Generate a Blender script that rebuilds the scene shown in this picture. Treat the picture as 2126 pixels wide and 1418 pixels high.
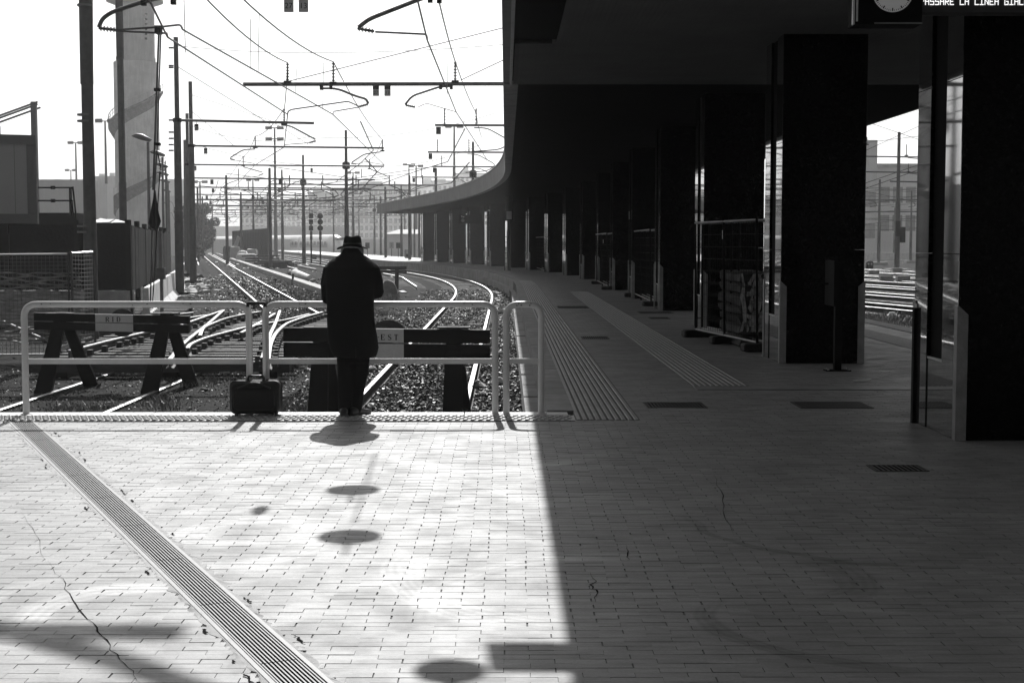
import bpy, bmesh, math, random
import numpy as np
from mathutils import Vector, Matrix

R = math.radians
random.seed(7)
rng = np.random.default_rng(7)
scene = bpy.context.scene
col = scene.collection
for o in list(bpy.data.objects):
    bpy.data.objects.remove(o)

# ------------------------------------------------------------------ camera, sky, sun, exposure
CAM = Vector((0.0, 0.0, 1.64))
PITCH, YAW, FPX = R(3.95), R(-0.25), 50.0 / 36.0 * 2126.0
cd = bpy.data.cameras.new('camera')
cd.lens, cd.sensor_width, cd.clip_start, cd.clip_end = 50.0, 36.0, 0.05, 4000.0
cam = bpy.data.objects.new('camera', cd)
cam.location = CAM
cam.rotation_euler = (math.pi / 2 - PITCH, 0, YAW)
col.objects.link(cam)
scene.camera = cam
CROT = cam.rotation_euler.to_matrix()

SUN_DX, SUN_DY = 0.064, 1.150            # ground shift of a shadow per metre of height
elev = math.atan2(1.0, math.hypot(SUN_DX, SUN_DY))
world = bpy.data.worlds.new('World')
scene.world = world
world.use_nodes = True
nt = world.node_tree
nt.nodes.clear()
sky = nt.nodes.new('ShaderNodeTexSky')
sky.sky_type = 'NISHITA'
sky.sun_disc = False
sky.sun_elevation = elev
sky.sun_rotation = math.atan2(-SUN_DX, SUN_DY)
sky.dust_density = 2.5
bw = nt.nodes.new('ShaderNodeRGBToBW')
bg = nt.nodes.new('ShaderNodeBackground')
bg.inputs['Strength'].default_value = 0.088
wo = nt.nodes.new('ShaderNodeOutputWorld')
nt.links.new(sky.outputs[0], bw.inputs[0])
nt.links.new(bw.outputs[0], bg.inputs[0])
nt.links.new(bg.outputs[0], wo.inputs[0])

sl = bpy.data.lights.new('sun', 'SUN')
sl.energy, sl.angle, sl.color = 4.75, R(0.53), (1, 0.995, 0.985)
sun = bpy.data.objects.new('sun', sl)
sun.rotation_euler = Vector((SUN_DX, -SUN_DY, -1)).to_track_quat('-Z', 'Y').to_euler()
sun.location = (-5, 60, 60)
col.objects.link(sun)

scene.view_settings.view_transform = 'Standard'
scene.view_settings.look = 'None'
scene.view_settings.exposure = 0.50
scene.view_settings.gamma = 1.0
scene.view_settings.use_curve_mapping = False
scene.render.engine = 'CYCLES'
scene.cycles.use_denoising = True
scene.cycles.max_bounces = 6
scene.cycles.diffuse_bounces = 3
scene.cycles.glossy_bounces = 3
scene.cycles.transparent_max_bounces = 12
scene.cycles.volume_bounces = 1
scene.cycles.sample_clamp_indirect = 6.0


def ray(px, py):
    d = Vector(((px - 1063.0) / FPX, -(py - 709.0) / FPX, -1.0))
    return CROT @ d


def at(px, py, Y):
    d = ray(px, py)
    return CAM + d * (Y / d.y)


def ground(px, py, z=0.0):
    d = ray(px, py)
    return CAM + d * ((z - CAM.z) / d.z)


G = -0.66          # yard ground
RT = -0.48         # top of rail


def off(y):
    """how far the platform and its track have curved to the left at depth y"""
    z0, rad, sm = 54.0, 240.0, 0.22
    if y <= z0:
        return 0.0
    ze = z0 + rad * sm
    if y < ze:
        return (y - z0) ** 2 / (2 * rad)
    return (ze - z0) ** 2 / (2 * rad) + sm * (y - ze)


def slope(y):
    return min(0.22, max(0.0, (y - 54.0) / 240.0))


# ------------------------------------------------------------------ materials
def mat(name, v, rough=0.6, var=0.25, scale=6.0, bump=0.0, metallic=0.0, spec=0.5,
        stretch=(1, 1, 1), speck=0.0, island=0.0, emit=0.0, bscale=None, streak=0.0):
    m = bpy.data.materials.new(name)
    m.use_nodes = True
    n, l = m.node_tree.nodes, m.node_tree.links
    b = n['Principled BSDF']
    b.inputs['Roughness'].default_value = rough
    b.inputs['Metallic'].default_value = metallic
    b.inputs['Specular IOR Level'].default_value = spec
    geo = n.new('ShaderNodeNewGeometry')
    mp = n.new('ShaderNodeMapping')
    mp.inputs['Scale'].default_value = stretch
    l.new(geo.outputs['Position'], mp.inputs['Vector'])
    no = n.new('ShaderNodeTexNoise')
    no.inputs['Scale'].default_value = scale
    no.inputs['Detail'].default_value = 7
    no.inputs['Roughness'].default_value = 0.62
    l.new(mp.outputs[0], no.inputs['Vector'])
    mr = n.new('ShaderNodeMapRange')
    mr.inputs['From Min'].default_value = 0.3
    mr.inputs['From Max'].default_value = 0.7
    mr.inputs['To Min'].default_value = v * (1 - var)
    mr.inputs['To Max'].default_value = v * (1 + var)
    l.new(no.outputs['Fac'], mr.inputs['Value'])
    out = mr.outputs[0]

    def mul(sock, lo, hi, src):
        q = n.new('ShaderNodeMapRange')
        q.inputs['To Min'].default_value = lo
        q.inputs['To Max'].default_value = hi
        l.new(src, q.inputs['Value'])
        k = n.new('ShaderNodeMath')
        k.operation = 'MULTIPLY'
        l.new(sock, k.inputs[0])
        l.new(q.outputs[0], k.inputs[1])
        return k.outputs[0]
    if island:
        out = mul(out, 1 - island, 1 + island, geo.outputs['Random Per Island'])
        oi = n.new('ShaderNodeObjectInfo')
        out = mul(out, 1 - island, 1 + island, oi.outputs['Random'])
    if speck:
        s2 = n.new('ShaderNodeTexNoise')
        s2.inputs['Scale'].default_value = scale * 14
        s2.inputs['Detail'].default_value = 4
        l.new(mp.outputs[0], s2.inputs['Vector'])
        out = mul(out, 1 - speck, 1 + speck, s2.outputs['Fac'])
    if streak:
        m2 = n.new('ShaderNodeMapping')
        m2.inputs['Scale'].default_value = (3.0, 3.0, 0.25)
        l.new(geo.outputs['Position'], m2.inputs['Vector'])
        s3 = n.new('ShaderNodeTexNoise')
        s3.inputs['Scale'].default_value = 1.6
        s3.inputs['Detail'].default_value = 5
        l.new(m2.outputs[0], s3.inputs['Vector'])
        out = mul(out, 1 - streak, 1 + streak * 0.6, s3.outputs['Fac'])
    cb = n.new('ShaderNodeCombineColor')
    for i in range(3):
        l.new(out, cb.inputs[i])
    l.new(cb.outputs[0], b.inputs['Base Color'])
    if bump:
        bn = n.new('ShaderNodeBump')
        bn.inputs['Strength'].default_value = 1.0
        bn.inputs['Distance'].default_value = bump
        s4 = n.new('ShaderNodeTexNoise')
        s4.inputs['Scale'].default_value = bscale or scale * 4
        s4.inputs['Detail'].default_value = 6
        l.new(geo.outputs['Position'], s4.inputs['Vector'])
        l.new(s4.outputs['Fac'], bn.inputs['Height'])
        l.new(bn.outputs[0], b.inputs['Normal'])
    if emit:
        b.inputs['Emission Color'].default_value = (1, 1, 1, 1)
        b.inputs['Emission Strength'].default_value = emit
    return m


M = {}
M['mortar'] = mat('mortar', 0.10, 0.95, 0.4, 20)
M['coping'] = mat('coping_stone', 0.50, 0.7, 0.15, 5, 0.002, speck=0.25, island=0.06)
M['concrete'] = mat('concrete', 0.30, 0.85, 0.25, 2.5, 0.004, speck=0.2, streak=0.25)
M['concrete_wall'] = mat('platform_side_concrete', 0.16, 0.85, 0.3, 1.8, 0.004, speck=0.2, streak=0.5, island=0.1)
M['pale_concrete'] = mat('pale_concrete', 0.62, 0.8, 0.2, 2.0, 0.003, speck=0.2, streak=0.3)
M['stud'] = mat('tactile_stud', 0.36, 0.65, 0.2, 9, speck=0.2)
M['rib'] = mat('tactile_rib', 0.20, 0.55, 0.25, 5, speck=0.2)
M['groove'] = mat('tactile_groove', 0.03, 0.9, 0.4, 9)
M['rib2'] = mat('worn_tactile_rib', 0.175, 0.6, 0.2, 5, speck=0.2)
M['groove2'] = mat('worn_tactile_bed', 0.15, 0.9, 0.3, 9)
M['dirt'] = mat('yard_dirt', 0.015, 0.95, 0.6, 0.9, 0.06, speck=0.9, bscale=7, spec=0.05)
M['path_dirt'] = mat('compacted_dirt', 0.015, 0.95, 0.55, 1.1, 0.03, speck=0.8, bscale=12, spec=0.05)
M['ballast'] = mat('ballast_stone', 0.036, 0.5, 0.3, 9, island=0.65, speck=0.4, spec=0.35)
M['grass'] = mat('dry_grass', 0.16, 0.6, 0.3, 2, island=0.5)
M['rust'] = mat('rusty_steel', 0.045, 0.8, 0.4, 14, speck=0.3)
M['railhead'] = mat('worn_rail_head', 0.62, 0.34, 0.1, 12, metallic=0.9, streak=0)
M['pale_rail'] = mat('dusty_rail', 0.30, 0.5, 0.25, 9, speck=0.2)
M['sleeper'] = mat('timber_sleeper', 0.035, 0.85, 0.4, 5, 0.004, stretch=(1, 8, 8), island=0.3)
M['csleeper'] = mat('concrete_sleeper', 0.24, 0.85, 0.25, 5, speck=0.2, island=0.25)
M['black'] = mat('black_paint', 0.0045, 0.7, 0.4, 6, spec=0.10)
M['granite'] = mat('black_polished_granite', 0.0015, 0.25, 0.5, 30, speck=0.5, spec=0.06)
M['side'] = mat('polished_side_cladding', 0.24, 0.03, 0.2, 3, metallic=0.9)
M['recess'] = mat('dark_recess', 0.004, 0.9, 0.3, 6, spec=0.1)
M['marble'] = mat('grey_marble_guard', 0.22, 0.35, 0.3, 4, speck=0.2, streak=0.3)
M['steel'] = mat('brushed_steel', 0.42, 0.28, 0.12, 12, metallic=0.9, stretch=(1, 1, 6))
M['galv'] = mat('galvanised_steel', 0.15, 0.5, 0.2, 6, metallic=0.3, streak=0.3)
M['dark_galv'] = mat('weathered_pole_paint', 0.075, 0.65, 0.25, 5, streak=0.35)
M['wire'] = mat('overhead_wire', 0.05, 0.6, 0.1, 5)
M['insul'] = mat('insulator_glaze', 0.03, 0.3, 0.2, 5)
M['white'] = mat('white_rail_paint', 0.50, 0.38, 0.10, 3, speck=0.06, streak=0.2)
M['plate'] = mat('white_plate_paint', 0.55, 0.6, 0.12, 3, speck=0.1, streak=0.2)
M['plate_grey'] = mat('grey_number_plate', 0.30, 0.6, 0.1, 5)
M['coat'] = mat('black_wool', 0.003, 0.95, 0.4, 60, spec=0.05)
M['trouser'] = mat('dark_trouser_cloth', 0.0035, 0.95, 0.4, 50, spec=0.05)
for _m in ('coat',):
    _b = M[_m].node_tree.nodes['Principled BSDF']
    _b.inputs['Sheen Weight'].default_value = 0.025
    _b.inputs['Sheen Roughness'].default_value = 0.25
M['felt'] = mat('black_felt', 0.003, 0.9, 0.3, 60, spec=0.08)
M['skin'] = mat('skin', 0.28, 0.5, 0.1, 20)
M['hair'] = mat('white_hair', 0.26, 0.6, 0.2, 40)
M['leather'] = mat('black_leather', 0.012, 0.35, 0.3, 20)
M['case'] = mat('black_suitcase_fabric', 0.004, 0.6, 0.4, 60, spec=0.18)
M['alu'] = mat('aluminium_tube', 0.55, 0.35, 0.08, 9, metallic=0.75)
M['rubber'] = mat('black_rubber', 0.006, 0.75, 0.4, 10)
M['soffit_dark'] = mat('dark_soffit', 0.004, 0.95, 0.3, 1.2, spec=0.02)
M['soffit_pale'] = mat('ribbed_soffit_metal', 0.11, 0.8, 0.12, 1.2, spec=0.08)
M['fascia'] = mat('canopy_fascia_concrete', 0.26, 0.85, 0.15, 1.0, 0.003, speck=0.12, streak=0.35)
M['roofing'] = mat('canopy_roofing', 0.35, 0.8, 0.2, 1.5)
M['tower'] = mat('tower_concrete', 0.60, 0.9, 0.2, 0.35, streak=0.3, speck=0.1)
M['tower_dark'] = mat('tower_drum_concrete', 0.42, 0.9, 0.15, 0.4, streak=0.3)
M['cabin'] = mat('cabin_panel', 0.24, 0.6, 0.06, 1.0)
M['cabin_frame'] = mat('cabin_frame', 0.07, 0.6, 0.1, 3)
M['net'] = mat('black_hoarding_net', 0.004, 0.95, 0.6, 3, 0.01, speck=0.7, spec=0.04)
M['hoard'] = mat('hoarding_board', 0.020, 0.95, 0.35, 2.2, streak=0.4, island=0.3, spec=0.03)
M['mesh'] = mat('wire_mesh_metal', 0.16, 0.4, 0.2, 9, metallic=0.6)
M['sheeting'] = mat('debris_netting', 0.2, 0.8, 0.4, 7)
M['corrug'] = mat('corrugated_dark_sheet', 0.010, 0.8, 0.2, 1.5, streak=0.3, spec=0.05)
M['bldg1'] = mat('far_render_pale', 0.74, 0.9, 0.12, 0.08, streak=0.1)
M['bldg2'] = mat('far_render_mid', 0.62, 0.9, 0.12, 0.08, streak=0.1)
M['window'] = mat('window_glass', 0.2, 0.25, 0.2, 3)
M['shutter'] = mat('window_shutter', 0.28, 0.8, 0.2, 2)
M['roof_tile'] = mat('roof_covering', 0.4, 0.9, 0.2, 0.6)
M['train_white'] = mat('train_white_paint', 0.7, 0.25, 0.05, 0.5)
M['train_grey'] = mat('train_grey_paint', 0.28, 0.3, 0.08, 0.5)
M['leaf'] = mat('foliage', 0.06, 0.7, 0.3, 1.0, island=0.6)
M['bark'] = mat('bark', 0.06, 0.9, 0.3, 5)
M['plastic'] = mat('pale_plastic_sheet', 0.30, 0.3, 0.9, 9, 0.02)
M['sack'] = mat('sacking', 0.012, 0.8, 0.4, 7, 0.008)
M['clock'] = mat('clock_face', 0.5, 0.5, 0.03, 5, emit=0.045)
M['led'] = mat('led_amber', 0.8, 0.5, 0.0, 5, emit=0.62)
M['ledback'] = mat('led_panel', 0.022, 0.6, 0.2, 30)
M['paper'] = mat('litter_paper', 0.55, 0.8, 0.3, 6, island=0.35)
M['grate'] = mat('cast_iron_grate', 0.05, 0.6, 0.3, 12, spec=0.5)
M['galv_grate'] = mat('galvanised_grate', 0.085, 0.55, 0.25, 12, metallic=0.2)
M['pit'] = mat('drain_pit', 0.008, 1.0, 0.3, 5, spec=0.0)
M['flag'] = mat('dark_canvas', 0.005, 0.95, 0.4, 8, spec=0.1)
M['crack'] = mat('crack_shadow', 0.02, 1.0, 0.2, 8, spec=0.0)
M['station'] = mat('station_hall_cladding', 0.015, 0.7, 0.2, 0.5)


def tile_material(name, brick):
    """light grey clinker pavers with swirling scrubber marks and grime"""
    m = bpy.data.materials.new(name)
    m.use_nodes = True
    n, l = m.node_tree.nodes, m.node_tree.links
    b = n['Principled BSDF']
    geo = n.new('ShaderNodeNewGeometry')
    pos = geo.outputs['Position']

    def math_(op, a, b_=None, c=None):
        k = n.new('ShaderNodeMath')
        k.operation = op
        for i, s in enumerate((a, b_, c)):
            if s is None:
                continue
            if isinstance(s, (int, float)):
                k.inputs[i].default_value = s
            else:
                l.new(s, k.inputs[i])
        return k.outputs[0]

    def noise(scale, detail=6, stretch=(1, 1, 1), rough=0.6, dist=0.0):
        mp = n.new('ShaderNodeMapping')
        mp.inputs['Scale'].default_value = stretch
        l.new(pos, mp.inputs['Vector'])
        q = n.new('ShaderNodeTexNoise')
        q.inputs['Scale'].default_value = scale
        q.inputs['Detail'].default_value = detail
        q.inputs['Roughness'].default_value = rough
        q.inputs['Distortion'].default_value = dist
        l.new(mp.outputs[0], q.inputs['Vector'])
        return q.outputs['Fac']

    def ramp(s, a, b_, lo, hi):
        q = n.new('ShaderNodeMapRange')
        q.interpolation_type = 'SMOOTHSTEP'
        q.inputs['From Min'].default_value = a
        q.inputs['From Max'].default_value = b_
        q.inputs['To Min'].default_value = lo
        q.inputs['To Max'].default_value = hi
        l.new(s, q.inputs['Value'])
        return q.outputs[0]
    v = ramp(noise(1.3, 8, dist=0.6), 0.3, 0.7, 0.205, 0.262)
    v = math_('MULTIPLY', v, ramp(noise(5, 8, (1.0, 5.0, 1)), 0.25, 0.75, 0.86, 1.14))
    v = math_('MULTIPLY', v, ramp(noise(60, 4), 0.2, 0.8, 0.90, 1.10))
    oi = n.new('ShaderNodeObjectInfo')
    v = math_('MULTIPLY', v, ramp(geo.outputs['Random Per Island'], 0, 1, 0.91, 1.09))
    v = math_('MULTIPLY', v, ramp(oi.outputs['Random'], 0, 1, 0.94, 1.06))
    # scrubber arcs: centre, radius, band width, spot, spot radius, gain
    arcs = [((0.75, 7.05), 1.22, 0.17, (-0.25, 6.7), 1.0, 0.30), ((-0.9, 9.0), 1.0, 0.16, (-0.2, 9.6), 0.9, 0.18), ((0.9, 6.2), 1.25, 0.10, (-0.1, 6.9), 1.1, 0.20),
            ((-2.3, 6.9), 0.62, 0.13, (-2.75, 6.9), 0.7, 0.16), ((-1.5, 6.2), 0.55, 0.12, (-1.95, 6.5), 0.7, 0.28), ((-1.4, 6.4), 0.95, 0.08, (-2.1, 6.2), 0.8, 0.2),
            ((-1.4, 8.0), 0.35, 0.16, (-1.55, 8.1), 0.6, 0.22), ((-0.2, 11.2), 0.9, 0.14, (0.0, 10.5), 0.8, 0.16), ((0.6, 12.4), 2.1, 0.14, (-0.6, 10.7), 1.0, 0.14),
            ((-2.0, 9.4), 1.6, 0.2, (-1.2, 9.0), 1.0, 0.14), ((-1.6, 12.6), 1.5, 0.2, (-1.5, 11.1), 1.1, 0.14), ((-3.2, 10.4), 1.4, 0.16, (-2.2, 9.6), 1.2, 0.14), ((-1.9, 7.9), 0.9, 0.12, (-1.2, 7.4), 0.9, 0.16),
            ((1.1, 6.9), 0.62, 0.13, (1.7, 6.9), 0.6, -0.12), ((-0.3, 7.9), 0.5, 0.2, (-0.5, 8.3), 0.5, 0.2), ((2.4, 8.4), 1.3, 0.05, (1.5, 7.5), 1.2, -0.14), ((1.8, 6.2), 0.9, 0.08, (1.1, 5.8), 0.8, -0.14)]
    wob = noise(0.8, 2)
    for (cx, cy), rad, wd, (sx, sy), sr, gain in arcs:
        d = n.new('ShaderNodeVectorMath')
        d.operation = 'DISTANCE'
        l.new(pos, d.inputs[0])
        d.inputs[1].default_value = (cx, cy, 0)
        dd = math_('ADD', d.outputs['Value'], math_('MULTIPLY', math_('SUBTRACT', wob, 0.5), 0.5))
        e = math_('ABSOLUTE', math_('SUBTRACT', dd, rad))
        band = ramp(e, wd * 0.45, wd, 1.0, 0.0)
        lines = math_('MULTIPLY_ADD', math_('SINE', math_('MULTIPLY', dd, 120.0)), 0.2, 0.8)
        s = n.new('ShaderNodeVectorMath')
        s.operation = 'DISTANCE'
        l.new(pos, s.inputs[0])
        s.inputs[1].default_value = (sx, sy, 0)
        spot = ramp(s.outputs['Value'], sr * 0.5, sr, 1.0, 0.0)
        k = math_('MULTIPLY', math_('MULTIPLY', band, lines), math_('MULTIPLY', spot, gain * 2.4))
        v = math_('MULTIPLY', v, math_('ADD', k, 1.0))
    if brick:
        bt = n.new('ShaderNodeTexBrick')
        bt.inputs['Scale'].default_value = 1.0
        bt.inputs['Brick Width'].default_value = 0.2
        bt.inputs['Row Height'].default_value = 0.06
        bt.inputs['Mortar Size'].default_value = 0.0025
        bt.inputs['Color1'].default_value = (1, 1, 1, 1)
        bt.inputs['Color2'].default_value = (0.86, 0.86, 0.86, 1)
        bt.inputs['Mortar'].default_value = (0.3, 0.3, 0.3, 1)
        l.new(pos, bt.inputs['Vector'])
        v = math_('MULTIPLY', v, bt.outputs['Color'])
    cb = n.new('ShaderNodeCombineColor')
    for i in range(3):
        l.new(v, cb.inputs[i])
    l.new(cb.outputs[0], b.inputs['Base Color'])
    l.new(ramp(noise(3, 6), 0.3, 0.7, 0.50, 0.70), b.inputs['Roughness'])
    b.inputs['Specular IOR Level'].default_value = 0.22
    bn = n.new('ShaderNodeBump')
    bn.inputs['Distance'].default_value = 0.0012
    l.new(noise(45, 5), bn.inputs['Height'])
    l.new(bn.outputs[0], b.inputs['Normal'])
    return m


M['tile'] = tile_material('clinker_paver', False)
M['tile_far'] = tile_material('clinker_paving_far', True)

# ------------------------------------------------------------------ builders
WORLD = {}


class MB:
    def __init__(s):
        s.v, s.f, s.mi = [], [], []

    def add(s, vs, fs, mi=0):
        b = len(s.v)
        s.v += [tuple(q) for q in vs]
        s.f += [tuple(i + b for i in f) for f in fs]
        s.mi += [mi] * len(fs)
        return s

    def box(s, x0, x1, y0, y1, z0, z1, mi=0):
        vs = [(x0, y0, z0), (x1, y0, z0), (x1, y1, z0), (x0, y1, z0), (x0, y0, z1), (x1, y0, z1), (x1, y1, z1), (x0, y1, z1)]
        return s.add(vs, [(0, 3, 2, 1), (4, 5, 6, 7), (0, 1, 5, 4), (1, 2, 6, 5), (2, 3, 7, 6), (3, 0, 4, 7)], mi)

    def obox(s, c, ax, ay, az, mi=0):
        """box about centre c with half axes"""
        c, ax, ay, az = Vector(c), Vector(ax), Vector(ay), Vector(az)
        vs = [c + ax * i + ay * j + az * k for k in (-1, 1) for i, j in ((-1, -1), (1, -1), (1, 1), (-1, 1))]
        return s.add(vs, [(0, 3, 2, 1), (4, 5, 6, 7), (0, 1, 5, 4), (1, 2, 6, 5), (2, 3, 7, 6), (3, 0, 4, 7)], mi)

    def rbox(s, c, sx, sy, sz, rz=0, mi=0):
        ca, sa = math.cos(rz), math.sin(rz)
        return s.obox(c, (ca * sx / 2, sa * sx / 2, 0), (-sa * sy / 2, ca * sy / 2, 0), (0, 0, sz / 2), mi)

    def tube(s, pts, r, n=8, mi=0, cap=True, r1=None):
        pts = [Vector(p) for p in pts]
        k = len(pts)
        rings = []
        prev = None
        for i, p in enumerate(pts):
            t = (pts[min(i + 1, k - 1)] - pts[max(i - 1, 0)]).normalized()
            if prev is None:
                a = Vector((0, 0, 1)) if abs(t.z) < 0.9 else Vector((1, 0, 0))
                u = t.cross(a).normalized()
            else:
                u = (prev - t * prev.dot(t)).normalized()
            prev = u
            w = t.cross(u)
            rr = r if r1 is None else r + (r1 - r) * i / (k - 1)
            rings.append([p + (u * math.cos(a) + w * math.sin(a)) * rr for a in [2 * math.pi * j / n for j in range(n)]])
        vs = [q for g in rings for q in g]
        fs = [(i * n + j, i * n + (j + 1) % n, (i + 1) * n + (j + 1) % n, (i + 1) * n + j) for i in range(k - 1) for j in range(n)]
        if cap:
            fs += [tuple(range(n))[::-1], tuple((k - 1) * n + j for j in range(n))]
        return s.add(vs, fs, mi)

    def lathe(s, c, prof, n=24, mi=0, axis='z', sy=1.0):
        c = Vector(c)
        vs, k = [], len(prof)
        for r, h in prof:
            for j in range(n):
                a = 2 * math.pi * j / n
                x, y = r * math.cos(a), r * math.sin(a) * sy
                vs.append(c + (Vector((x, y, h)) if axis == 'z' else Vector((x, -h, y)) if axis == 'y' else Vector((h, x, y))))
        fs = [(i * n + j, i * n + (j + 1) % n, (i + 1) * n + (j + 1) % n, (i + 1) * n + j) for i in range(k - 1) for j in range(n)]
        fs += [tuple(range(n))[::-1], tuple((k - 1) * n + j for j in range(n))]
        return s.add(vs, fs, mi)

    def loft(s, rings, mi=0, cap=True):
        n, k = len(rings[0]), len(rings)
        vs = [q for g in rings for q in g]
        fs = [(i * n + j, i * n + (j + 1) % n, (i + 1) * n + (j + 1) % n, (i + 1) * n + j) for i in range(k - 1) for j in range(n)]
        if cap:
            fs += [tuple(range(n))[::-1], tuple((k - 1) * n + j for j in range(n))]
        return s.add(vs, fs, mi)

    def sweep(s, path, prof, mi=0, mfun=None):
        """prof: list of (side, height) swept along a mostly level path"""
        rings = []
        path = [Vector(p) for p in path]
        for i, p in enumerate(path):
            t = (path[min(i + 1, len(path) - 1)] - path[max(i - 1, 0)])
            t.z = 0
            t.normalize()
            u = Vector((t.y, -t.x, 0))
            rings.append([p + u * a + Vector((0, 0, h)) for a, h in prof])
        n, k = len(prof), len(rings)
        vs = [q for g in rings for q in g]
        b = len(s.v)
        s.v += [tuple(q) for q in vs]
        for i in range(k - 1):
            for j in range(n):
                s.f.append(tuple(b + q for q in (i * n + j, i * n + (j + 1) % n, (i + 1) * n + (j + 1) % n, (i + 1) * n + j)))
                s.mi.append(mfun(j) if mfun else mi)
        s.f.append(tuple(b + q for q in range(n))[::-1])
        s.f.append(tuple(b + (k - 1) * n + q for q in range(n)))
        s.mi += [mi, mi]
        return s

    def build(s, name, m, parent=None, smooth=False, **tags):
        w = WORLD.get(parent.name, Vector()) if parent else Vector()
        me = bpy.data.meshes.new(name)
        me.from_pydata([(a - w.x, b - w.y, c - w.z) for a, b, c in s.v], [], s.f)
        for q in (m if isinstance(m, (list, tuple)) else [m]):
            me.materials.append(M[q])
        if any(s.mi):
            me.polygons.foreach_set('material_index', s.mi)
        bm = bmesh.new()
        bm.from_mesh(me)
        bmesh.ops.recalc_face_normals(bm, faces=bm.faces)
        bm.to_mesh(me)
        bm.free()
        if smooth:
            me.shade_smooth()
            try:
                me.set_sharp_from_angle(angle=R(40))
            except Exception:
                pass
        o = bpy.data.objects.new(name, me)
        col.objects.link(o)
        if parent:
            o.parent = parent
        WORLD[o.name] = w
        for k, q in tags.items():
            o[k] = q
        return o


def thing(name, label, cat, loc, group=None, kind=None):
    o = bpy.data.objects.new(name, None)
    o.empty_display_size = 0.2
    o.location = loc
    col.objects.link(o)
    o['label'], o['category'] = label, cat
    if group:
        o['group'] = group
    if kind:
        o['kind'] = kind
    WORLD[o.name] = Vector(loc)
    return o


def solo(mb, name, m, label, cat, group=None, kind=None, smooth=False):
    """a thing that is one mesh: its origin goes to its base"""
    a = np.array(mb.v)
    base = Vector(((a[:, 0].min() + a[:, 0].max()) / 2, (a[:, 1].min() + a[:, 1].max()) / 2, a[:, 2].min()))
    mb.v = [(x - base.x, y - base.y, z - base.z) for x, y, z in mb.v]
    o = mb.build(name, m, None, smooth)
    o.location = base
    WORLD[o.name] = base
    o['label'], o['category'] = label, cat
    if group:
        o['group'] = group
    if kind:
        o['kind'] = kind
    return o


def share(src, name, parent, loc, rz=0.0, scale=None):
    """a piece that shares mesh data; loc in world"""
    o = bpy.data.objects.new(name, src)
    col.objects.link(o)
    w = WORLD.get(parent.name, Vector())
    o.parent = parent
    o.location = Vector(loc) - w
    o.rotation_euler = (0, 0, rz)
    if scale:
        o.scale = scale
    return o


def copy_tree(src, parent=None):
    c = src.copy()
    col.objects.link(c)
    c.parent = parent
    for ch in list(src.children):
        copy_tree(ch, c)
    return c


def meshdata(mb, name, m):
    me = bpy.data.meshes.new(name)
    me.from_pydata(mb.v, [], mb.f)
    for q in (m if isinstance(m, (list, tuple)) else [m]):
        me.materials.append(M[q])
    if any(mb.mi):
        me.polygons.foreach_set('material_index', mb.mi)
    me.update()
    return me


def bulk(name, verts, faces, m, parent=None, **tags):
    """numpy arrays to one mesh (uniform face size)"""
    me = bpy.data.meshes.new(name)
    nv, nf, k = len(verts), len(faces), faces.shape[1]
    me.vertices.add(nv)
    me.vertices.foreach_set('co', np.asarray(verts, dtype=np.float32).ravel())
    me.loops.add(nf * k)
    me.loops.foreach_set('vertex_index', np.asarray(faces, dtype=np.int32).ravel())
    me.polygons.add(nf)
    me.polygons.foreach_set('loop_start', np.arange(0, nf * k, k, dtype=np.int32))
    me.update(calc_edges=True)
    me.shade_flat()
    me.materials.append(M[m])
    o = bpy.data.objects.new(name, me)
    col.objects.link(o)
    if parent:
        o.parent = parent
    WORLD[o.name] = Vector()
    for kk, q in tags.items():
        o[kk] = q
    return o


def text_mb(body, size, c, ux=(1, 0, 0), uz=(0, 0, 1), depth=0.0):
    """lettering as flat mesh, centred at c in the plane ux, uz"""
    cu = bpy.data.curves.new('t', 'FONT')
    cu.body, cu.size, cu.align_x, cu.align_y = body, size, 'CENTER', 'CENTER'
    ob = bpy.data.objects.new('t', cu)
    col.objects.link(ob)
    dg = bpy.context.evaluated_depsgraph_get()
    me = bpy.data.meshes.new_from_object(ob.evaluated_get(dg))
    mb = MB()
    c, ux, uz = Vector(c), Vector(ux), Vector(uz)
    mb.add([c + ux * v.co.x + uz * v.co.y for v in me.vertices], [tuple(p.vertices) for p in me.polygons])
    bpy.data.objects.remove(ob)
    bpy.data.meshes.remove(me)
    return mb


def rounded(pts, rad, n=6):
    """round the inner corners of a polyline"""
    pts = [Vector(p) for p in pts]
    out = [pts[0]]
    for i in range(1, len(pts) - 1):
        a, b, c = pts[i - 1], pts[i], pts[i + 1]
        d0, d1 = (a - b), (c - b)
        r = min(rad, d0.length * 0.49, d1.length * 0.49)
        p0, p1 = b + d0.normalized() * r, b + d1.normalized() * r
        for k in range(n + 1):
            t = k / n
            out.append(p0 * (1 - t) ** 2 + b * 2 * t * (1 - t) + p1 * t * t)
    out.append(pts[-1])
    return out


def insulator(mb, p0, p1, nd=5, rd=0.07, rc=0.028, n=10):
    p0, p1 = Vector(p0), Vector(p1)
    mb.tube([p0, p1], rc, 6)
    for i in range(nd):
        a = p0.lerp(p1, (i + 0.6) / (nd + 0.2))
        d = (p1 - p0).normalized()
        mb.tube([a - d * 0.02, a + d * 0.012], rd * 0.45, n, r1=rd)
    return mb

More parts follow.
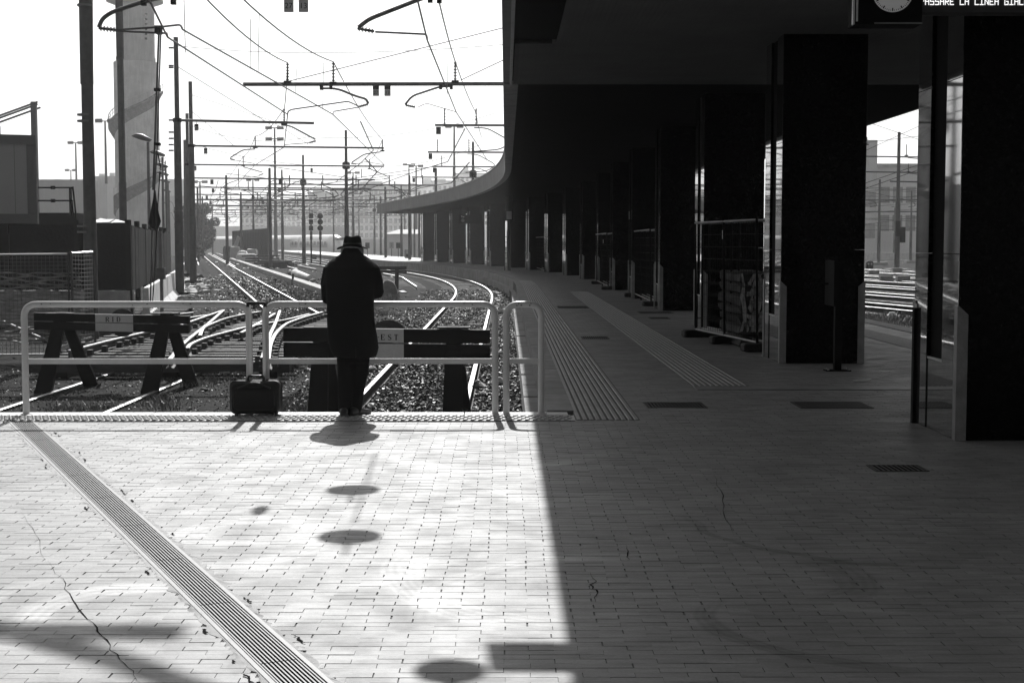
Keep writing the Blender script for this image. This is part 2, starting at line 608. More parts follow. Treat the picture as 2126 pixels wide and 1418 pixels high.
# ================================================================== SETTING
# ------------------------------------------------------------------ yard ground
xs = np.concatenate([np.linspace(-600, -60, 10), np.linspace(-55, 60, 70), np.linspace(80, 600, 10)])
ys = np.concatenate([np.linspace(-60, 10, 6), np.linspace(13, 120, 110), np.linspace(130, 400, 30), np.linspace(450, 900, 6)])
gx, gy = np.meshgrid(xs, ys)
gz = np.full_like(gx, G)
near = (gy > 13) & (gy < 130)
gz = gz + near * (0.02 * np.sin(gx * 1.7 + gy * 0.6) * np.sin(gy * 1.1 - gx) + 0.012 * rng.standard_normal(gx.shape))
gv = np.stack([gx.ravel(), gy.ravel(), gz.ravel()], 1)
nxg = len(xs)
ii, jj = np.meshgrid(np.arange(nxg - 1), np.arange(len(ys) - 1))
a = (jj * nxg + ii).ravel()
yard = bulk('ground', gv, np.stack([a, a + 1, a + nxg + 1, a + nxg], 1), 'dirt', kind='structure', label='dark gravelly yard ground between the tracks', category='ground')

mb = MB()
pth = [(-6.6, 29), (-9.0, 40), (-13.5, 62), (-21, 95), (-34, 155), (-49, 225)]
mb.sweep([(x, y, G + 0.04) for x, y in pth], [(-2.0, 0), (2.0, 0), (2.0, -0.05), (-2.0, -0.05)])
o = mb.build('path', 'path_dirt', kind='structure', label='trodden pale dirt strip beside the old siding', category='path')
mb = MB().box(-10.5, -3.2, 13.9, 24.6, G - 0.3, G + 0.035)
o = mb.build('hardstanding', 'path_dirt', kind='structure', label='compacted earth around the bumper stop with stub rails', category='ground')

# ------------------------------------------------------------------ platform
PL, PR = 0.66, 7.45           # paved finger between its two coping edges
YE = 13.74                    # front edge over the track ends
plat = thing('platform', 'pale paved railway platform with curved edge', 'platform', (4, 13.7, G), kind='structure')
mb = MB()
mb.box(-16, 18, -24, 4.0, G - 0.4, -0.001)
mb.box(-16, -7.2, 4.0, YE - 0.26, G - 0.4, -0.001)
mb.box(9.0, 18, 4.0, YE - 0.26, G - 0.4, -0.001)
mb.build('concourse_slab', 'tile_far', plat)
MB().box(-7.2, 9.0, 4.0, YE - 0.26, G - 0.4, -0.0045).build('mortar_bed', 'mortar', plat)
yy = [13.48] + list(np.linspace(24, 54, 4)) + list(np.linspace(58, 110, 14)) + list(np.linspace(120, 330, 12))


def strip(a, b, z, y0, y1, n=30):
    ysq = [y for y in np.linspace(y0, y1, n)]
    m_ = MB()
    vs, fs = [], []
    for y in ysq:
        vs += [(a - off(y), y, z), (b - off(y), y, z)]
    for i in range(len(ysq) - 1):
        fs.append((2 * i, 2 * i + 1, 2 * i + 3, 2 * i + 2))
    return m_.add(vs, fs)


strip(PL, PR, -0.0048, 13.3, 24.0, 4).build('mortar_bed', 'mortar', plat)
strip(PL - 0.01, PR + 0.01, -0.001, 24.0, 330, 90).build('far_paving', 'tile_far', plat)
# body under the paving
mb = MB()
mb.sweep([(4.0 - off(y), y, 0) for y in yy], [(-3.32, -0.02), (3.44, -0.02), (3.44, G - 0.3), (-3.32, G - 0.3)])
mb.build('platform_core', 'concrete_wall', plat)

# tiles: 300 nearest as pieces, the rest one mass
DC0, DC1 = ground(36, 868), ground(626, 1418)           # drain centre line
DD = (DC1 - DC0).normalized()
DN = Vector((DD.y, -DD.x, 0))
DW = 0.098


def in_drain(x, y, w=DW + 0.05):
    v = Vector((x, y, 0)) - DC0
    return abs(v.dot(DN)) < w


TL, TW = 0.2, 0.06
tiles = []
row = 0
y = 4.9
while y < 23.95:
    lim = 0.40 * y + 0.9
    if y < YE - 0.66:
        x0, x1 = -lim, lim
    else:
        x0, x1 = PL, min(PR, lim + 0.6)
    k0 = math.floor(x0 / TL)
    shift = 0.5 * TL if row % 2 else 0.0
    shift += 0.008 * math.sin(y * 0.9) + random.uniform(-0.004, 0.004)
    for k in range(k0, int(x1 / TL) + 1):
        cx = (k + 0.5) * TL + shift + random.uniform(-0.003, 0.003)
        if y >= YE - 0.66 and (cx < PL + TL / 2 or cx > PR - TL / 2):
            continue
        a_, b_ = cx - (TL - 0.0042) / 2, cx + (TL - 0.0042) / 2
        xm = DC0.x + (y - DC0.y) * DD.x / DD.y
        hw = (DW + 0.016) / abs(DN.x) + 0.5 * TW * abs(DD.x / DD.y)
        d0, d1 = xm - hw, xm + hw
        if y > DC0.y + 0.05 or b_ < d0 or a_ > d1:
            tiles.append((cx, y, b_ - a_))
            continue
        if a_ < d0 - 0.015:
            tiles.append(((a_ + d0) / 2, y, d0 - a_))
        if b_ > d1 + 0.015:
            tiles.append(((b_ + d1) / 2, y, b_ - d1))
    y += TW
    row += 1
order = sorted(range(len(tiles)), key=lambda i: (tiles[i][1] if abs(tiles[i][0]) < 0.37 * tiles[i][1] + 0.12 and tiles[i][1] > 5.05 and tiles[i][2] > 0.19 else 1e3))
nearest = set(order[:300])
hx, hy, hz = (TL - 0.0024) / 2, (TW - 0.0020) / 2, 0.02
pm = MB().box(-hx, hx, -hy, hy, -hz, 0)
pm.f = [f for i, f in enumerate(pm.f) if i != 0]
pm.mi = pm.mi[:5]
paver_me = meshdata(pm, 'paver', 'tile')
rest = []
for i, (cx, cy, tl) in enumerate(tiles):
    if i in nearest:
        o = share(paver_me, 'paver', plat, (cx, cy, random.uniform(-0.0012, 0.0012)), random.uniform(-0.006, 0.006))
        o.rotation_euler.x = random.uniform(-0.006, 0.006)
        o.rotation_euler.y = random.uniform(-0.003, 0.003)
    else:
        rest.append((cx, cy, tl))
rc = np.array(rest)
nt_ = len(rc)
base = np.array([(-hx, -hy, -hz), (hx, -hy, -hz), (hx, hy, -hz), (-hx, hy, -hz), (-hx, -hy, 0), (hx, -hy, 0), (hx, hy, 0), (-hx, hy, 0)])
ang = rng.uniform(-0.006, 0.006, nt_)
ca, sa = np.cos(ang)[:, None], np.sin(ang)[:, None]
tv = np.zeros((nt_, 8, 3))
tv[:, :, 0] = base[:, 0] * ca * (rc[:, 2:3] / (2 * hx)) - base[:, 1] * sa + rc[:, 0:1]
tv[:, :, 1] = base[:, 0] * sa * (rc[:, 2:3] / (2 * hx)) + base[:, 1] * ca + rc[:, 1:2]
tv[:, :, 2] = base[:, 2] + rng.uniform(-0.0012, 0.0012, nt_)[:, None] + base[:, 1] * rng.uniform(-0.012, 0.012, nt_)[:, None]
qf = np.array([(4, 5, 6, 7), (0, 1, 5, 4), (1, 2, 6, 5), (2, 3, 7, 6), (3, 0, 4, 7)])
tf = (qf[None] + 8 * np.arange(nt_)[:, None, None]).reshape(-1, 4)
w = WORLD[plat.name]
bulk('paver_field', tv.reshape(-1, 3) - np.array(w), tf, 'tile', plat, kind='stuff')

# coping along the front edge: single stones
x = -8.4
cw = 0.24
cm = MB().box(-0.495, 0.495, -cw / 2, cw / 2, -0.16, 0.004)
cop_me = meshdata(cm, 'coping_stone', 'coping')
while x < 0.1:
    share(cop_me, 'coping_stone', plat, (x + 0.5, YE - cw / 2, random.uniform(0, 0.002)))
    x += 1.0
MB().box(-9.0, 0.66, YE - 0.27, YE - 0.02, G - 0.4, -0.161).build('front_wall', 'concrete_wall', plat)
# tactile hazard strip with slanted studs
sy0, sy1 = YE - 0.66, YE - 0.245
MB().box(-8.4, 1.22, sy0, sy1, -0.03, 0.002).build('hazard_strip', 'stud', plat)
sv, sf = [], []
k = 0
x = -5.2
while x < 0.62:
    for r_ in range(4):
        cx, cy = x + (0.036 if r_ % 2 else 0.0), sy0 + 0.05 + r_ * 0.10
        q = [(-0.024, -0.028), (0.004, -0.028), (0.024, 0.028), (-0.004, 0.028)]
        b = len(sv)
        sv += [(cx + u * 1.15, cy + v_ * 1.15, 0.0) for u, v_ in q] + [(cx + u * 0.8, cy + v_ * 0.8, 0.014) for u, v_ in q]
        sf += [(b + 4, b + 5, b + 6, b + 7), (b, b + 1, b + 5, b + 4), (b + 1, b + 2, b + 6, b + 5), (b + 2, b + 3, b + 7, b + 6), (b + 3, b, b + 4, b + 7)]
    x += 0.072
bulk('hazard_studs', np.array(sv) - np.array(w), np.array(sf), 'stud', plat, kind='stuff')
MB().box(-5.2, 0.64, sy0 - 0.012, sy0 + 0.004, -0.01, 0.0045).build('strip_edge', 'groove', plat)

# tactile guide ribs along the platform
for (xa, nrib, pitch, ya, yb, rm) in ((0.66, 10, 0.060, 13.10, 62, 'rib'), (2.16, 10, 0.066, 16.25, 48, 'rib2')):
    wd = nrib * pitch
    strip(xa - 0.012, xa + wd - pitch * 0.2, 0.0035, ya, yb, 60).build('guide_bed', 'groove' if xa < 1 else 'groove2', plat)
    for i in range(nrib):
        m_ = MB()
        cx = xa + (i + 0.3) * pitch
        m_.sweep([(cx - off(q), q, 0.0035) for q in np.linspace(ya + 0.01, yb, 50)], [(-0.019, 0), (-0.015, 0.007), (0.015, 0.007), (0.019, 0)])
        m_.build('guide_rib', rm, plat)
# dark cross band and other joints
MB().box(2.15, 5.2, 15.86, 16.24, -0.01, 0.0042).build('cross_band', 'rib', plat)
MB().box(2.15, 5.2, 15.84, 15.87, -0.01, 0.0046).build('cross_joint', 'groove', plat)

# raised edge: upper coping slabs and a lower ledge
for i in range(34):
    y0, y1 = 13.76 + i * 1.5, 13.76 + (i + 1) * 1.5 - 0.012
    yc = (y0 + y1) / 2
    if yc > 60:
        break
    m_ = MB().box(0.40 - off(yc), 0.66 - off(yc), y0, y1, -0.12, random.uniform(0.012, 0.018))
    m_.build('edge_slab', 'concrete_wall', plat)
    m_ = MB().box(0.42 - off(yc), 0.68 - off(yc), y0 + 0.01, y1, G - 0.1, -0.121)
    m_.build('edge_panel', 'concrete_wall', plat)
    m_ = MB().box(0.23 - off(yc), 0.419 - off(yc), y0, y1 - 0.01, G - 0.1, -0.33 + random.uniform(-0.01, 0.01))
    m_.build('ledge_slab', 'concrete_wall', plat)  # darker concrete puts the canopy's shade into the ledge colour
for i in range(110):
    y0, y1 = 60.27 + i * 1.5, 60.27 + (i + 1) * 1.5 - 0.015
    if y1 > 230:
        break
    q = []
    for y_ in (y0, y1):
        q += [(0.40 - off(y_), y_), (0.70 - off(y_), y_)]
    vs = [(q[j][0], q[j][1], z_) for z_ in (G - 0.1, 0.014) for j in (0, 1, 3, 2)]
    m_ = MB().add(vs, [(0, 3, 2, 1), (4, 5, 6, 7), (0, 1, 5, 4), (1, 2, 6, 5), (2, 3, 7, 6), (3, 0, 4, 7)])
    m_.build('edge_panel', 'concrete_wall', plat)
    if y1 < 84:
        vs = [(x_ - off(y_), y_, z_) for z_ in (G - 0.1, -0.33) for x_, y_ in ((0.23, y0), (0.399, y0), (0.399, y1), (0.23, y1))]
        MB().add(vs, [(0, 3, 2, 1), (4, 5, 6, 7), (0, 1, 5, 4), (1, 2, 6, 5), (2, 3, 7, 6), (3, 0, 4, 7)]).build('ledge_slab', 'concrete_wall', plat)  # ledge carries on in the same shade-toned concrete
strip(0.39, 0.69, 0.018, 229, 330, 20).build('far_edge', 'concrete', plat)
# right edge
MB().sweep([(7.62 - off(q), q, 0) for q in yy[:18]], [(-0.2, 0.012), (0.17, 0.012), (0.17, -0.7), (-0.2, -0.7)]).build('far_side_coping', 'concrete', plat)
m_ = strip(6.3, 6.9, 0.003, 16, 60, 20)
m_.build('guide_bed', 'groove', plat)
for i in range(9):
    MB().sweep([(6.33 + i * 0.066 - off(q), q, 0.003) for q in np.linspace(16.01, 60, 24)], [(-0.022, 0), (-0.017, 0.008), (0.017, 0.008), (0.022, 0)]).build('guide_rib', 'stud', plat)


# cracks running across the pavers
def crack(pts, w0, label=None):
    vs, fs = [], []
    P = [ground(a_, b_) for a_, b_ in pts]
    Q = []
    for i in range(len(P) - 1):
        for k_ in range(4):
            p = P[i].lerp(P[i + 1], k_ / 4)
            Q.append(p + Vector((random.uniform(-0.012, 0.012), random.uniform(-0.012, 0.012), 0)))
    Q.append(P[-1])
    for i, p in enumerate(Q):
        ww = w0 * random.uniform(0.4, 1.4) * (0.15 + 1.0 * min(1, 3 * min(i, len(Q) - 1 - i) / len(Q)))
        vs += [(p.x - ww, p.y, 0.0030), (p.x + ww, p.y, 0.0030)]
    for i in range(len(Q) - 1):
        fs.append((2 * i, 2 * i + 1, 2 * i + 3, 2 * i + 2))
    MB().add(vs, fs).build('crack', 'crack', plat)


crack([(95, 1165), (130, 1200), (150, 1245), (185, 1285), (215, 1320), (240, 1360), (270, 1395), (292, 1418)], 0.0024)
crack([(40, 1060), (75, 1110), (95, 1165)], 0.0010)
crack([(1226, 1190), (1236, 1205), (1228, 1218), (1240, 1232), (1236, 1250)], 0.0032)
crack([(1480, 985), (1500, 1030), (1505, 1070), (1525, 1115)], 0.0025)
crack([(1295, 1130), (1306, 1150), (1302, 1165)], 0.0028)

# ------------------------------------------------------------------ diagonal drain channel
drain = thing('drain_channel', 'long slotted steel drain channel running diagonally across the sunlit paving', 'drain', DC1, kind=None)
L = (DC1 - DC0).length + 2.2
A0 = DC0 - DD * 0.35


def dpt(s_, t_, z_):
    p = A0 + DD * s_ + DN * t_
    return (p.x, p.y, z_)


def dbox(m_, s0, s1, t0, t1, z0, z1, mi=0):
    vs = [dpt(s0, t0, z0), dpt(s1, t0, z0), dpt(s1, t1, z0), dpt(s0, t1, z0), dpt(s0, t0, z1), dpt(s1, t0, z1), dpt(s1, t1, z1), dpt(s0, t1, z1)]
    m_.add(vs, [(0, 3, 2, 1), (4, 5, 6, 7), (0, 1, 5, 4), (1, 2, 6, 5), (2, 3, 7, 6), (3, 0, 4, 7)], mi)


m_ = MB()
dbox(m_, 0, L, -DW, DW, -0.08, -0.0030)
m_.build('channel_pit', 'pit', drain)
for sgn in (-1, 1):
    m_ = MB()
    dbox(m_, 0, L, sgn * DW - 0.010, sgn * DW + 0.010, -0.05, 0.004)
    dbox(m_, 0, L, sgn * (DW - 0.019) - 0.003, sgn * (DW - 0.019) + 0.003, -0.05, 0.002)
    m_.build('channel_frame', 'galv_grate', drain)
s0 = 0.0
idx = 0
while s0 < L - 0.1:
    s1 = min(L, s0 + 1.0)
    m_ = MB()
    nb = 9
    for i in range(nb):
        t = -DW + 0.032 + i * (2 * DW - 0.064) / (nb - 1)
        dbox(m_, s0 + 0.004, s1 - 0.004, t - 0.0032, t + 0.0032, -0.03, 0.001)
    q = s0 + 0.02
    while q < s1:
        dbox(m_, q - 0.002, q + 0.002, -DW + 0.024, DW - 0.024, -0.03, -0.004)
        q += 0.033
    m_.build('grate', 'galv_grate', drain)
    s0 = s1
# broken mortar along both sides
for sgn in (-1, 1):
    vs, fs = [], []
    n_ = int(L / 0.05)
    for i in range(n_ + 1):
        s_ = L * i / n_
        wv = 0.030 + 0.012 * math.sin(i * 0.9 + sgn) * math.sin(i * 0.23) + random.uniform(-0.014, 0.016)
        z_ = 0.0025 + random.uniform(-0.004, 0.003)
        vs += [dpt(s_, sgn * (DW + 0.011), 0.001), dpt(s_, sgn * (DW + 0.011 + wv * 0.5), z_), dpt(s_, sgn * (DW + 0.011 + wv), 0.0022 + random.uniform(-0.006, 0.001)), dpt(s_, sgn * (DW + 0.011 + wv + 0.006), -0.02)]
    for i in range(n_):
        for j in range(3):
            fs.append((4 * i + j, 4 * i + j + 1, 4 * i + j + 5, 4 * i + j + 4))
    MB().add(vs, fs).build('mortar_edging', 'concrete', drain)
    for i in range(14):
        s_ = random.uniform(0.3, L - 0.2)
        m_ = MB()
        tt = sgn * (DW + random.uniform(0.04, 0.075))
        P = [(s_ + u * 0.018, tt + random.uniform(-0.006, 0.006)) for u in range(random.randint(3, 8))]
        vs, fs = [], []
        for u, (a_, b_) in enumerate(P):
            ww = random.uniform(0.002, 0.008)
            vs += [dpt(a_, b_ - ww, 0.0055), dpt(a_, b_ + ww, 0.0055)]
        for u in range(len(P) - 1):
            fs.append((2 * u, 2 * u + 1, 2 * u + 3, 2 * u + 2))
        m_.add(vs, fs).build('broken_gap', 'crack', drain)


# ------------------------------------------------------------------ floor grates under the canopy
def floor_grate(p0, p1, label, bars=14):
    a_, b_ = ground(*p0), ground(*p1)
    x0, x1 = min(a_.x, b_.x), max(a_.x, b_.x)
    y0, y1 = min(a_.y, b_.y), max(a_.y, b_.y)
    t = thing('floor_grate', label, 'grate', ((x0 + x1) / 2, (y0 + y1) / 2, 0), 'iron grates set in the shaded platform')
    MB().box(x0, x1, y0, y1, -0.02, 0.0022).build('pit', 'pit', t)
    m_ = MB()
    f_ = 0.012
    m_.box(x0, x1, y0, y0 + f_, -0.01, 0.006).box(x0, x1, y1 - f_, y1, -0.01, 0.006)
    m_.box(x0, x0 + f_, y0 + f_, y1 - f_, -0.01, 0.006).box(x1 - f_, x1, y0 + f_, y1 - f_, -0.01, 0.006)
    m_.build('frame', 'grate', t)
    m_ = MB()
    n_ = max(4, int((x1 - x0) / 0.035))
    for i in range(n_):
        cx = x0 + f_ + (i + 0.5) * (x1 - x0 - 2 * f_) / n_
        m_.box(cx - 0.007, cx + 0.007, y0 + f_ + 0.001, y1 - f_ - 0.001, -0.01, 0.0045)
    m_.build('bars', 'grate', t)


floor_grate((1335, 836), (1470, 847), 'dark iron grate in the paving just past the guide strip end')
floor_grate((1640, 835), (1815, 848), 'long dark iron grate in front of the signpost column')
floor_grate((1798, 966), (1930, 979), 'dark iron grate lying closest to the big pillar foot')
floor_grate((1155, 636), (1224, 640), 'narrow iron grate beside the main guide strip, farther back')
floor_grate((1205, 699), (1266, 704), 'short iron grate between the two guide strips')
floor_grate((1322, 647), (1400, 651), 'thin iron grate by the fence stack and pillar foot')
floor_grate((1345, 659), (1392, 662), 'smallest iron grate below the thin one by the pillar')

# ------------------------------------------------------------------ canopy
CL, CR, CB, CT = -0.03, 8.67, 4.45, 5.34
Y0C, YTIP = -2.0, 136.0
can = thing('platform_canopy', 'long dark station canopy with a pale curved concrete fascia', 'canopy', (4.3, 60, CB))
cy = list(np.linspace(25.5, 54, 4)) + list(np.linspace(56, 110, 20)) + list(np.linspace(115, YTIP, 5))


def slab(m_, a_, b_, z0, z1, ysq):
    m_.loft([[Vector((x_ - off(q), q, z_)) for x_, z_ in ((a_, z0), (a_, z1), (b_, z1), (b_, z0))] for q in ysq])
    return m_


cym = [Y0C] + cy
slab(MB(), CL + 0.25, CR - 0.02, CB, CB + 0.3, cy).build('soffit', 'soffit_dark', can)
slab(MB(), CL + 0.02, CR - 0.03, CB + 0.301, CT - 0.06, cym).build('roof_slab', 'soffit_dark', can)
slab(MB(), CL - 0.03, CR + 0.03, CT - 0.06, CT, cym).build('roof_covering', 'roofing', can)
slab(MB(), CL, CL + 0.249, CB - 0.012, CT - 0.061, cy).build('fascia', 'fascia', can)
m_ = MB()
tipx = (CL - off(YTIP), CR - off(YTIP))
m_.box(tipx[0], tipx[1], YTIP + 0.002, YTIP + 0.2, CB - 0.012, CT - 0.061)
m_.build('end_fascia', 'fascia', can)
slab(MB(), CR - 0.019, CR, CB - 0.01, CT - 0.061, cy).build('far_fascia', 'fascia', can)
# nearer part: ribbed pale ceiling with a dark recess along the edge
m_ = MB()
m_.box(CL + 0.10, CL + 0.14, Y0C, 25.48, CB - 0.10, CT - 0.061)
m_.build('gutter', 'galv', can)
MB().box(CL - 0.01, CL + 0.099, Y0C, 25.48, CB + 0.02, CB + 0.12).build('gutter_lip', 'dark_galv', can)
for i in range(140):
    xa = CL + 0.16 + i * 0.065
    if xa + 0.065 > CR - 0.02:
        break
    y_start = Y0C if xa > 0.66 else 20.2
    MB().box(xa, xa + 0.0605, y_start, 25.47, CB - 0.005, CB + 0.04).build('ceiling_slat', 'soffit_pale', can)
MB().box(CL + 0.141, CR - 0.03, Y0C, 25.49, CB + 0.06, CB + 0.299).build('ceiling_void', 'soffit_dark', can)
MB().box(CL + 0.15, 0.65, 20.12, 20.19, CB - 0.02, CB + 0.03).build('recess_trim', 'soffit_dark', can)
# station hall behind the viewer: closes off the canopy
hall = thing('station_hall', 'dark station hall front closing the head of the platforms', 'building', (0, -24, 0))
MB().box(-45, 45, -30, -24.05, G, 14).build('wall', 'station', hall)
for i in range(9):
    MB().box(-42 + i * 9.4, -36 + i * 9.4, -24.04, -23.98, 0.0, 5.0).build('window', 'window', hall)

# ------------------------------------------------------------------ pillars
CX0, CX1 = 3.75, 4.88


def pillar_parts(t, lower):
    """pillar about local origin: two polished slabs with a recess between, stone guards at the corners"""
    wdt = CX1 - CX0
    for (y0, y1) in ((0.0, 0.42), (0.86, 1.25)):
        zb = 0.0
        k_ = 0
        for z1 in (1.55, 3.0, CB - 0.001):
            o_ = MB().box(-wdt / 2, wdt / 2, y0, y1, zb + 0.002, z1 - 0.002).build('granite_panel', 'granite', t)
            for sx in (-1, 1):
                xs_ = sorted((sx * (wdt / 2 + 0.0005), sx * (wdt / 2 + 0.006)))
                MB().box(xs_[0], xs_[1], y0 + 0.004, y1 - 0.004, zb + 0.004, z1 - 0.004).build('side_panel', 'side', t)
            zb = z1
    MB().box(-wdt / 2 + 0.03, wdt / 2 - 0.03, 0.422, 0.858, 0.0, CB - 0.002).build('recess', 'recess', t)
    MB().box(-wdt / 2 + 0.004, wdt / 2 - 0.004, 0.424, 0.856, 0.002, 0.62).build('service_panel', 'side', t)
    MB().box(-wdt / 2 + 0.001, -wdt / 2 + 0.02, 0.424, 0.856, 0.621, 0.64).build('panel_trim', 'alu', t)
    for sx in (-1, 1):
        for (y0, yb) in ((-0.022, 0.06), (1.19, 1.272)):
            xa = sx * (wdt / 2 + 0.016)
            xb = sx * (wdt / 2 - 0.075)
            xm = sx * (wdt / 2 + 0.002)
            h, hc = 1.12, 1.05
            vs = []
            for yq in (y0, yb):
                vs += [(xa, yq, 0.001), (xb, yq, 0.001), (xb, yq, hc), (xm, yq, h), (xa, yq, h)]
            MB().add(vs, [(0, 1, 2, 3, 4), (9, 8, 7, 6, 5), (0, 5, 6, 1), (1, 6, 7, 2), (2, 7, 8, 3), (3, 8, 9, 4), (4, 9, 5, 0)]).build('corner_guard', 'marble', t)


def pillar_at(i, y):
    ord_ = ['huge black polished pillar standing at the picture edge, first in the row', 'black pillar with the thin signpost in front, second in the row',
            'black pillar behind the large fence stack, third in the row', 'black pillar fourth in the row, beside the second fence stack',
            'black pillar fifth in the row', 'black pillar sixth in the row, behind the third fence stack', 'black pillar seventh in the row', 'black pillar eighth in the row',
            'black pillar ninth in the row', 'black pillar tenth in the row', 'dark pillar eleventh in the row where the canopy bends',
            'dark pillar sixth from the far canopy end', 'dark pillar fifth from the far canopy end', 'dark pillar fourth from the far canopy end', 'dark pillar third from the far canopy end',
            'dark pillar second from the far canopy end', 'dark pillar last under the far canopy tip']
    return ord_[i]


proto = None
pillars = []
for i in range(17):
    y = 11.75 + 7.62 * i - (0.12 * max(0, i - 6))
    px_ = (CX0 + CX1) / 2 - off(y)
    if proto is None:
        proto = thing('pillar', '', 'pillar', (0, 0, 0), 'polished black pillars under the canopy')
        pillar_parts(proto, True)
        t = proto
    else:
        t = copy_tree(proto)
    t.location = (px_, y, 0)
    t.rotation_euler = (0, 0, math.atan(slope(y)))
    t['label'] = pillar_at(i, y)
    pillars.append(t)

# ================================================================== TRACKS
RAILP = [(-0.062, -0.165), (0.062, -0.165), (0.062, -0.15), (0.012, -0.135), (0.012, -0.045), (0.036, -0.032), (0.036, -0.004), (0.024, 0.0), (-0.024, 0.0), (-0.036, -0.004), (-0.036, -0.032), (-0.012, -0.045), (-0.012, -0.135), (-0.062, -0.15)]
SLP = MB().box(-1.25, 1.25, -0.12, 0.12, -0.16, 0.0)
sleeper_me = meshdata(SLP, 'sleeper', 'sleeper')
csleeper_me = meshdata(SLP, 'concrete_sleeper', 'csleeper')


def track(label, path, sl_y=None, zrail=RT, sl_z=None, me=sleeper_me, ybeg=None, step=0.6):
    """path: function depth -> x of the centre line, list of depths"""
    fx, ysq = path
    t = thing('railway_track', label, 'track', (fx(ysq[0]), ysq[0], G), 'railway tracks in the yard', kind='structure')
    for sgn in (-1, 1):
        m_ = MB().sweep([(fx(q) + sgn * 0.753, q, zrail) for q in ysq], RAILP, 0, lambda j: 1 if j in (6, 7, 8) else 0)
        m_.build('rail', ['rust', 'railhead'], t)
    if sl_y:
        q = sl_y[0]
        while q < sl_y[1]:
            dx = (fx(q + 0.5) - fx(q - 0.5))
            share(me, 'sleeper', t, (fx(q) + random.uniform(-0.03, 0.03), q, (sl_z if sl_z is not None else zrail - 0.172) + random.uniform(-0.008, 0.004)), -math.atan(dx) + random.uniform(-0.01, 0.01))
            q += step
    return t


ysA = list(np.linspace(14.0, 54, 6)) + list(np.linspace(57, 112, 22)) + list(np.linspace(125, 320, 8))
track('curving track beside the platform behind the second bumper stop', (lambda q: -1.28 - off(q), ysA), (14.3, 118), sl_z=RT - 0.168)
track('old straight siding leading off towards the water tower', (lambda q: -8.35 - 0.222 * (q - 52) + 0.9 * max(0, (46 - q) / 8) ** 2 * 0, list(np.linspace(43.5, 300, 20))), (43.8, 120), zrail=RT - 0.01)
track('stub track sunk in earth under the first bumper stop', (lambda q: -6.05, list(np.linspace(14.2, 25.0, 4))), None, zrail=G + 0.075)
# tracks sweeping through the yard farther out
for k_, (x0, yb) in enumerate(((-4.6, 70.0), (-9.4, 118), (-14.2, 130), (-19.0, 140))):
    track(['track emerging behind the small bumper stop in mid yard', 'far track crossing behind the sleeper pile', 'far track passing in front of the white train',
           'most distant track under the white train'][k_], (lambda q, x0=x0: x0 - off(q) + (1.2 if k_ else 0), list(np.linspace(yb, 330, 14))), (yb, yb + 40) if k_ == 0 else None)
for k_ in range(7):
    x0 = 15.5 + 5.0 * k_
    track('track seen through the gap beside the big pillar, number %s from the platform' % ['one', 'two', 'three', 'four', 'five', 'six', 'seven'][k_],
          (lambda q, x0=x0: x0 - 0.20 * (q - 35), list(np.linspace(24 + 3 * k_, 230, 12))), (28 + 3 * k_, 75) if k_ < 4 else None, me=csleeper_me)

# ballast: loose stones between and beside the rails
OV = np.array([(1, 0, 0), (-1, 0, 0), (0, 1, 0), (0, -1, 0), (0, 0, 1), (0, 0, -1)], float)
OF = np.array([(0, 2, 4), (2, 1, 4), (1, 3, 4), (3, 0, 4), (2, 0, 5), (1, 2, 5), (3, 1, 5), (0, 3, 5)])


def stones(name, cx, cy, cz, size, m, **tags):
    n_ = len(cx)
    v_ = OV[None] * (size[:, None, None] * rng.uniform(0.55, 1.25, (n_, 6, 1)))
    v_[:, :, 2] *= 0.75
    v_ = v_ + rng.uniform(-0.35, 0.35, (n_, 6, 3)) * size[:, None, None]
    th = rng.uniform(0, 2 * np.pi, n_)
    c_, s_ = np.cos(th)[:, None], np.sin(th)[:, None]
    X, Y_ = v_[:, :, 0] * c_ - v_[:, :, 1] * s_, v_[:, :, 0] * s_ + v_[:, :, 1] * c_
    tl = rng.uniform(-0.7, 0.7, n_)[:, None]
    Y2, Z2 = Y_ * np.cos(tl) - v_[:, :, 2] * np.sin(tl), Y_ * np.sin(tl) + v_[:, :, 2] * np.cos(tl)
    vv = np.stack([X + cx[:, None], Y2 + cy[:, None], Z2 + cz[:, None]], 2).reshape(-1, 3)
    ff = (OF[None] + 6 * np.arange(n_)[:, None, None]).reshape(-1, 3)
    return bulk(name, vv, ff, m, **tags)


n1, n2 = 26000, 12000
bx = rng.uniform(-3.7, 0.24, n1)
by = 13.85 + (rng.uniform(0, 1, n1) ** 1.35) * 22
bx2 = rng.uniform(-3.4, 0.26, n2)
by2 = rng.uniform(30, 70, n2)
bx, by = np.concatenate([bx, bx2]), np.concatenate([by, by2])
bx = bx - np.array([off(q) for q in by])
dxr = np.abs(np.abs(bx + 1.28 + np.array([off(q) for q in by])) - 0.753)
keep = dxr > 0.075
bx, by = bx[keep], by[keep]
bz = G + 0.015 + rng.uniform(-0.02, 0.035, len(bx))
edge = np.clip((-2.6 - bx) / 1.0, 0, 1)
bz -= edge * 0.02
o = stones('ballast', bx, by, bz, rng.uniform(0.018, 0.036, len(bx)), 'ballast', kind='stuff', label='dark crushed stone ballast around the platform track', category='ballast')
n3 = 9000
cy_ = rng.uniform(26, 95, n3)
cx_ = -8.35 - 0.222 * (cy_ - 52) + rng.normal(0, 2.2, n3)
k3 = np.abs(np.abs(cx_ + 8.35 + 0.222 * (cy_ - 52)) - 0.753) > 0.09
cx_, cy_ = cx_[k3], cy_[k3]
stones('gravel', cx_, cy_, np.full(len(cx_), G + 0.025) + rng.uniform(-0.01, 0.03, len(cx_)), rng.uniform(0.015, 0.05, len(cx_)) * (0.7 + cy_ / 90), 'ballast', kind='stuff', label='scattered gravel over the old siding bed', category='gravel')


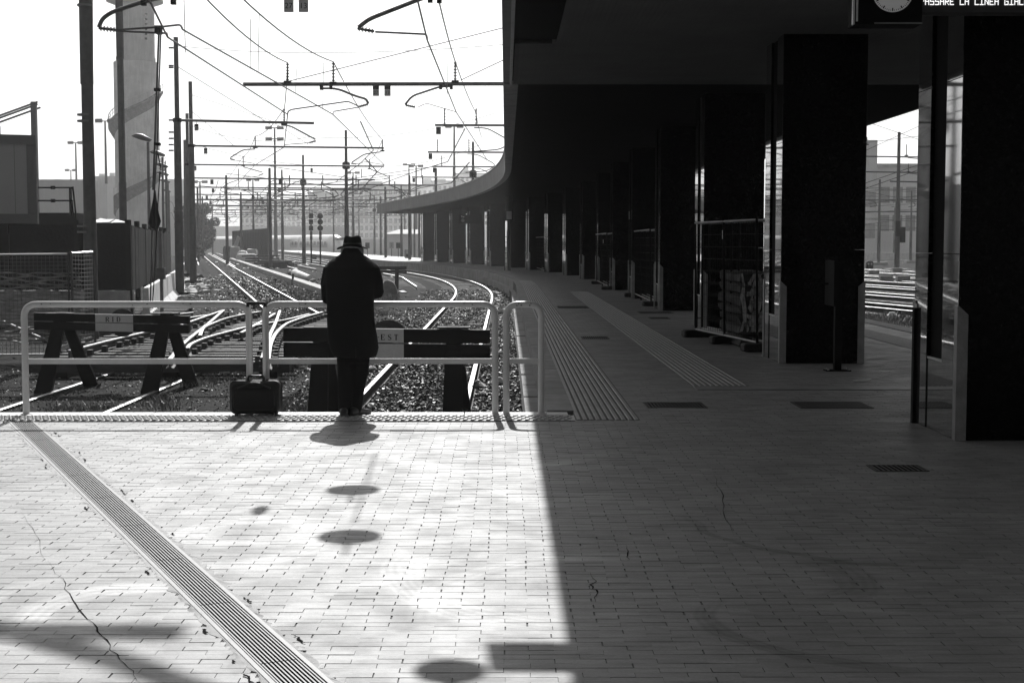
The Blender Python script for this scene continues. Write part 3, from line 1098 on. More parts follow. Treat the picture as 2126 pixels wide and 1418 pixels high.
n4 = 7000
stones('gravel', rng.uniform(-10, -3.3, n4), rng.uniform(14, 25.5, n4), np.full(n4, G + 0.04) + rng.uniform(-0.006, 0.008, n4), rng.uniform(0.006, 0.022, n4), 'ballast', kind='stuff', label='fine dark gravel strewn over the earth by the first bumper stop', category='gravel')


def blades(name, cx, cy, h, m, lean=0.5, z=G, wid=0.006, **tags):
    n_ = len(cx)
    th = rng.uniform(0, 2 * np.pi, n_)
    u = np.stack([np.cos(th), np.sin(th), np.zeros(n_)], 1)
    ln = rng.uniform(-lean, lean, (n_, 2)) * h[:, None]
    b0 = np.stack([cx, cy, np.full(n_, z - 0.01)], 1)
    wv = u * (wid * rng.uniform(0.7, 1.6, n_))[:, None]
    mid = b0 + np.stack([ln[:, 0] * 0.35, ln[:, 1] * 0.35, h * 0.6], 1)
    tip = b0 + np.stack([ln[:, 0], ln[:, 1], h], 1)
    vv = np.stack([b0 - wv, b0 + wv, mid + wv * 0.7, tip, mid - wv * 0.7], 1).reshape(-1, 3)
    ff = np.array([(0, 1, 2), (0, 2, 4), (4, 2, 3)])
    ff = (ff[None] + 5 * np.arange(n_)[:, None, None]).reshape(-1, 3)
    return bulk(name, vv, ff, m, **tags)


def clumps(cxs, n_, sd):
    k_ = rng.integers(0, len(cxs), n_)
    c_ = np.array(cxs)[k_]
    return c_[:, 0] + rng.normal(0, sd, n_), c_[:, 1] + rng.normal(0, sd, n_)


pts = [ground(*q, G)[:2] for q in ((330, 848), (345, 838), (440, 800), (230, 852), (120, 856), (180, 857), (400, 806), (610, 850), (620, 858), (600, 846), (420, 778), (300, 780), (240, 776), (690, 850), (340, 855))]
gx_, gy_ = clumps(pts, 1500, 0.16)
blades('weeds', gx_, gy_, rng.uniform(0.04, 0.2, len(gx_)), 'grass', 0.8, label='dry weed tufts growing at the foot of the platform edge', category='weeds', kind='stuff')
n_ = 16000
gy_ = rng.uniform(30, 78, n_)
gx_ = rng.uniform(-6.0, -2.6, n_) - np.array([off(q) for q in gy_]) - 0.06 * (gy_ - 30)
kk = (np.sin(gx_ * 1.3 + gy_ * 0.35) + np.sin(gy_ * 0.8 - gx_ * 0.7) + rng.normal(0, 0.7, n_)) > 0.1
gx_, gy_ = gx_[kk], gy_[kk]
blades('grass', gx_, gy_, rng.uniform(0.05, 0.22, len(gx_)), 'grass', 0.7, wid=0.010, label='patchy dry grass between the curving track and the siding', category='grass', kind='stuff')
n_ = 7000
gy_ = rng.uniform(27, 44, n_)
gx_ = 9.6 + rng.uniform(-0.9, 2.8, n_) + (gy_ - 27) * 0.05
blades('grass', gx_, gy_, rng.uniform(0.06, 0.3, n_), 'grass', 0.7, wid=0.010, label='rough grass strip beyond the far platform edge seen through the gap', category='grass', kind='stuff')
n_ = 4000
gy_ = rng.uniform(45, 85, n_)
gx_ = -8.35 - 0.222 * (gy_ - 52) + rng.uniform(0.9, 3.2, n_)
blades('weeds', gx_, gy_, rng.uniform(0.05, 0.2, n_), 'grass', 0.7, wid=0.012, label='weeds along the old siding beside the low kerb', category='weeds', kind='stuff')

# low kerb wall to the right of the siding
solo(MB().sweep([(-11.3 + 4.4 - 0.225 * (q - 58), q, 0) for q in np.linspace(58, 190, 8)], [(-0.25, G - 0.1), (-0.25, G + 0.32), (0.25, G + 0.32), (0.25, G - 0.1)]), 'low_kerb', 'concrete', 'long low concrete kerb running beside the old siding', 'kerb')

# ------------------------------------------------------------------ dismantled switch panels
def panel(label, x0, y0, x1, y1, half, rails, nsl, zb):
    t = thing('switch_section', label, 'track panel', ((x0 + x1) / 2, (y0 + y1) / 2, zb), 'dismantled switch panels lying in the yard')
    a_, b_ = Vector((x0, y0, 0)), Vector((x1, y1, 0))
    d_ = (b_ - a_).normalized()
    nn = Vector((d_.y, -d_.x, 0))
    me_ = meshdata(MB().box(-half, half, -0.125, 0.125, 0, 0.17), 'panel_sleeper', 'sleeper')
    for i in range(nsl):
        p = a_.lerp(b_, i / (nsl - 1))
        o_ = share(me_, 'sleeper', t, (p.x, p.y, zb + 0.14 + random.uniform(-0.008, 0.008)), random.uniform(-0.02, 0.02))
        o_.scale = (random.uniform(0.94, 1.08), 1, 1)
    # bearers below
    for s_ in (-0.7, 0.7):
        p, q = a_ + nn * s_ * half, b_ + nn * s_ * half
        MB().sweep([(p.x, p.y, zb + 0.02), (q.x, q.y, zb + 0.02)], [(-0.15, 0), (-0.15, 0.115), (0.15, 0.115), (0.15, 0)]).build('bearer', 'black', t)
    for pts_ in rails:
        P = [ground(u, v_, zb + 0.48) for u, v_ in pts_]
        Q = []
        for i in range(len(P) - 1):
            for k_ in range(5):
                Q.append(P[i].lerp(P[i + 1], k_ / 5))
        Q.append(P[-1])
        for _ in range(3):
            Q = [Q[0]] + [(Q[i - 1] + Q[i] * 2 + Q[i + 1]) / 4 for i in range(1, len(Q) - 1)] + [Q[-1]]
        MB().sweep(Q, RAILP, 0, lambda j: 1 if j in (5, 6, 7, 8, 9) else 0).build('rail', ['rust', 'pale_rail'], t)
        m_ = MB()
        acc = 0.0
        for i in range(1, len(Q)):
            acc += (Q[i] - Q[i - 1]).length
            if acc > 0.5:
                acc = 0.0
                dd_ = (Q[i] - Q[i - 1])
                dd_.z = 0
                dd_.normalize()
                sd_ = Vector((dd_.y, -dd_.x, 0))
                for sg in (-1, 1):
                    c_ = Q[i] + sd_ * sg * 0.10
                    m_.rbox((c_.x, c_.y, zb + 0.36), 0.09, 0.12, 0.11, 0)
        if m_.v:
            m_.build('rail_chair', 'rust', t, kind='stuff')
    return t


panel('nearest switch panel with splayed rails behind the first bumper stop', -6.5, 23.9, -7.6, 36.0, 1.45,
      [[(143, 727), (220, 707), (298, 689), (345, 678)], [(352, 745), (380, 711), (436, 668), (464, 643)], [(330, 690), (394, 667), (461, 644)],
       [(415, 696), (421, 679), (441, 670), (470, 659), (513, 650), (540, 646)], [(389, 722), (394, 713), (425, 700), (470, 688), (513, 677), (561, 669), (606, 660), (642, 651)]], 21, G)
panel('switch panel with curved rails between suitcase handle and man', -4.85, 23.9, -5.5, 37.5, 1.2,
      [[(556, 748), (561, 713), (572, 690), (594, 670), (628, 658), (669, 647)], [(545, 742), (560, 694), (572, 670), (581, 644)], [(500, 690), (527, 675), (556, 659), (570, 650)]], 24, G + 0.004)
panel('low rear switch panel with slanting pale rails', -9.6, 33.0, -11.2, 44.0, 1.4,
      [[(250, 672), (330, 655), (400, 648)], [(300, 680), (380, 660), (440, 652)]], 14, G + 0.002)

# ------------------------------------------------------------------ bumper stops
def serif_letters(word, c, h, adv, m_):
    """slab lettering made of strokes, in the XZ plane facing -Y; c = left baseline"""
    G_ = {
        'R': [((0.0, 0), (0.0, 1), 0.2), ((0.0, 0.96), (0.45, 0.96), 0.09), ((0.0, 0.52), (0.45, 0.52), 0.09), ((0.5, 0.93), (0.5, 0.56), 0.17), ((0.25, 0.5), (0.58, 0.02), 0.17), ((-0.12, 0.03), (0.16, 0.03), 0.07)],
        'I': [((0.25, 0), (0.25, 1), 0.2), ((0.05, 0.03), (0.45, 0.03), 0.07), ((0.05, 0.97), (0.45, 0.97), 0.07)],
        'D': [((0.0, 0), (0.0, 1), 0.2), ((0.0, 0.96), (0.38, 0.96), 0.08), ((0.0, 0.04), (0.38, 0.04), 0.08), ((0.38, 0.96), (0.55, 0.75), 0.12), ((0.55, 0.77), (0.55, 0.23), 0.19), ((0.55, 0.25), (0.38, 0.04), 0.12)],
        'E': [((0.0, 0), (0.0, 1), 0.2), ((-0.1, 0.965), (0.5, 0.965), 0.07), ((-0.1, 0.035), (0.52, 0.035), 0.07), ((0, 0.5), (0.32, 0.5), 0.07), ((0.5, 0.99), (0.5, 0.72), 0.06), ((0.52, 0.0), (0.52, 0.28), 0.06), ((0.32, 0.62), (0.32, 0.38), 0.06)],
        'S': [((0.48, 0.72), (0.48, 1.0), 0.06), ((0.45, 0.94), (0.12, 0.95), 0.09), ((0.06, 0.9), (0.06, 0.62), 0.15), ((0.05, 0.66), (0.5, 0.36), 0.2), ((0.5, 0.38), (0.5, 0.1), 0.15), ((0.45, 0.06), (0.1, 0.06), 0.09), ((0.03, 0.0), (0.03, 0.28), 0.06)],
        'T': [((0.28, 0), (0.28, 1), 0.2), ((-0.02, 0.965), (0.58, 0.965), 0.07), ((-0.02, 0.99), (-0.02, 0.72), 0.06), ((0.58, 0.99), (0.58, 0.72), 0.06), ((0.1, 0.03), (0.46, 0.03), 0.07)],
        'O': [((0.0, 0.25), (0.0, 0.75), 0.18), ((0.55, 0.25), (0.55, 0.75), 0.18), ((0.0, 0.75), (0.2, 0.96), 0.1), ((0.2, 0.96), (0.38, 0.96), 0.08), ((0.38, 0.96), (0.55, 0.75), 0.1), ((0.0, 0.25), (0.2, 0.04), 0.1), ((0.2, 0.04), (0.38, 0.04), 0.08), ((0.38, 0.04), (0.55, 0.25), 0.1)],
        '-': [((0.45, 0.5), (0.7, 0.5), 0.12)],
        'V': [((0.0, 1), (0.25, 0), 0.2), ((0.25, 0), (0.52, 1), 0.08), ((-0.12, 0.97), (0.14, 0.97), 0.06), ((0.4, 0.97), (0.64, 0.97), 0.06)]}
    x = 0.0
    c = Vector(c)
    e = 0
    for ch in word:
        for (p, q, wd) in G_.get(ch, []):
            p2, q2 = Vector(p), Vector(q)
            d_ = (q2 - p2)
            d_.normalize()
            nn = Vector((-d_.y, d_.x)) * wd / 2
            e += 1
            dy = -0.0004 * (e % 9)
            vs = [c + Vector((x + (a_.x) * h, dy, a_.y * h)) for a_ in (p2 - nn, q2 - nn, q2 + nn, p2 + nn)]
            m_.add(vs, [(0, 1, 2, 3)])
        x += adv * h
    return m_


def bumper(name, label, px0, px1, py_top, py_bot, Y, plate, word, wpx, legs, disc, tilt=0.0):
    p0, p1 = at(px0, py_top, Y), at(px1, py_bot, Y)
    x0, x1, zt, zb = p0.x, p1.x, p0.z, p1.z
    t = thing('bumper_stop', label, 'bumper stop', ((x0 + x1) / 2, Y, G), 'timber bumper stops at the track ends')
    hgt = zt - zb
    mid = (zt + zb) / 2

    def skew(z_, x_):
        return z_ + tilt * (x_ - (x0 + x1) / 2)
    for (za, zb_) in ((mid + hgt * 0.025, zt), (zb, mid - hgt * 0.025)):
        pa, pb = at(plate[0], py_top, Y).x, at(plate[1], py_top, Y).x
        for (xa, xb, mm, dy, nm) in ((x0, x1, 'black', 0.0, 'beam'), (pa, pb, 'plate', -0.012, 'plate')):
            vs = []
            th = 0.12 if nm == 'beam' else 0.010
            for yq in (Y + dy, Y + dy + th):
                vs += [(xa, yq, skew(za, xa)), (xb, yq, skew(za, xb)), (xb, yq, skew(zb_, xb)), (xa, yq, skew(zb_, xa))]
            MB().add(vs, [(0, 1, 2, 3), (7, 6, 5, 4), (0, 4, 5, 1), (1, 5, 6, 2), (2, 6, 7, 3), (3, 7, 4, 0)]).build(nm, mm, t)
    m_ = MB()
    lp = at(wpx[0], wpx[1], Y)
    serif_letters(word, (lp.x, Y - 0.014, lp.z), wpx[2] * Y / FPX, wpx[3], m_)
    m_.build('lettering', 'black', t, kind='stuff')
    for (pa, pb, kx) in legs:
        top = at(pa, py_top, Y).x
        # front leg leans towards the viewer, rear strut away
        for (yt, ybm, xb, wt, wb) in ((Y + 0.121, Y - 0.42, at(pb, py_top, Y).x, 0.085, 0.135), (Y + 0.18, Y + 0.75, top + kx, 0.08, 0.12)):
            ztp = zt + 0.03
            vs = []
            for dy in (0.0, 0.07):
                vs += [(top - wt, yt + dy, ztp), (top + wt, yt + dy, ztp), (xb + wb, ybm + dy, G - 0.05), (xb - wb, ybm + dy, G - 0.05)]
            MB().add(vs, [(0, 1, 2, 3), (7, 6, 5, 4), (0, 4, 5, 1), (1, 5, 6, 2), (2, 6, 7, 3), (3, 7, 4, 0)]).build('leg', 'black', t)
        m_ = MB().box(top - 0.2, top + 0.2, Y - 0.003, Y + 0.19, zt + 0.002, zt + 0.022)
        m_.build('cap_plate', 'rust', t)
    if disc:
        c_ = at(disc[0], disc[1], Y)
        MB().lathe((c_.x, Y + 0.5, c_.z), [(disc[2] * 0.4, 0), (disc[2], 0.01), (disc[2], 0.03), (0.09, 0.06), (0.08, 0.36)], 28, axis='y').build('buffer_disc', 'rust', t, True)
    return t


bumper('bumper_stop', 'black timber bumper stop with white plate RID on stub track', 70, 392, 653, 688, 21.8, (198, 276), 'RID', (221, 668, 10, 1.15), ((122, 100, 0.28), (341, 318, 0.25)), (237, 674, 0.22), -0.022)
bumper('bumper_stop', 'black timber bumper stop with white EST plate behind the standing man', 588, 1017, 683, 742, 17.4, (700, 838), '-EST', (779, 706, 12, 1.12), ((664, 664, 0.1), (941, 941, 0.1)), (800, 712, 0.26), -0.012)
t = thing('bumper_stop', 'small dark bumper stop in mid yard, without lettering', 'bumper stop', at(795, 600, 71), 'timber bumper stops at the track ends')
p0, p1 = at(745, 553, 71), at(844, 567, 71)
MB().box(p0.x, p1.x, 71, 71.15, p1.z + 0.17, p0.z).build('beam', 'black', t)
MB().box(p0.x + 0.1, p1.x, 71.02, 71.17, p1.z, p1.z + 0.14).build('beam', 'black', t)
for px_ in (766, 823):
    x_ = at(px_, 560, 71).x
    MB().box(x_ - 0.09, x_ + 0.09, 71.18, 71.36, G - 0.1, p0.z).build('leg', 'black', t)
# stub rail behind and half-buried round block in front
c_ = at(806, 610, 62)
m_ = MB()
vs = []
for yq in (62, 62.18):
    for k_ in range(13):
        a_ = math.pi * k_ / 12
        vs.append((c_.x + 0.42 * math.cos(a_), yq, G - 0.05 + 0.74 * math.sin(a_)))
m_.add(vs, [tuple(range(13)), tuple(range(25, 12, -1))] + [(k_, k_ + 1, k_ + 14, k_ + 13) for k_ in range(12)] + [(12, 0, 13, 25)])
solo(m_, 'stop_block', 'galv', 'grey round-topped stop block in the grass beside the man', 'stop block')

# ================================================================== RAILING
YR = 13.62


def railing(label, pxa, pxb):
    xa, xb = at(pxa, 740, YR).x, at(pxb, 740, YR).x
    zt = at(700, 632, YR).z
    zm = at(700, 750, YR).z
    t = thing('railing', label, 'railing', ((xa + xb) / 2, YR, 0), 'white tube railings along the platform front')
    pts_ = rounded([(xa, YR, -0.02), (xa, YR, zt), (xb, YR, zt), (xb, YR, -0.02)], 0.13, 8)
    MB().tube(pts_, 0.032, 14).build('hoop', 'white', t, True)
    MB().box(xa + 0.03, xb - 0.03, YR - 0.012, YR + 0.012, zm - 0.026, zm + 0.026).build('middle_bar', 'white', t)
    for x_ in (xa, xb):
        MB().lathe((x_, YR, 0.0045), [(0.055, 0), (0.055, 0.006), (0.034, 0.008)], 14).build('foot_flange', 'white', t, True)
    m_ = MB()
    for _ in range(6):
        x_ = random.uniform(xa + 0.1, xb - 0.1)
        m_.rbox((x_, YR - 0.0325, zt + random.uniform(-0.01, 0.012)), random.uniform(0.006, 0.016), 0.002, random.uniform(0.005, 0.012))
    m_.build('paint_chip', 'rust', t)
    return t


railing('white tube railing in front of the RID bumper stop', 52, 518)
railing('long white tube railing the man leans on', 552, 1028)
railing('narrow white tube hoop standing at the platform corner', 1051, 1124)

# ================================================================== MAN
def ring(cx, cy, z, rx, ry, n=28, p=2.3, tw=0.0):
    out = []
    for j in range(n):
        a_ = 2 * math.pi * j / n
        c_, s_ = math.cos(a_), math.sin(a_)
        x_ = math.copysign(abs(c_) ** (2 / p), c_) * rx
        y_ = math.copysign(abs(s_) ** (2 / p), s_) * ry
        out.append(Vector((cx + x_, cy + y_ + tw * x_, z)))
    return out


def remeshed(mb, name, m, parent, voxel=0.012, smooth_it=4):
    o_ = mb.build(name, m, parent, True)
    md = o_.modifiers.new('r', 'REMESH')
    md.mode = 'VOXEL'
    md.voxel_size = voxel
    ms = o_.modifiers.new('s', 'SMOOTH')
    ms.iterations = smooth_it
    ms.factor = 0.5
    dg = bpy.context.evaluated_depsgraph_get()
    me = bpy.data.meshes.new_from_object(o_.evaluated_get(dg))
    old = o_.data
    o_.modifiers.clear()
    o_.data = me
    me.name = name
    me.shade_smooth()
    bpy.data.meshes.remove(old)
    return o_


fp = ground(728, 864)
MX, MY = fp.x, fp.y
S = MY / FPX


def mx(px):
    return at(px, 640, MY).x


def mz(py):
    return at(730, py, MY).z


man = thing('person', 'old man in black coat and hat leaning on the white railing, seen from behind', 'person', (MX, MY, 0))
# coat torso: (py, left px, right px, depth, forward shift)
secs = [(521, 714, 747, 0.085, 0.045), (529, 706, 755, 0.10, 0.03), (536, 694, 767, 0.125, 0.015), (544, 684, 777, 0.145, 0.0), (556, 677, 784, 0.160, -0.02), (585, 678, 781, 0.168, -0.03),
        (612, 680, 778, 0.165, -0.03), (640, 680, 777, 0.165, -0.025), (670, 680, 779, 0.17, -0.02), (700, 681, 784, 0.175, -0.01), (722, 685, 786, 0.178, 0.0), (735, 691, 783, 0.176, 0.0), (741, 698, 779, 0.17, 0.0)]
rings = []
for py, a_, b_, dp, fs_ in secs:
    rings.append(ring((mx(a_) + mx(b_)) / 2, MY - 0.02 + fs_, mz(py), (mx(b_) - mx(a_)) / 2, dp, 32, 2.4))
cb_ = MB().loft(rings[::-1])
# sleeves: shoulder, elbow, wrist
for side, sh, el, wr in ((-1, (687, 563), (681, 618), (722, 600)), (1, (775, 563), (782, 606), (752, 598))):
    psh = Vector((mx(sh[0]), MY - 0.02, mz(sh[1])))
    pel = Vector((mx(el[0]), MY + 0.03, mz(el[1])))
    pwr = Vector((mx(wr[0]), YR - 0.01, mz(617)))
    pm_ = psh.lerp(pel, 0.5) + Vector((side * 0.012, -0.02, 0))
    cb_.tube([psh + Vector((-side * 0.05, 0, 0.03)), psh, pm_, pel], 0.082, 16, r1=0.064)
    cb_.tube([pel + Vector((0, -0.02, 0)), pel.lerp(pwr, 0.5) + Vector((0, 0, 0.005)), pwr], 0.066, 16, r1=0.052)
    cb_.lathe(pel, [(0.001, -0.07), (0.05, -0.05), (0.07, 0), (0.05, 0.05), (0.001, 0.07)], 14)
# collar
cb_.loft([ring((mx(714) + mx(747)) / 2, MY + 0.03, mz(530), 0.10, 0.11, 24), ring((mx(714) + mx(747)) / 2, MY + 0.035, mz(515), 0.080, 0.10, 24)])
remeshed(cb_, 'coat', 'coat', man, 0.011, 5)
m_ = MB()
vent_x = mx(742)
m_.add([(vent_x - 0.002, MY - 0.197, mz(742)), (vent_x + 0.008, MY - 0.199, mz(738)), (vent_x + 0.004, MY - 0.199, mz(690)), (vent_x, MY - 0.197, mz(690))], [(0, 1, 2, 3)])
m_.build('coat_vent', 'crack', man)
for (a_, b_) in ((774, 786),):
    MB().loft([ring((mx(a_) + mx(b_)) / 2, MY - 0.03, mz(720), 0.03, 0.06, 12), ring((mx(771) + mx(784)) / 2, MY - 0.03, mz(734), 0.024, 0.05, 12), ring(mx(779), MY - 0.03, mz(740), 0.006, 0.02, 12)]).build('coat_flap', 'coat', man, True)
# trousers: both legs
tb = MB()
legs = {-1: [(725, 697, 735, 0.11, 0.0), (760, 699, 733, 0.098, 0.0), (790, 700, 731, 0.088, 0.005), (820, 700, 728, 0.078, 0.0), (845, 701, 727, 0.072, -0.005), (858, 702, 727, 0.07, -0.005)],
        1: [(725, 730, 767, 0.11, 0.02), (750, 730, 766, 0.10, 0.03), (775, 729, 763, 0.09, 0.05), (800, 727, 757, 0.08, 0.05), (825, 725, 752, 0.072, 0.05), (848, 724, 749, 0.068, 0.045), (857, 724, 749, 0.067, 0.045)]}
for s_, q in legs.items():
    tb.loft([ring((mx(a_) + mx(b_)) / 2, MY + fs_, mz(py), (mx(b_) - mx(a_)) / 2, dp, 20, 2.2) for py, a_, b_, dp, fs_ in q][::-1])
tb.loft([ring((mx(699) + mx(766)) / 2, MY + 0.01, mz(py), (mx(766) - mx(699)) / 2 * 0.98, 0.125, 24) for py in (752, 735, 705)])
remeshed(tb, 'trousers', 'trouser', man, 0.011, 5)
for cx_p, rot, dy in ((713, 0.06, 0.0), (739, -0.55, 0.045)):
    sx = mx(cx_p)
    m_ = MB()
    ca_, sa_ = math.cos(rot), math.sin(rot)
    rr = []
    for (u, wd, ht, z0) in ((-0.105, 0.030, 0.055, 0.004), (-0.085, 0.040, 0.085, 0.002), (-0.03, 0.042, 0.10, 0.002), (0.03, 0.046, 0.085, 0.002), (0.09, 0.052, 0.062, 0.002), (0.15, 0.050, 0.05, 0.002), (0.19, 0.034, 0.038, 0.004), (0.205, 0.012, 0.022, 0.008)):
        g_ = []
        for j in range(14):
            a_ = 2 * math.pi * j / 14
            lx, lz = wd * math.cos(a_), z0 + ht / 2 + ht / 2 * math.sin(a_)
            g_.append(Vector((sx + lx * ca_ - u * sa_, MY + dy - 0.01 + lx * sa_ + u * ca_, max(0.0025, lz))))
        rr.append(g_)
    m_.loft(rr).build('shoe', 'leather', man, True)
# body: head, neck and hands in one skin mesh that runs on inside the clothes
hx_, hz_ = mx(731), mz(524)
hy = MY + 0.06
sk = MB()
hr = []
for k_, (dz, rx, ry, dy) in enumerate(((-0.125, 0.045, 0.05, 0.035), (-0.105, 0.062, 0.075, 0.025), (-0.07, 0.070, 0.088, 0.01), (-0.03, 0.074, 0.096, 0.0), (0.02, 0.077, 0.099, 0.0), (0.06, 0.075, 0.096, 0.0), (0.10, 0.062, 0.08, 0.0), (0.125, 0.035, 0.05, 0.0))):
    hr.append(ring(hx_, hy + dy, hz_ + dz, rx, ry, 24, 2.1))
sk.loft(hr)
sk.tube([(hx_, hy + 0.16, hz_ - 0.005), (hx_, hy + 0.10, hz_ + 0.035)], 0.015, 8, r1=0.008)      # nose
sk.tube([(hx_ - 0.03, hy + 0.092, hz_ - 0.055), (hx_ + 0.03, hy + 0.092, hz_ - 0.055)], 0.008, 8)  # mouth
for s_ in (-1, 1):
    sk.lathe((hx_ + s_ * 0.078, hy - 0.005, hz_ - 0.01), [(0.001, -0.034), (0.014, -0.025), (0.018, 0.01), (0.012, 0.03), (0.001, 0.036)], 10, sy=1.5)
    sk.lathe((hx_ + s_ * 0.032, hy + 0.088, hz_ + 0.015), [(0.001, -0.01), (0.012, 0), (0.001, 0.01)], 10)
sk.tube([(hx_, hy - 0.005, hz_ - 0.09), (hx_, MY + 0.03, mz(540))], 0.058, 14)
trunk = [ring(hx_, MY + 0.0, mz(q), 0.10, 0.085, 18) for q in (542, 600, 680, 740)]
sk.loft(trunk[::-1])
for s_, wpx in ((-1, 722), (1, 752)):
    wr = Vector((mx(wpx), YR - 0.01, mz(617)))
    shd = Vector((mx(731) + s_ * 0.19, MY, mz(556)))
    elb = Vector((mx(681) if s_ < 0 else mx(782), MY + 0.03, mz(612)))
    sk.tube([(hx_, MY, mz(550)), shd, elb, wr], 0.045, 10, r1=0.028)
    palm = wr + Vector((-s_ * 0.035, 0.07, -0.005))
    sk.tube([wr, palm], 0.030, 10, r1=0.034)
    for f_ in range(4):
        b0 = palm + Vector(((f_ - 1.5) * 0.017, 0.02, 0.006))
        ln = (0.07, 0.08, 0.075, 0.06)[f_]
        sk.tube([b0, b0 + Vector((-s_ * 0.008, ln * 0.55, -0.008)), b0 + Vector((-s_ * 0.016, ln * 0.75, -0.04))], 0.0095, 8)
    sk.tube([palm + Vector((-s_ * 0.028, -0.03, 0)), palm + Vector((-s_ * 0.05, 0.01, -0.01)), palm + Vector((-s_ * 0.05, 0.035, -0.02))], 0.0105, 8)
remeshed(sk, 'body', 'skin', man, 0.008, 3)
# hair below the brim
hb = MB()
hb.loft([ring(hx_, hy - 0.004, mz(py), rx, ry, 26, 2.1) for py, rx, ry in ((531, 0.070, 0.095), (526, 0.083, 0.105), (520, 0.094, 0.110), (515, 0.092, 0.109), (509, 0.080, 0.100))])
for _ in range(500):
    a_ = random.choice((random.gauss(math.pi * 1.06, 0.25), random.gauss(math.pi * 1.94, 0.25), random.uniform(math.pi, math.pi * 2)))
    z0 = mz(random.uniform(513, 523))
    p = Vector((hx_ + 0.088 * math.cos(a_), hy + 0.104 * math.sin(a_), z0))
    q = p + Vector((0.022 * math.cos(a_) * random.uniform(0.3, 1), 0.012 * math.sin(a_), -random.uniform(0.012, 0.035)))
    hb.tube([p, p.lerp(q, 0.5) + Vector((0.005 * math.cos(a_), 0, 0)), q], 0.0035, 4, r1=0.0012)
hb.build('hair', 'hair', man, kind='stuff')
# hat
ht = MB()
hb_z = mz(510.5)
rings = []
n_ = 36


def hring(rx, ry, dz, brim=False, pinch=0.0, dx=0.0):
    g_ = []
    for j in range(n_):
        a_ = 2 * math.pi * j / n_
        c_, s_ = math.cos(a_), math.sin(a_)
        z_ = hb_z + dz
        if brim:
            z_ += brim * (-0.026 * c_ * c_ + 0.004 * max(0, -s_))
        z_ -= pinch * max(0, 1 - abs(c_) * 1.8)
        g_.append(Vector((hx_ + dx + rx * c_, hy + ry * s_, z_)))
    return g_


bw_ = (mx(761) - mx(697)) / 2
rings = [hring(0.076, 0.10, -0.006, 0.3), hring(bw_ * 0.98, 0.160, -0.010, 1.0), hring(bw_ * 1.01, 0.165, -0.003, 1.0), hring(bw_ * 0.97, 0.160, 0.004, 0.95), hring(0.092, 0.112, 0.004, 0.35),
         hring(0.088, 0.108, 0.02, dx=0.001), hring(0.083, 0.103, 0.055, dx=0.002), hring(0.077, 0.096, 0.082, dx=0.002), hring(0.066, 0.084, 0.093, pinch=0.010), hring(0.045, 0.06, 0.090, pinch=0.022), hring(0.012, 0.02, 0.084, pinch=0.024)]
for g_ in rings:
    for q in g_:
        q.z += 0.05 * (q.x - hx_) * (1 if (q.z - hb_z) > 0.05 else 0.1)
ht.loft(rings)
hat = ht.build('hat', 'felt', man, True)
hbm = MB().loft([hring(0.0895, 0.1095, 0.008, dx=0.001), hring(0.0880, 0.108, 0.026, dx=0.001)], cap=False)
hbm.build('hat_band', 'leather', hat)

# ================================================================== SUITCASE
sp = ground(531, 862)
SXc, SYc = sp.x, sp.y - 0.02
sc_ = thing('suitcase', 'small black wheeled suitcase with raised silver handle beside the man', 'suitcase', (SXc, SYc, 0))


def sx_(px):
    return at(px, 760, SYc).x


def sz_(py):
    return at(531, py, SYc).z


def rrect(x0, x1, z0, z1, y, r_, n=5):
    g_ = []
    for (cx, cz, a0) in ((x1 - r_, z1 - r_, 0), (x0 + r_, z1 - r_, 90), (x0 + r_, z0 + r_, 180), (x1 - r_, z0 + r_, 270)):
        for k_ in range(n + 1):
            a_ = R(a0 + 90 * k_ / n)
            g_.append(Vector((cx + r_ * math.cos(a_), y, cz + r_ * math.sin(a_))))
    return g_


xa, xb, za, zb = sx_(481), sx_(582), 0.03, sz_(790)
bd = MB().loft([rrect(xa + 0.02, xb - 0.02, za + 0.02, zb - 0.02, SYc - 0.12, 0.04), rrect(xa + 0.004, xb - 0.004, za, zb - 0.003, SYc - 0.10, 0.05), rrect(xa, xb, za, zb, SYc, 0.05), rrect(xa + 0.004, xb - 0.004, za, zb - 0.003, SYc + 0.09, 0.05), rrect(xa + 0.02, xb - 0.02, za + 0.02, zb - 0.02, SYc + 0.11, 0.04)])
body_o = bd.build('case_body', 'case', sc_, True)
pk = MB().loft([rrect(sx_(490), sx_(573), 0.075, sz_(806), SYc - 0.150, 0.03), rrect(sx_(488), sx_(575), 0.07, sz_(804), SYc - 0.119, 0.035)])
pk.build('front_pocket', 'case', sc_, True)
for y_ in (-0.085, 0.08):
    MB().tube([p + Vector((0, 0, 0)) for p in rrect(xa - 0.001, xb + 0.001, za - 0.001, zb + 0.001, SYc + y_, 0.05)] + [rrect(xa - 0.001, xb + 0.001, za - 0.001, zb + 0.001, SYc + y_, 0.05)[0]], 0.006, 6).build('piping', 'leather', body_o, True)
MB().tube(rounded([(sx_(515), SYc - 0.02, zb - 0.01), (sx_(515), SYc - 0.02, zb + 0.045), (sx_(548), SYc - 0.02, zb + 0.045), (sx_(548), SYc - 0.02, zb - 0.01)], 0.03), 0.012, 8).build('carry_handle', 'leather', sc_, True)
for px_ in (518, 547):
    x_ = sx_(px_)
    MB().box(x_ - 0.013, x_ + 0.013, SYc + 0.05, SYc + 0.068, zb - 0.02, sz_(700)).build('handle_tube', 'alu', sc_)
    MB().box(x_ - 0.010, x_ + 0.010, SYc + 0.052, SYc + 0.066, sz_(700) - 0.004, sz_(634)).build('handle_tube', 'alu', sc_)
MB().tube(rounded([(sx_(514), SYc + 0.059, sz_(638)), (sx_(514), SYc + 0.059, sz_(630)), (sx_(550), SYc + 0.059, sz_(630)), (sx_(550), SYc + 0.059, sz_(638))], 0.02), 0.017, 8).build('grip', 'rubber', sc_, True)
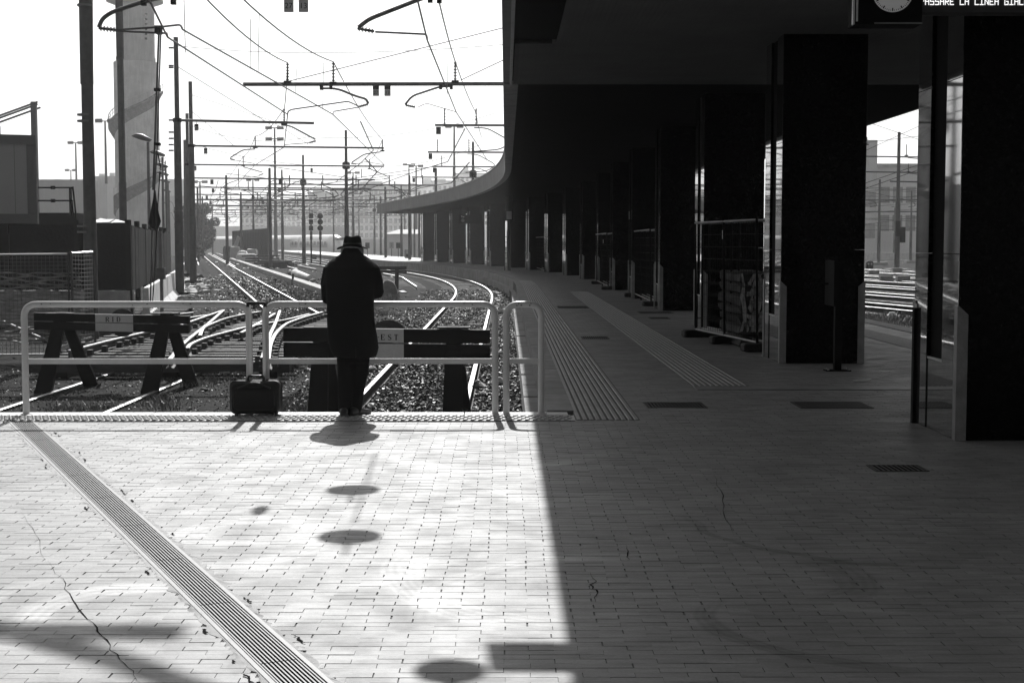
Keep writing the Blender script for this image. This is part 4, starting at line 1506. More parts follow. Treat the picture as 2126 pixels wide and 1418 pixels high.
for px_ in (493, 571):
    MB().lathe((sx_(px_), SYc + 0.06, 0.032), [(0.020, -0.013), (0.030, -0.010), (0.030, 0.010), (0.020, 0.013)], 16, axis='x').build('wheel', 'rubber', sc_, True)
    MB().box(sx_(px_) - 0.012, sx_(px_) + 0.012, SYc - 0.10, SYc - 0.07, 0.001, 0.032).build('foot', 'rubber', sc_)
MB().tube(rounded([(sx_(497), SYc - 0.135, zb - 0.06), (sx_(525), SYc - 0.13, zb - 0.012), (sx_(540), SYc - 0.13, zb - 0.012), (sx_(566), SYc - 0.135, zb - 0.06)], 0.03), 0.009, 6).build('strap', 'leather', sc_, True)

# ================================================================== OVERHEAD LINE
def polar(t, name, pts_, Y, r_, m='dark_galv', n=8, dy=0.0):
    MB().tube([at(a_, b_, Y) + Vector((0, dy, 0)) for a_, b_ in pts_], r_, n).build(name, m, t, True)


def numplate(t, px, py0, py1, Y, txt, w_px):
    a_, b_ = at(px - w_px / 2, py0, Y), at(px + w_px / 2, py1, Y)
    h = a_.z - b_.z
    p = MB().box(a_.x, b_.x, Y - 0.02, Y + 0.02, b_.z, a_.z - h * 0.36).build('number_plate', 'plate_grey', t)
    MB().box(a_.x, b_.x, Y - 0.025, Y + 0.02, a_.z - h * 0.355, a_.z).build('number_hood', 'black', t)
    if txt:
        text_mb(txt, h * 0.42, ((a_.x + b_.x) / 2, Y - 0.0225, b_.z + h * 0.31)).build('lettering', 'black', p)
    return p


def arm(t, Y, tube, ins, rod, r1=0.03, r2=0.018, clamp=None):
    """registration arm: curved bracket tube, insulator, steady rod"""
    pts_ = [at(a_, b_, Y) for a_, b_ in tube]
    MB().tube(rounded(pts_, 0.25, 5), r1, 8).build('bracket_tube', 'dark_galv', t, True)
    if ins:
        m_ = MB()
        insulator(m_, at(*ins[0], Y), at(*ins[1], Y), 5, 0.065)
        m_.build('arm_insulator', 'insul', t, True)
    if rod:
        MB().tube(rounded([at(a_, b_, Y) for a_, b_ in rod], 0.1, 3), r2, 6).build('steady_rod', 'dark_galv', t, True)
    if clamp:
        for c_ in clamp:
            p = at(c_[0], c_[1], Y)
            MB().box(p.x - 0.05, p.x + 0.05, Y - 0.06, Y + 0.06, p.z - 0.10, p.z + 0.10).build('clamp', 'black', t)


def post_ins(t, px, py0, py1, Y):
    m_ = MB()
    insulator(m_, at(px, py1, Y), at(px, py0, Y), 6, 0.075, 0.03)
    m_.build('post_insulator', 'insul', t, True)
    p = at(px, py1, Y)
    MB().box(p.x - 0.12, p.x + 0.12, Y - 0.09, Y + 0.09, p.z - 0.06, p.z + 0.02).build('insulator_foot', 'black', t)


def mast(t, px, top, Y, r0, r1, base_z=G - 0.1, steps=True):
    a_ = at(px, top, Y)
    b_ = Vector((a_.x, Y, base_z))
    H = a_.z - base_z
    zs = [(0, r0), (0.34, r0 * 0.96), (0.341, r0 * 0.86), (0.68, r0 * 0.82), (0.681, r1 * 1.05), (1, r1)]
    MB().lathe(b_, [(r_, f_ * H) for f_, r_ in zs], 14).build('pole', 'dark_galv', t, True)
    MB().box(b_.x - r0 * 1.9, b_.x + r0 * 1.9, Y - r0 * 1.9, Y + r0 * 1.9, base_z, G + 0.22).build('footing', 'black', t)
    return a_


GRP = 'overhead line masts'
# the first big mast and its portal over the near tracks (beam is above the picture)
t = thing('catenary_mast', 'thick grey mast rising beside the mesh fence out of the picture', 'mast', Vector((at(175, 500, 30).x, 30, G)), GRP)
a_ = mast(t, 175, -95, 30, 0.145, 0.13)
m_ = MB().tube([at(191, -60, 30), at(193, 250, 30), at(199, 480, 30), at(201, 690, 30)], 0.014, 6)
m_.build('earth_cable', 'dark_galv', t, True)
for py in (12, 239, 252, 470, 482):
    MB().lathe(at(176, py, 30), [(0.14, -0.02), (0.158, -0.02), (0.158, 0.02), (0.14, 0.02)], 14).build('collar', 'galv', t, True)
z_b = at(500, -60, 30).z
MB().tube([(a_.x, 30, z_b), (10.2, 30, z_b)], 0.075, 10).build('beam', 'dark_galv', t, True)
MB().lathe((10.2, 30, G - 0.1), [(0.15, 0), (0.13, 9.5)], 14).build('pole', 'dark_galv', t, True)
arm(t, 30, [(925, -12), (885, -6), (800, 27), (765, 41), (744, 58)], ((742, 60), (777, 66)), [(779, 67), (886, 72), (887, 84)], 0.045, 0.022, [(893, -4), (912, -3)])
for px_ in (893, 912):
    MB().tube([at(px_, -4, 30), at(px_, -60, 30)], 0.02, 6).build('hanger', 'dark_galv', t, True)
arm(t, 30, [(362, -10), (300, 3), (230, 27), (212, 40), (205, 58)], ((205, 59), (240, 63)), [(240, 63), (330, 57), (375, 52), (379, 62)], 0.045, 0.022, [(298, 2), (360, 0)])
MB().tube([at(240, 65, 30), at(322, 69, 30), at(347, 70, 30), at(348, 78, 30)], 0.022, 6).build('steady_rod', 'dark_galv', t, True)
MB().tube([at(298, 2, 30), at(298, -60, 30)], 0.02, 6).build('hanger', 'dark_galv', t, True)
numplate(t, 599.5, -14, 26, 30, '27', 20)
numplate(t, 630, -14, 26, 30, '13', 20)
for px_ in (592, 607, 623, 637):
    MB().tube([at(px_, -14, 30), at(px_, -60, 30)], 0.006, 4).build('hanger', 'dark_galv', t)

t = thing('catenary_mast', 'slim grey mast standing in front of the water tower', 'mast', Vector((at(246, 500, 56).x, 56, G)), GRP)
mast(t, 245, -120, 56, 0.155, 0.14)
MB().tube([at(255, -60, 56), at(253, 240, 56), at(257, 462, 56)], 0.014, 6).build('earth_cable', 'dark_galv', t, True)

t = thing('catenary_portal', 'long horizontal beam with insulators and plates 27 and 13 crossing above the tracks', 'portal', Vector((10.1, 48, G)), 'overhead line portals')
b0, b1 = at(505, 175.5, 48), at(1037, 173, 48)
bz_ = b0.z
MB().tube([b0, (10.1, 48, b1.z)], 0.068, 10).build('beam', 'dark_galv', t, True)
MB().lathe((10.1, 48.0, G - 0.1), [(0.16, 0), (0.13, 10.2)], 14).build('pole', 'dark_galv', t, True)
for px_, y0, y1 in ((597, 131, 170), (692, 129, 172), (945, 128, 169)):
    post_ins(t, px_, y0, y1, 48)
arm(t, 48, [(665, 184), (700, 184), (738, 200), (760, 206), (765, 216)], ((764, 217), (746, 222)), [(746, 222), (723, 211), (605, 228), (598, 232), (597, 238)], 0.04, 0.024, [(667, 181), (687, 180)])
MB().tube([at(746, 223, 48), at(693, 232, 48), at(691, 238, 48)], 0.02, 6).build('steady_rod', 'dark_galv', t, True)
arm(t, 48, [(940, 180), (915, 180), (855, 200), (841, 218)], ((842, 219), (862, 223)), [(868, 223), (885, 215), (947, 233)], 0.035, 0.014, [(915, 180), (937, 180)])
numplate(t, 780.5, 178, 200, 48, '27', 13)
numplate(t, 804.5, 178, 200, 48, '13', 13)
for px_ in (775, 786, 799, 810):
    MB().tube([at(px_, 178, 48), at(px_, 172, 48)], 0.008, 4).build('hanger', 'dark_galv', t)

PORT = [
    ('tall mast with a short beam left of the track, tree behind its foot', 365, 78, 61, 250, 652, 0.19, 0.10, [('27', 408, 258, 272)], [(590, 226, 258)], [([(587, 260), (603, 262), (655, 290)], ((656, 293), (642, 297)), [(642, 297), (590, 301), (590, 306)])]),
    ('dark mast with a long beam, second of the pair by the pillar of trees', 395, 170, 80, 303, 797, 0.20, 0.11, [('', 427, 308, 320)], [(530, 283, 306), (794, 290, 313)], [([(530, 310), (505, 311), (478, 328)], ((477, 330), (487, 333)), [(487, 333), (528, 340), (528, 344)]), ([(790, 316), (757, 320), (730, 338)], ((729, 340), (740, 341)), [(740, 341), (760, 336), (798, 343)])]),
    ('mast half hidden behind the pair, carrying the third beam', 388, 236, 99, 342, 797, 0.20, 0.11, [('', 405, 345, 355), ('', 647, 350, 358)], [(505, 325, 344), (767, 331, 350)], [([(505, 347), (545, 358)], ((547, 361), (537, 365)), [(537, 366), (506, 368)]), ([(770, 352), (806, 367)], ((807, 370), (797, 372)), [(797, 372), (766, 376)])]),
]
for lab, px_, top, Y, by_, bx1, r0, r1, plates, inss, arms in PORT:
    t = thing('catenary_mast', lab, 'mast', Vector((at(px_, 500, Y).x, Y, G)), GRP)
    a_ = mast(t, px_, top, Y, r0, r1)
    z_ = at(px_, by_, Y).z
    MB().tube([(a_.x, Y, z_), (at(bx1, by_, Y).x, Y, z_ - 0.12)], 0.06, 8).build('beam', 'dark_galv', t, True)
    MB().lathe((a_.x, Y, z_), [(r0 * 0.9, -0.08), (r0, -0.08), (r0, 0.08), (r0 * 0.9, 0.08)], 12).build('collar', 'black', t, True)
    for txt, qx, q0, q1 in plates:
        numplate(t, qx, q0, q1, Y, txt, (q1 - q0) * 0.62)
        MB().tube([at(qx, q0, Y), (at(qx, q0, Y).x, Y, z_ - 0.05)], 0.012, 4).build('hanger', 'dark_galv', t)
    for qx, q0, q1 in inss:
        post_ins(t, qx, q0, q1, Y)
    for tb_, in_, rd_ in arms:
        arm(t, Y, tb_, in_, rd_, 0.035, 0.02)
    if px_ == 365:
        for py in (100, 137, 141, 250, 275, 288, 301, 313):
            p = at(px_, py, Y)
            MB().box(p.x - 0.30, p.x - 0.1, Y - 0.03, Y + 0.03, p.z - 0.035, p.z + 0.035).build('cable_peg', 'insul', t)

# farther cantilever masts down the siding line, then masts over the wide yard
far_lab = 'distant cantilever mast with thin beam in the hazy yard'
for k_, Y in enumerate((117, 136, 156, 176, 200, 226)):
    xx = -14.15 - 0.215 * (Y - 61)
    t = thing('catenary_mast', ['nearest', 'second', 'third', 'fourth', 'fifth', 'farthest'][k_] + ' of six ' + far_lab, 'mast', (xx, Y, G), 'distant cantilever masts along the siding')
    MB().lathe((xx, Y, G - 0.1), [(0.2, 0), (0.17, 4), (0.12, 10.8)], 10).build('pole', 'dark_galv', t, True)
    ln = (15.5, 17.5, 14, 18, 16, 20)[k_]
    zb_ = 6.95
    MB().tube([(xx, Y, zb_), (xx + ln, Y, zb_ - 0.15)], 0.07, 6).build('beam', 'dark_galv', t, True)
    for f_ in (0.28, 0.62, 0.93):
        x_ = xx + ln * f_
        m_ = MB()
        insulator(m_, (x_, Y, zb_), (x_, Y, zb_ + 0.75), 3, 0.09, 0.04, 6)
        m_.build('post_insulator', 'insul', t, True)
        sg = -1 if k_ % 2 else 1
        MB().tube(rounded([(x_, Y, zb_ - 0.15), (x_ - sg * 0.9, Y, zb_ - 0.45), (x_ - sg * 1.6, Y, zb_ - 1.0), (x_ - sg * 1.1, Y, zb_ - 1.2), (x_, Y, zb_ - 1.3)], 0.3, 4), 0.035, 6).build('bracket_tube', 'dark_galv', t, True)
    for f_ in (0.14, 0.5):
        x_ = xx + ln * f_
        MB().box(x_ - 0.13, x_ + 0.13, Y - 0.03, Y + 0.03, zb_ - 0.52, zb_ - 0.12).build('number_plate', 'dark_galv', t)

YM = [(718, 268, 111, 0.16), (629, 320, 141, 0.17), (585, 351, 170, 0.16), (555, 398, 235, 0.17), (499, 406, 250, 0.17), (525, 376, 200, 0.15), (833, 384, 205, 0.17), (777, 404, 250, 0.17), (732, 365, 190, 0.15), (853, 420, 230, 0.14), (692, 402, 250, 0.14),
      (982, 292, 112, 0.15), (801, 430, 300, 0.16), (472, 430, 330, 0.17), (745, 420, 280, 0.15)]
YL = {3: 'far mast showing above the dark screen', 4: 'far thin mast left of the dark screen', 5: 'far mast above the dark screen corner', 7: 'far mast right of the hat brim', 8: 'far mast close right of the tall dark mast', 9: 'far mast in front of the first far pillars', 10: 'far mast between the signals and the tall dark mast', 12: 'far mast below the canopy tip', 13: 'farthest mast beyond the tree', 14: 'far mast between the hat and the canopy tip', 0: 'tall dark mast rising right behind the black hat', 1: 'mast on a pale base standing left of the signals', 11: 'stout mast above the curved canopy fascia', 6: 'thick mast just left of the canopy tip', 2: 'mast standing right of the dark corrugated screen'}
for i, (px_, top, Y, r_) in enumerate(YM):
    p = at(px_, top, Y)
    t = thing('catenary_mast', YL.get(i, 'distant thin mast in the hazy yard'), 'mast', (p.x, Y, G), 'plain masts spread over the yard')
    H = p.z - G
    MB().lathe((p.x, Y, G - 0.1), [(r_ * 1.15, 0), (r_ * 1.1, H * 0.45), (r_ * 0.9, H * 0.46), (r_ * 0.62, H)], 10).build('pole', 'dark_galv', t, True)
    MB().lathe((p.x, Y, G - 0.12), [(r_ * 3, 0), (r_ * 3, 0.25), (r_ * 1.4, 0.4)], 8).build('footing', 'pale_concrete', t)
    if i in (0, 1, 6, 7, 11):
        MB().lathe((p.x, Y, G + H * 0.72), [(r_, 0), (r_ * 1.9, 0.05), (r_ * 1.9, 0.5), (r_, 0.6)], 8).build('collar', 'black', t, True)

# portals reaching over the canopy from the right-hand masts
for k_, (Y, px0, py) in enumerate(((65, 903, 260), (84, 888, 316), (99, 897, 346), (117, 855, 368))):
    p = at(px0, py, Y)
    xm = 10.2 - off(Y)
    t = thing('catenary_portal', ['thin beam ending above the straight canopy edge, highest of four', 'thin beam above the canopy bend, second of four', 'thin beam above the canopy bend, third of four, with a plate at its end', 'lowest thin beam over the curved canopy roof'][k_], 'portal', (xm, Y, G), 'overhead line portals')
    MB().tube([p, (xm, Y, p.z - 0.05)], 0.058, 8).build('beam', 'dark_galv', t, True)
    MB().lathe((xm, Y, G - 0.1), [(0.17, 0), (0.13, 10)], 10).build('pole', 'dark_galv', t, True)
    s_ = Y / FPX
    for dx in (85, 20):
        x_ = p.x + dx * s_
        m_ = MB()
        insulator(m_, (x_, Y, p.z), (x_, Y, p.z + 0.75), 5, 0.07, 0.03, 8)
        m_.build('post_insulator', 'insul', t, True)
    x_ = p.x + 85 * s_
    MB().tube(rounded([(x_ - 0.1, Y, p.z - 0.12), (x_ + 0.5, Y, p.z - 0.14), (x_ + 1.6, Y, p.z - 0.75), (x_ + 1.1, Y, p.z - 1.1), (x_ - 0.2, Y, p.z - 1.2)], 0.25, 4), 0.03, 6).build('bracket_tube', 'dark_galv', t, True)
    MB().box(p.x + 0.05, p.x + 0.27, Y - 0.03, Y + 0.03, p.z - 0.42, p.z - 0.08).build('number_plate', 'dark_galv', t)


# ------------------------------------------------------------------ wires
def wire(label, pts_, r_=0.012, group='overhead wires', sag=0.0, n=10, name='overhead_wire'):
    P = [at(a_, b_, Y) if Y is not None else Vector(a_) for a_, b_, Y in pts_]
    Q = []
    for i in range(len(P) - 1):
        for k_ in range(n):
            f_ = k_ / n
            q = P[i].lerp(P[i + 1], f_)
            q.z -= sag * 4 * f_ * (1 - f_)
            Q.append(q)
    Q.append(P[-1])
    # thicker far away so that it does not vanish between samples
    return solo(MB().tube(Q, r_ * 1.55, 5), name, 'wire', label, 'wire', group, None, True)


def ctn(px, py, Y):
    p = at(px, py, Y)
    return [p + Vector((-off(q) + off(Y), q - Y, 0)) for q in ()]


wire('carrying wire sagging to the middle insulator on the long beam', [(455, -50, 30), (692, 129, 48), (794, 290, 80), (767, 331, 99)], 0.013, sag=0.25)
wire('carrying wire sagging to the first insulator on the long beam', [(375, -60, 30), (597, 131, 48), (590, 226, 61), (530, 283, 80), (505, 325, 99), (450, 395, 170)], 0.013, sag=0.25)
wire('contact wire descending from the upper left bracket towards the yard middle', [(379, 62, 30), (691, 238, 48), (798, 343, 80), (766, 376, 99), (735, 425, 170)], 0.013, sag=0.0)
wire('lower contact wire descending from the upper left bracket', [(290, -40, 24), (348, 78, 30), (597, 238, 48), (590, 306, 61), (528, 344, 80), (506, 368, 99), (450, 430, 190)], 0.013)
wire('contact wire above the platform track running down beside the canopy', [(852, -60, 24), (887, 84, 30), (947, 233, 48), (1010, 330, 65)], 0.012)
wire('carrying wire above the platform track ending at the beam insulator', [(897, -60, 30), (945, 128, 48), (987, 232, 65), (1000, 285, 84)], 0.013, sag=0.12)
wire('thin stay wire sloping from the long beam up to the canopy edge', [(597, 170, 48), (1120, 40, 48)], 0.010)
wire('short stay wire rising from the beam to the canopy edge', [(957, 167, 48), (1120, 90, 48)], 0.010)
wire('fine slack wire crossing the sky from the tall mast', [(367, 96, 61), (690, 110, 61), (1100, 88, 61)], 0.008, sag=0.1)
wire('stay wire sloping from the tall mast to its beam', [(367, 138, 61), (560, 258, 61)], 0.010)
wire('fine wire sloping down from the second dark mast', [(396, 197, 80), (560, 250, 80), (640, 300, 80)], 0.009)
wire('stay wire from the second dark mast to its beam', [(396, 230, 80), (487, 304, 80)], 0.010)
wire('fine cross wire from mast to canopy above the yard', [(400, 262, 99), (640, 285, 99), (1030, 235, 99)], 0.011, sag=0.6)
wire('fine cross wire lower over the hazy yard', [(402, 300, 117), (760, 345, 117), (1000, 300, 117)], 0.012, sag=0.6)
# droppers between carrying and contact wire
drp = [((538, 30, 33), (536, 150, 40)), ((382, 0, 31), (385, 110, 31)), ((575, 120, 44), (575, 205, 46)), ((617, 130, 50), (613, 195, 50)), ((672, 130, 47), (670, 225, 47)), ((903, 60, 38), (905, 108, 34)), ((930, 120, 46), (928, 215, 45)), ((965, 210, 58), (962, 275, 55)), ((520, 40, 36), (521, 145, 36))]
for i, (p, q) in enumerate(drp):
    wire(['dropper high up left of the first insulator', 'dropper beside the earthing rods at the top', 'dropper just left of the first beam insulator', 'dropper just right of the first beam insulator', 'dropper just left of the middle beam insulator', 'dropper below the upper right bracket', 'dropper left of the right beam insulator', 'dropper below the right end of the long beam', 'second dropper high up left of the first insulator'][i], [p, q], 0.006, 'thin droppers hanging between the wires', n=2, name='dropper')
# wires over the far tracks
for k_, (x0, zz, yb) in enumerate(((-1.6, 6.6, 65), (-1.4, 5.3, 65), (-6.0, 6.8, 60), (-5.8, 5.4, 60), (-10.6, 6.8, 110), (-10.6, 5.3, 110), (-15.4, 6.8, 120), (-15.4, 5.3, 120), (-20.2, 6.8, 130), (-20.2, 5.3, 130))):
    P = [((x0 - off(q), q, zz + 0.25 * math.sin(q * 0.13 + k_)), None, None) for q in np.linspace(yb, 300, 14)]
    wire('far overhead wire vanishing into the hazy yard', P, 0.020, 'far overhead wires', n=1)

for k_, (Y, p0_, p1_) in enumerate(((128, 560, 905), (146, 470, 850), (165, 410, 800), (188, 500, 870), (212, 420, 790), (238, 405, 860), (268, 440, 840), (300, 420, 800))):
    z_ = 6.9 + 0.25 * math.sin(k_ * 2.1)
    xa_, xb_ = at(p0_, 400, Y).x, at(p1_, 400, Y).x
    t = thing('catenary_portal', ['first', 'second', 'third', 'fourth', 'fifth', 'sixth', 'seventh', 'eighth'][k_] + ' of the hazy far portals spanning the yard, counted outward', 'portal', (xa_, Y, G), 'hazy far portals')
    for x_ in (xa_, xb_):
        MB().lathe((x_, Y, G - 0.1), [(0.17, 0), (0.15, 5), (0.11, z_ + 2.2)], 8).build('pole', 'dark_galv', t, True)
    MB().tube([(xa_, Y, z_), (xb_, Y, z_ - 0.1)], 0.07, 6).build('beam', 'dark_galv', t, True)
    MB().tube([(xa_, Y, z_ + 1.6), ((xa_ + xb_) / 2, Y, z_ + 0.5), (xb_, Y, z_ + 1.6)], 0.03, 5).build('span_wire', 'wire', t, True)
    n_ = 5
    for i in range(n_):
        x_ = xa_ + (xb_ - xa_) * (i + 0.6) / n_
        MB().tube([(x_, Y, z_), (x_, Y, z_ + 0.8)], 0.06, 6).build('post_insulator', 'insul', t, True)
        sg = -1 if (i + k_) % 2 else 1
        MB().tube(rounded([(x_, Y, z_ - 0.1), (x_ - sg * 0.9, Y, z_ - 0.4), (x_ - sg * 1.5, Y, z_ - 1.0), (x_ - sg * 0.8, Y, z_ - 1.15), (x_ + sg * 0.3, Y, z_ - 1.25)], 0.3, 3), 0.045, 5).build('bracket_tube', 'dark_galv', t, True)
# portal just above the picture over the stub tracks: its shadow lies on the paving
t = thing('catenary_portal', 'anchor beam with disc insulators high above the track ends, shadow on the paving', 'portal', (-9.2, 14.6, G), 'overhead line portals')
MB().lathe((-9.2, 14.6, G - 0.1), [(0.16, 0), (0.13, 9.2)], 14).build('pole', 'dark_galv', t, True)
MB().tube([(-9.2, 14.75, 7.5), (-1.85, 14.55, 7.5)], 0.085, 10).build('beam', 'dark_galv', t, True)
MB().tube([(-4.0, 14.6, 7.4), (-2.6, 14.2, 7.15), (-1.9, 13.5, 7.0), (-1.5, 13.1, 7.0)], 0.075, 8).build('brace', 'dark_galv', t, True)
for cx_p, cy_p, rr_ in ((733, 1018, 0.18), (725, 1115, 0.18), (935, 1395, 0.14), (541, 1057, 0.05)):
    g_ = ground(cx_p, cy_p)
    zz = 4.25
    c_ = Vector((g_.x - SUN_DX * zz, g_.y + SUN_DY * zz, zz))
    MB().lathe(c_, [(0.03, -0.08), (rr_, -0.03), (rr_, 0.0), (0.05, 0.06), (0.03, 0.14)], 24).build('disc_insulator', 'insul', t, True)
    MB().tube([c_ + Vector((0, 0, 0.12)), (c_.x, c_.y, 7.5) if rr_ < 0.1 else c_ + Vector((0, 0, 0.4))], 0.012 if rr_ > 0.1 else 0.0025, 6).build('hanger', 'dark_galv', t)
g1, g2 = ground(780, 940), ground(735, 1085)
zz = 5.0
MB().tube([(g1.x - SUN_DX * zz, g1.y + SUN_DY * zz, zz), (g2.x - SUN_DX * zz, g2.y + SUN_DY * zz, zz)], 0.009, 6).build('strain_rod', 'dark_galv', t, True)
# small flag sign at the canopy edge (casts the notch of shade)
g1, g2 = ground(1010, 1342), ground(1010, 1390)
t = thing('flag_sign', 'small dark sign box projecting from the canopy edge overhead', 'sign', (-0.2, g1.y + SUN_DY * 4.55, 4.4))
MB().box(g1.x - SUN_DX * 4.5, 0.1, g1.y + SUN_DY * 4.43, g1.y + SUN_DY * 4.43 + 0.06, 4.43, 4.43 + (g1.y - g2.y) / SUN_DY + 0.03).build('box', 'black', t)
MB().box(0.05, 0.12, g1.y + SUN_DY * 4.43 + 0.01, g1.y + SUN_DY * 4.43 + 0.05, 4.3, 4.42).build('bracket', 'black', t)

# earthing rod hooked on the wire, with a furled dark cloth
t = thing('earthing_rod', 'pair of hanging earthing rods with furled dark flag in front of the water tower', 'earthing rod', at(318, 620, 29.5))
MB().tube([at(330, 62, 29.5), at(318, 395, 29.5)], 0.022, 8).build('rod', 'dark_galv', t, True)
MB().tube([at(334, 66, 29.4), at(326, 310, 29.4), at(316, 470, 29.4), at(312, 640, 29.4)], 0.016, 8).build('rod', 'dark_galv', t, True)
MB().tube([at(328, 320, 29.3), at(333, 345, 29.3), at(328, 420, 29.3), at(324, 520, 29.3), at(316, 640, 29.3)], 0.012, 6).build('cable', 'black', t, True)
p = at(329, 62, 29.5)
MB().box(p.x - 0.06, p.x + 0.06, 29.4, 29.6, p.z - 0.09, p.z + 0.07).build('hook_clamp', 'black', t)
for py in (187, 300):
    p = at(327, py, 29.45)
    MB().box(p.x - 0.06, p.x + 0.06, 29.38, 29.5, p.z - 0.03, p.z + 0.03).build('clamp', 'black', t)
rr = []
for py, wl, wr_, dp in ((396, 321, 323, 0.01), (420, 317, 325, 0.05), (445, 312, 328, 0.08), (463, 309, 332, 0.09), (470, 312, 330, 0.08), (478, 322, 327, 0.03)):
    q0, q1 = at(wl, py, 29.2), at(wr_, py, 29.2)
    g_ = []
    for j in range(16):
        a_ = 2 * math.pi * j / 16
        rad = 1 + 0.22 * math.cos(5 * a_)
        g_.append(Vector(((q0.x + q1.x) / 2 + (q1.x - q0.x) / 2 * math.cos(a_) * rad, 29.2 + dp * math.sin(a_) * rad, q0.z + 0.03 * math.cos(3 * a_) * (dp / 0.09))))
    rr.append(g_)
MB().loft(rr).build('furled_flag', 'flag', t, True)

# ================================================================== LEFT SIDE
# mesh fence at the left edge
def mesh_fence(label, pA, pB, ztop, zbot, hz, vt, wrap=None):
    a_, b_ = Vector(pA), Vector(pB)
    t = thing('mesh_fence', label, 'fence', (a_ + b_) / 2, 'wire mesh fence panels')
    for p in (a_, b_):
        MB().tube([(p.x, p.y, zbot - 0.05), (p.x, p.y, ztop + 0.05)], 0.022, 8).build('post', 'dark_galv', t, True)
    MB().tube([(a_.x, a_.y, ztop), (b_.x, b_.y, ztop + 0.02)], 0.020, 8).build('top_rail', 'alu', t, True)
    MB().tube([(a_.x, a_.y, zbot + 0.1), (b_.x, b_.y, zbot + 0.1)], 0.020, 8).build('bottom_rail', 'alu', t, True)
    m_ = MB()
    for i in range(hz):
        z_ = zbot + 0.15 + (ztop - zbot - 0.2) * i / (hz - 1)
        m_.tube([(a_.x, a_.y, z_), tuple(a_.lerp(b_, 0.5).xy) + (z_ - 0.012,), (b_.x, b_.y, z_)], 0.0045, 4, cap=False)
    for i in range(vt):
        p = a_.lerp(b_, (i + 0.5) / vt)
        m_.tube([(p.x, p.y, zbot + 0.1), (p.x, p.y, ztop)], 0.004, 4, cap=False)
    m_.build('wire_grid', 'mesh', t, kind='stuff')
    return t


f0, f1, f2 = ground(-140, 742, G), ground(145, 738, G), ground(193, 730, G)
Yf = 27.6
fa, fb, fc = at(-150, 600, Yf - 0.3), at(146, 600, Yf), at(196, 600, Yf + 0.5)
mesh_fence('wire mesh fence panel at the picture edge, frosted netting on its lower part', (fa.x, fa.y, G), (fb.x - 0.03, fb.y, G), at(0, 530, Yf).z, G + 0.05, 26, 34)
mesh_fence('short wire mesh fence panel in front of the thick mast foot', (fb.x + 0.03, fb.y, G), (fc.x, fc.y, G), at(0, 526, Yf).z, G + 0.05, 24, 8)
# torn netting hung on the mesh: slack horizontal ribbons
nb_ = thing('debris_netting', 'crumpled pale netting hung on the lower half of the mesh fence', 'netting', (fa.x + 1.5, Yf + 0.05, G))
for i in range(20):
    z0 = at(0, 566, Yf).z - i * 0.068
    if z0 < G + 0.15:
        break
    P0, P1 = [], []
    for k_ in range(26):
        f_ = k_ / 25
        x_ = fa.x + (fc.x - 0.15 - fa.x) * f_
        y_ = Yf + 0.09 + 0.03 * math.sin(k_ * 1.7 + i) - 0.3 * (1 - f_)
        dz = 0.02 * math.sin(k_ * 1.1 + i * 2.3) + random.uniform(-0.006, 0.006)
        P0.append((x_, y_, z0 + dz))
        P1.append((x_, y_ + 0.025, z0 + dz - 0.035 - 0.012 * math.sin(k_ * 2.1)))
    MB().add(P0 + P1, [(k_, k_ + 1, k_ + 27, k_ + 26) for k_ in range(25)]).build('ribbon', 'sheeting', nb_)
# loose scaffold tubes lying behind the fence foot
for i, (a_, b_) in enumerate((((-20, 655), (110, 712)), ((-10, 700), (60, 715)), ((60, 640), (40, 700)), ((110, 725), (190, 700)), ((10, 690), (120, 668)))):
    p, q = at(*a_, 29.0 + 0.15 * i), at(*b_, 28.6 + 0.2 * i)
    solo(MB().tube([p, q], 0.022, 8), 'scaffold_tube', 'alu', ['pale scaffold tube slanting down behind the mesh fence', 'short scaffold tube low at the picture edge', 'upright leaning scaffold tube behind the mesh fence', 'scaffold tube lying towards the bumper stop leg', 'scaffold tube rising gently behind the fence'][i], 'scaffold tube', 'scaffold tubes behind the fence')

# dark hoarding with concrete base blocks
YH = 40.0
t = thing('hoarding', 'black netted hoarding facing the platform behind the mesh fence', 'hoarding', (at(130, 600, YH).x, YH, G))
zt_ = at(100, 464, YH).z
for (pa, pb, pt) in ((-120, 20, 466), (22, 190, 466), (193, 264, 463)):
    xa_, xb_ = at(pa, 600, YH).x, at(pb, 600, YH).x
    MB().box(xa_, xb_, YH, YH + 0.06, G + 0.98, at(100, pt, YH).z).build('net_panel', 'net', t)
for px_ in (161, 191, 268):
    x_ = at(px_, 600, YH).x
    MB().box(x_ - 0.07, x_ + 0.07, YH - 0.02, YH + 0.10, G, at(100, 457, YH).z).build('post', 'black', t)
for (pa, pb) in ((-120, 50), (52, 190), (193, 272)):
    xa_, xb_ = at(pa, 600, YH).x, at(pb, 600, YH).x
    MB().box(xa_, xb_ - 0.02, YH - 0.25, YH + 0.4, G - 0.05, G + 0.97).build('base_block', 'concrete', t)
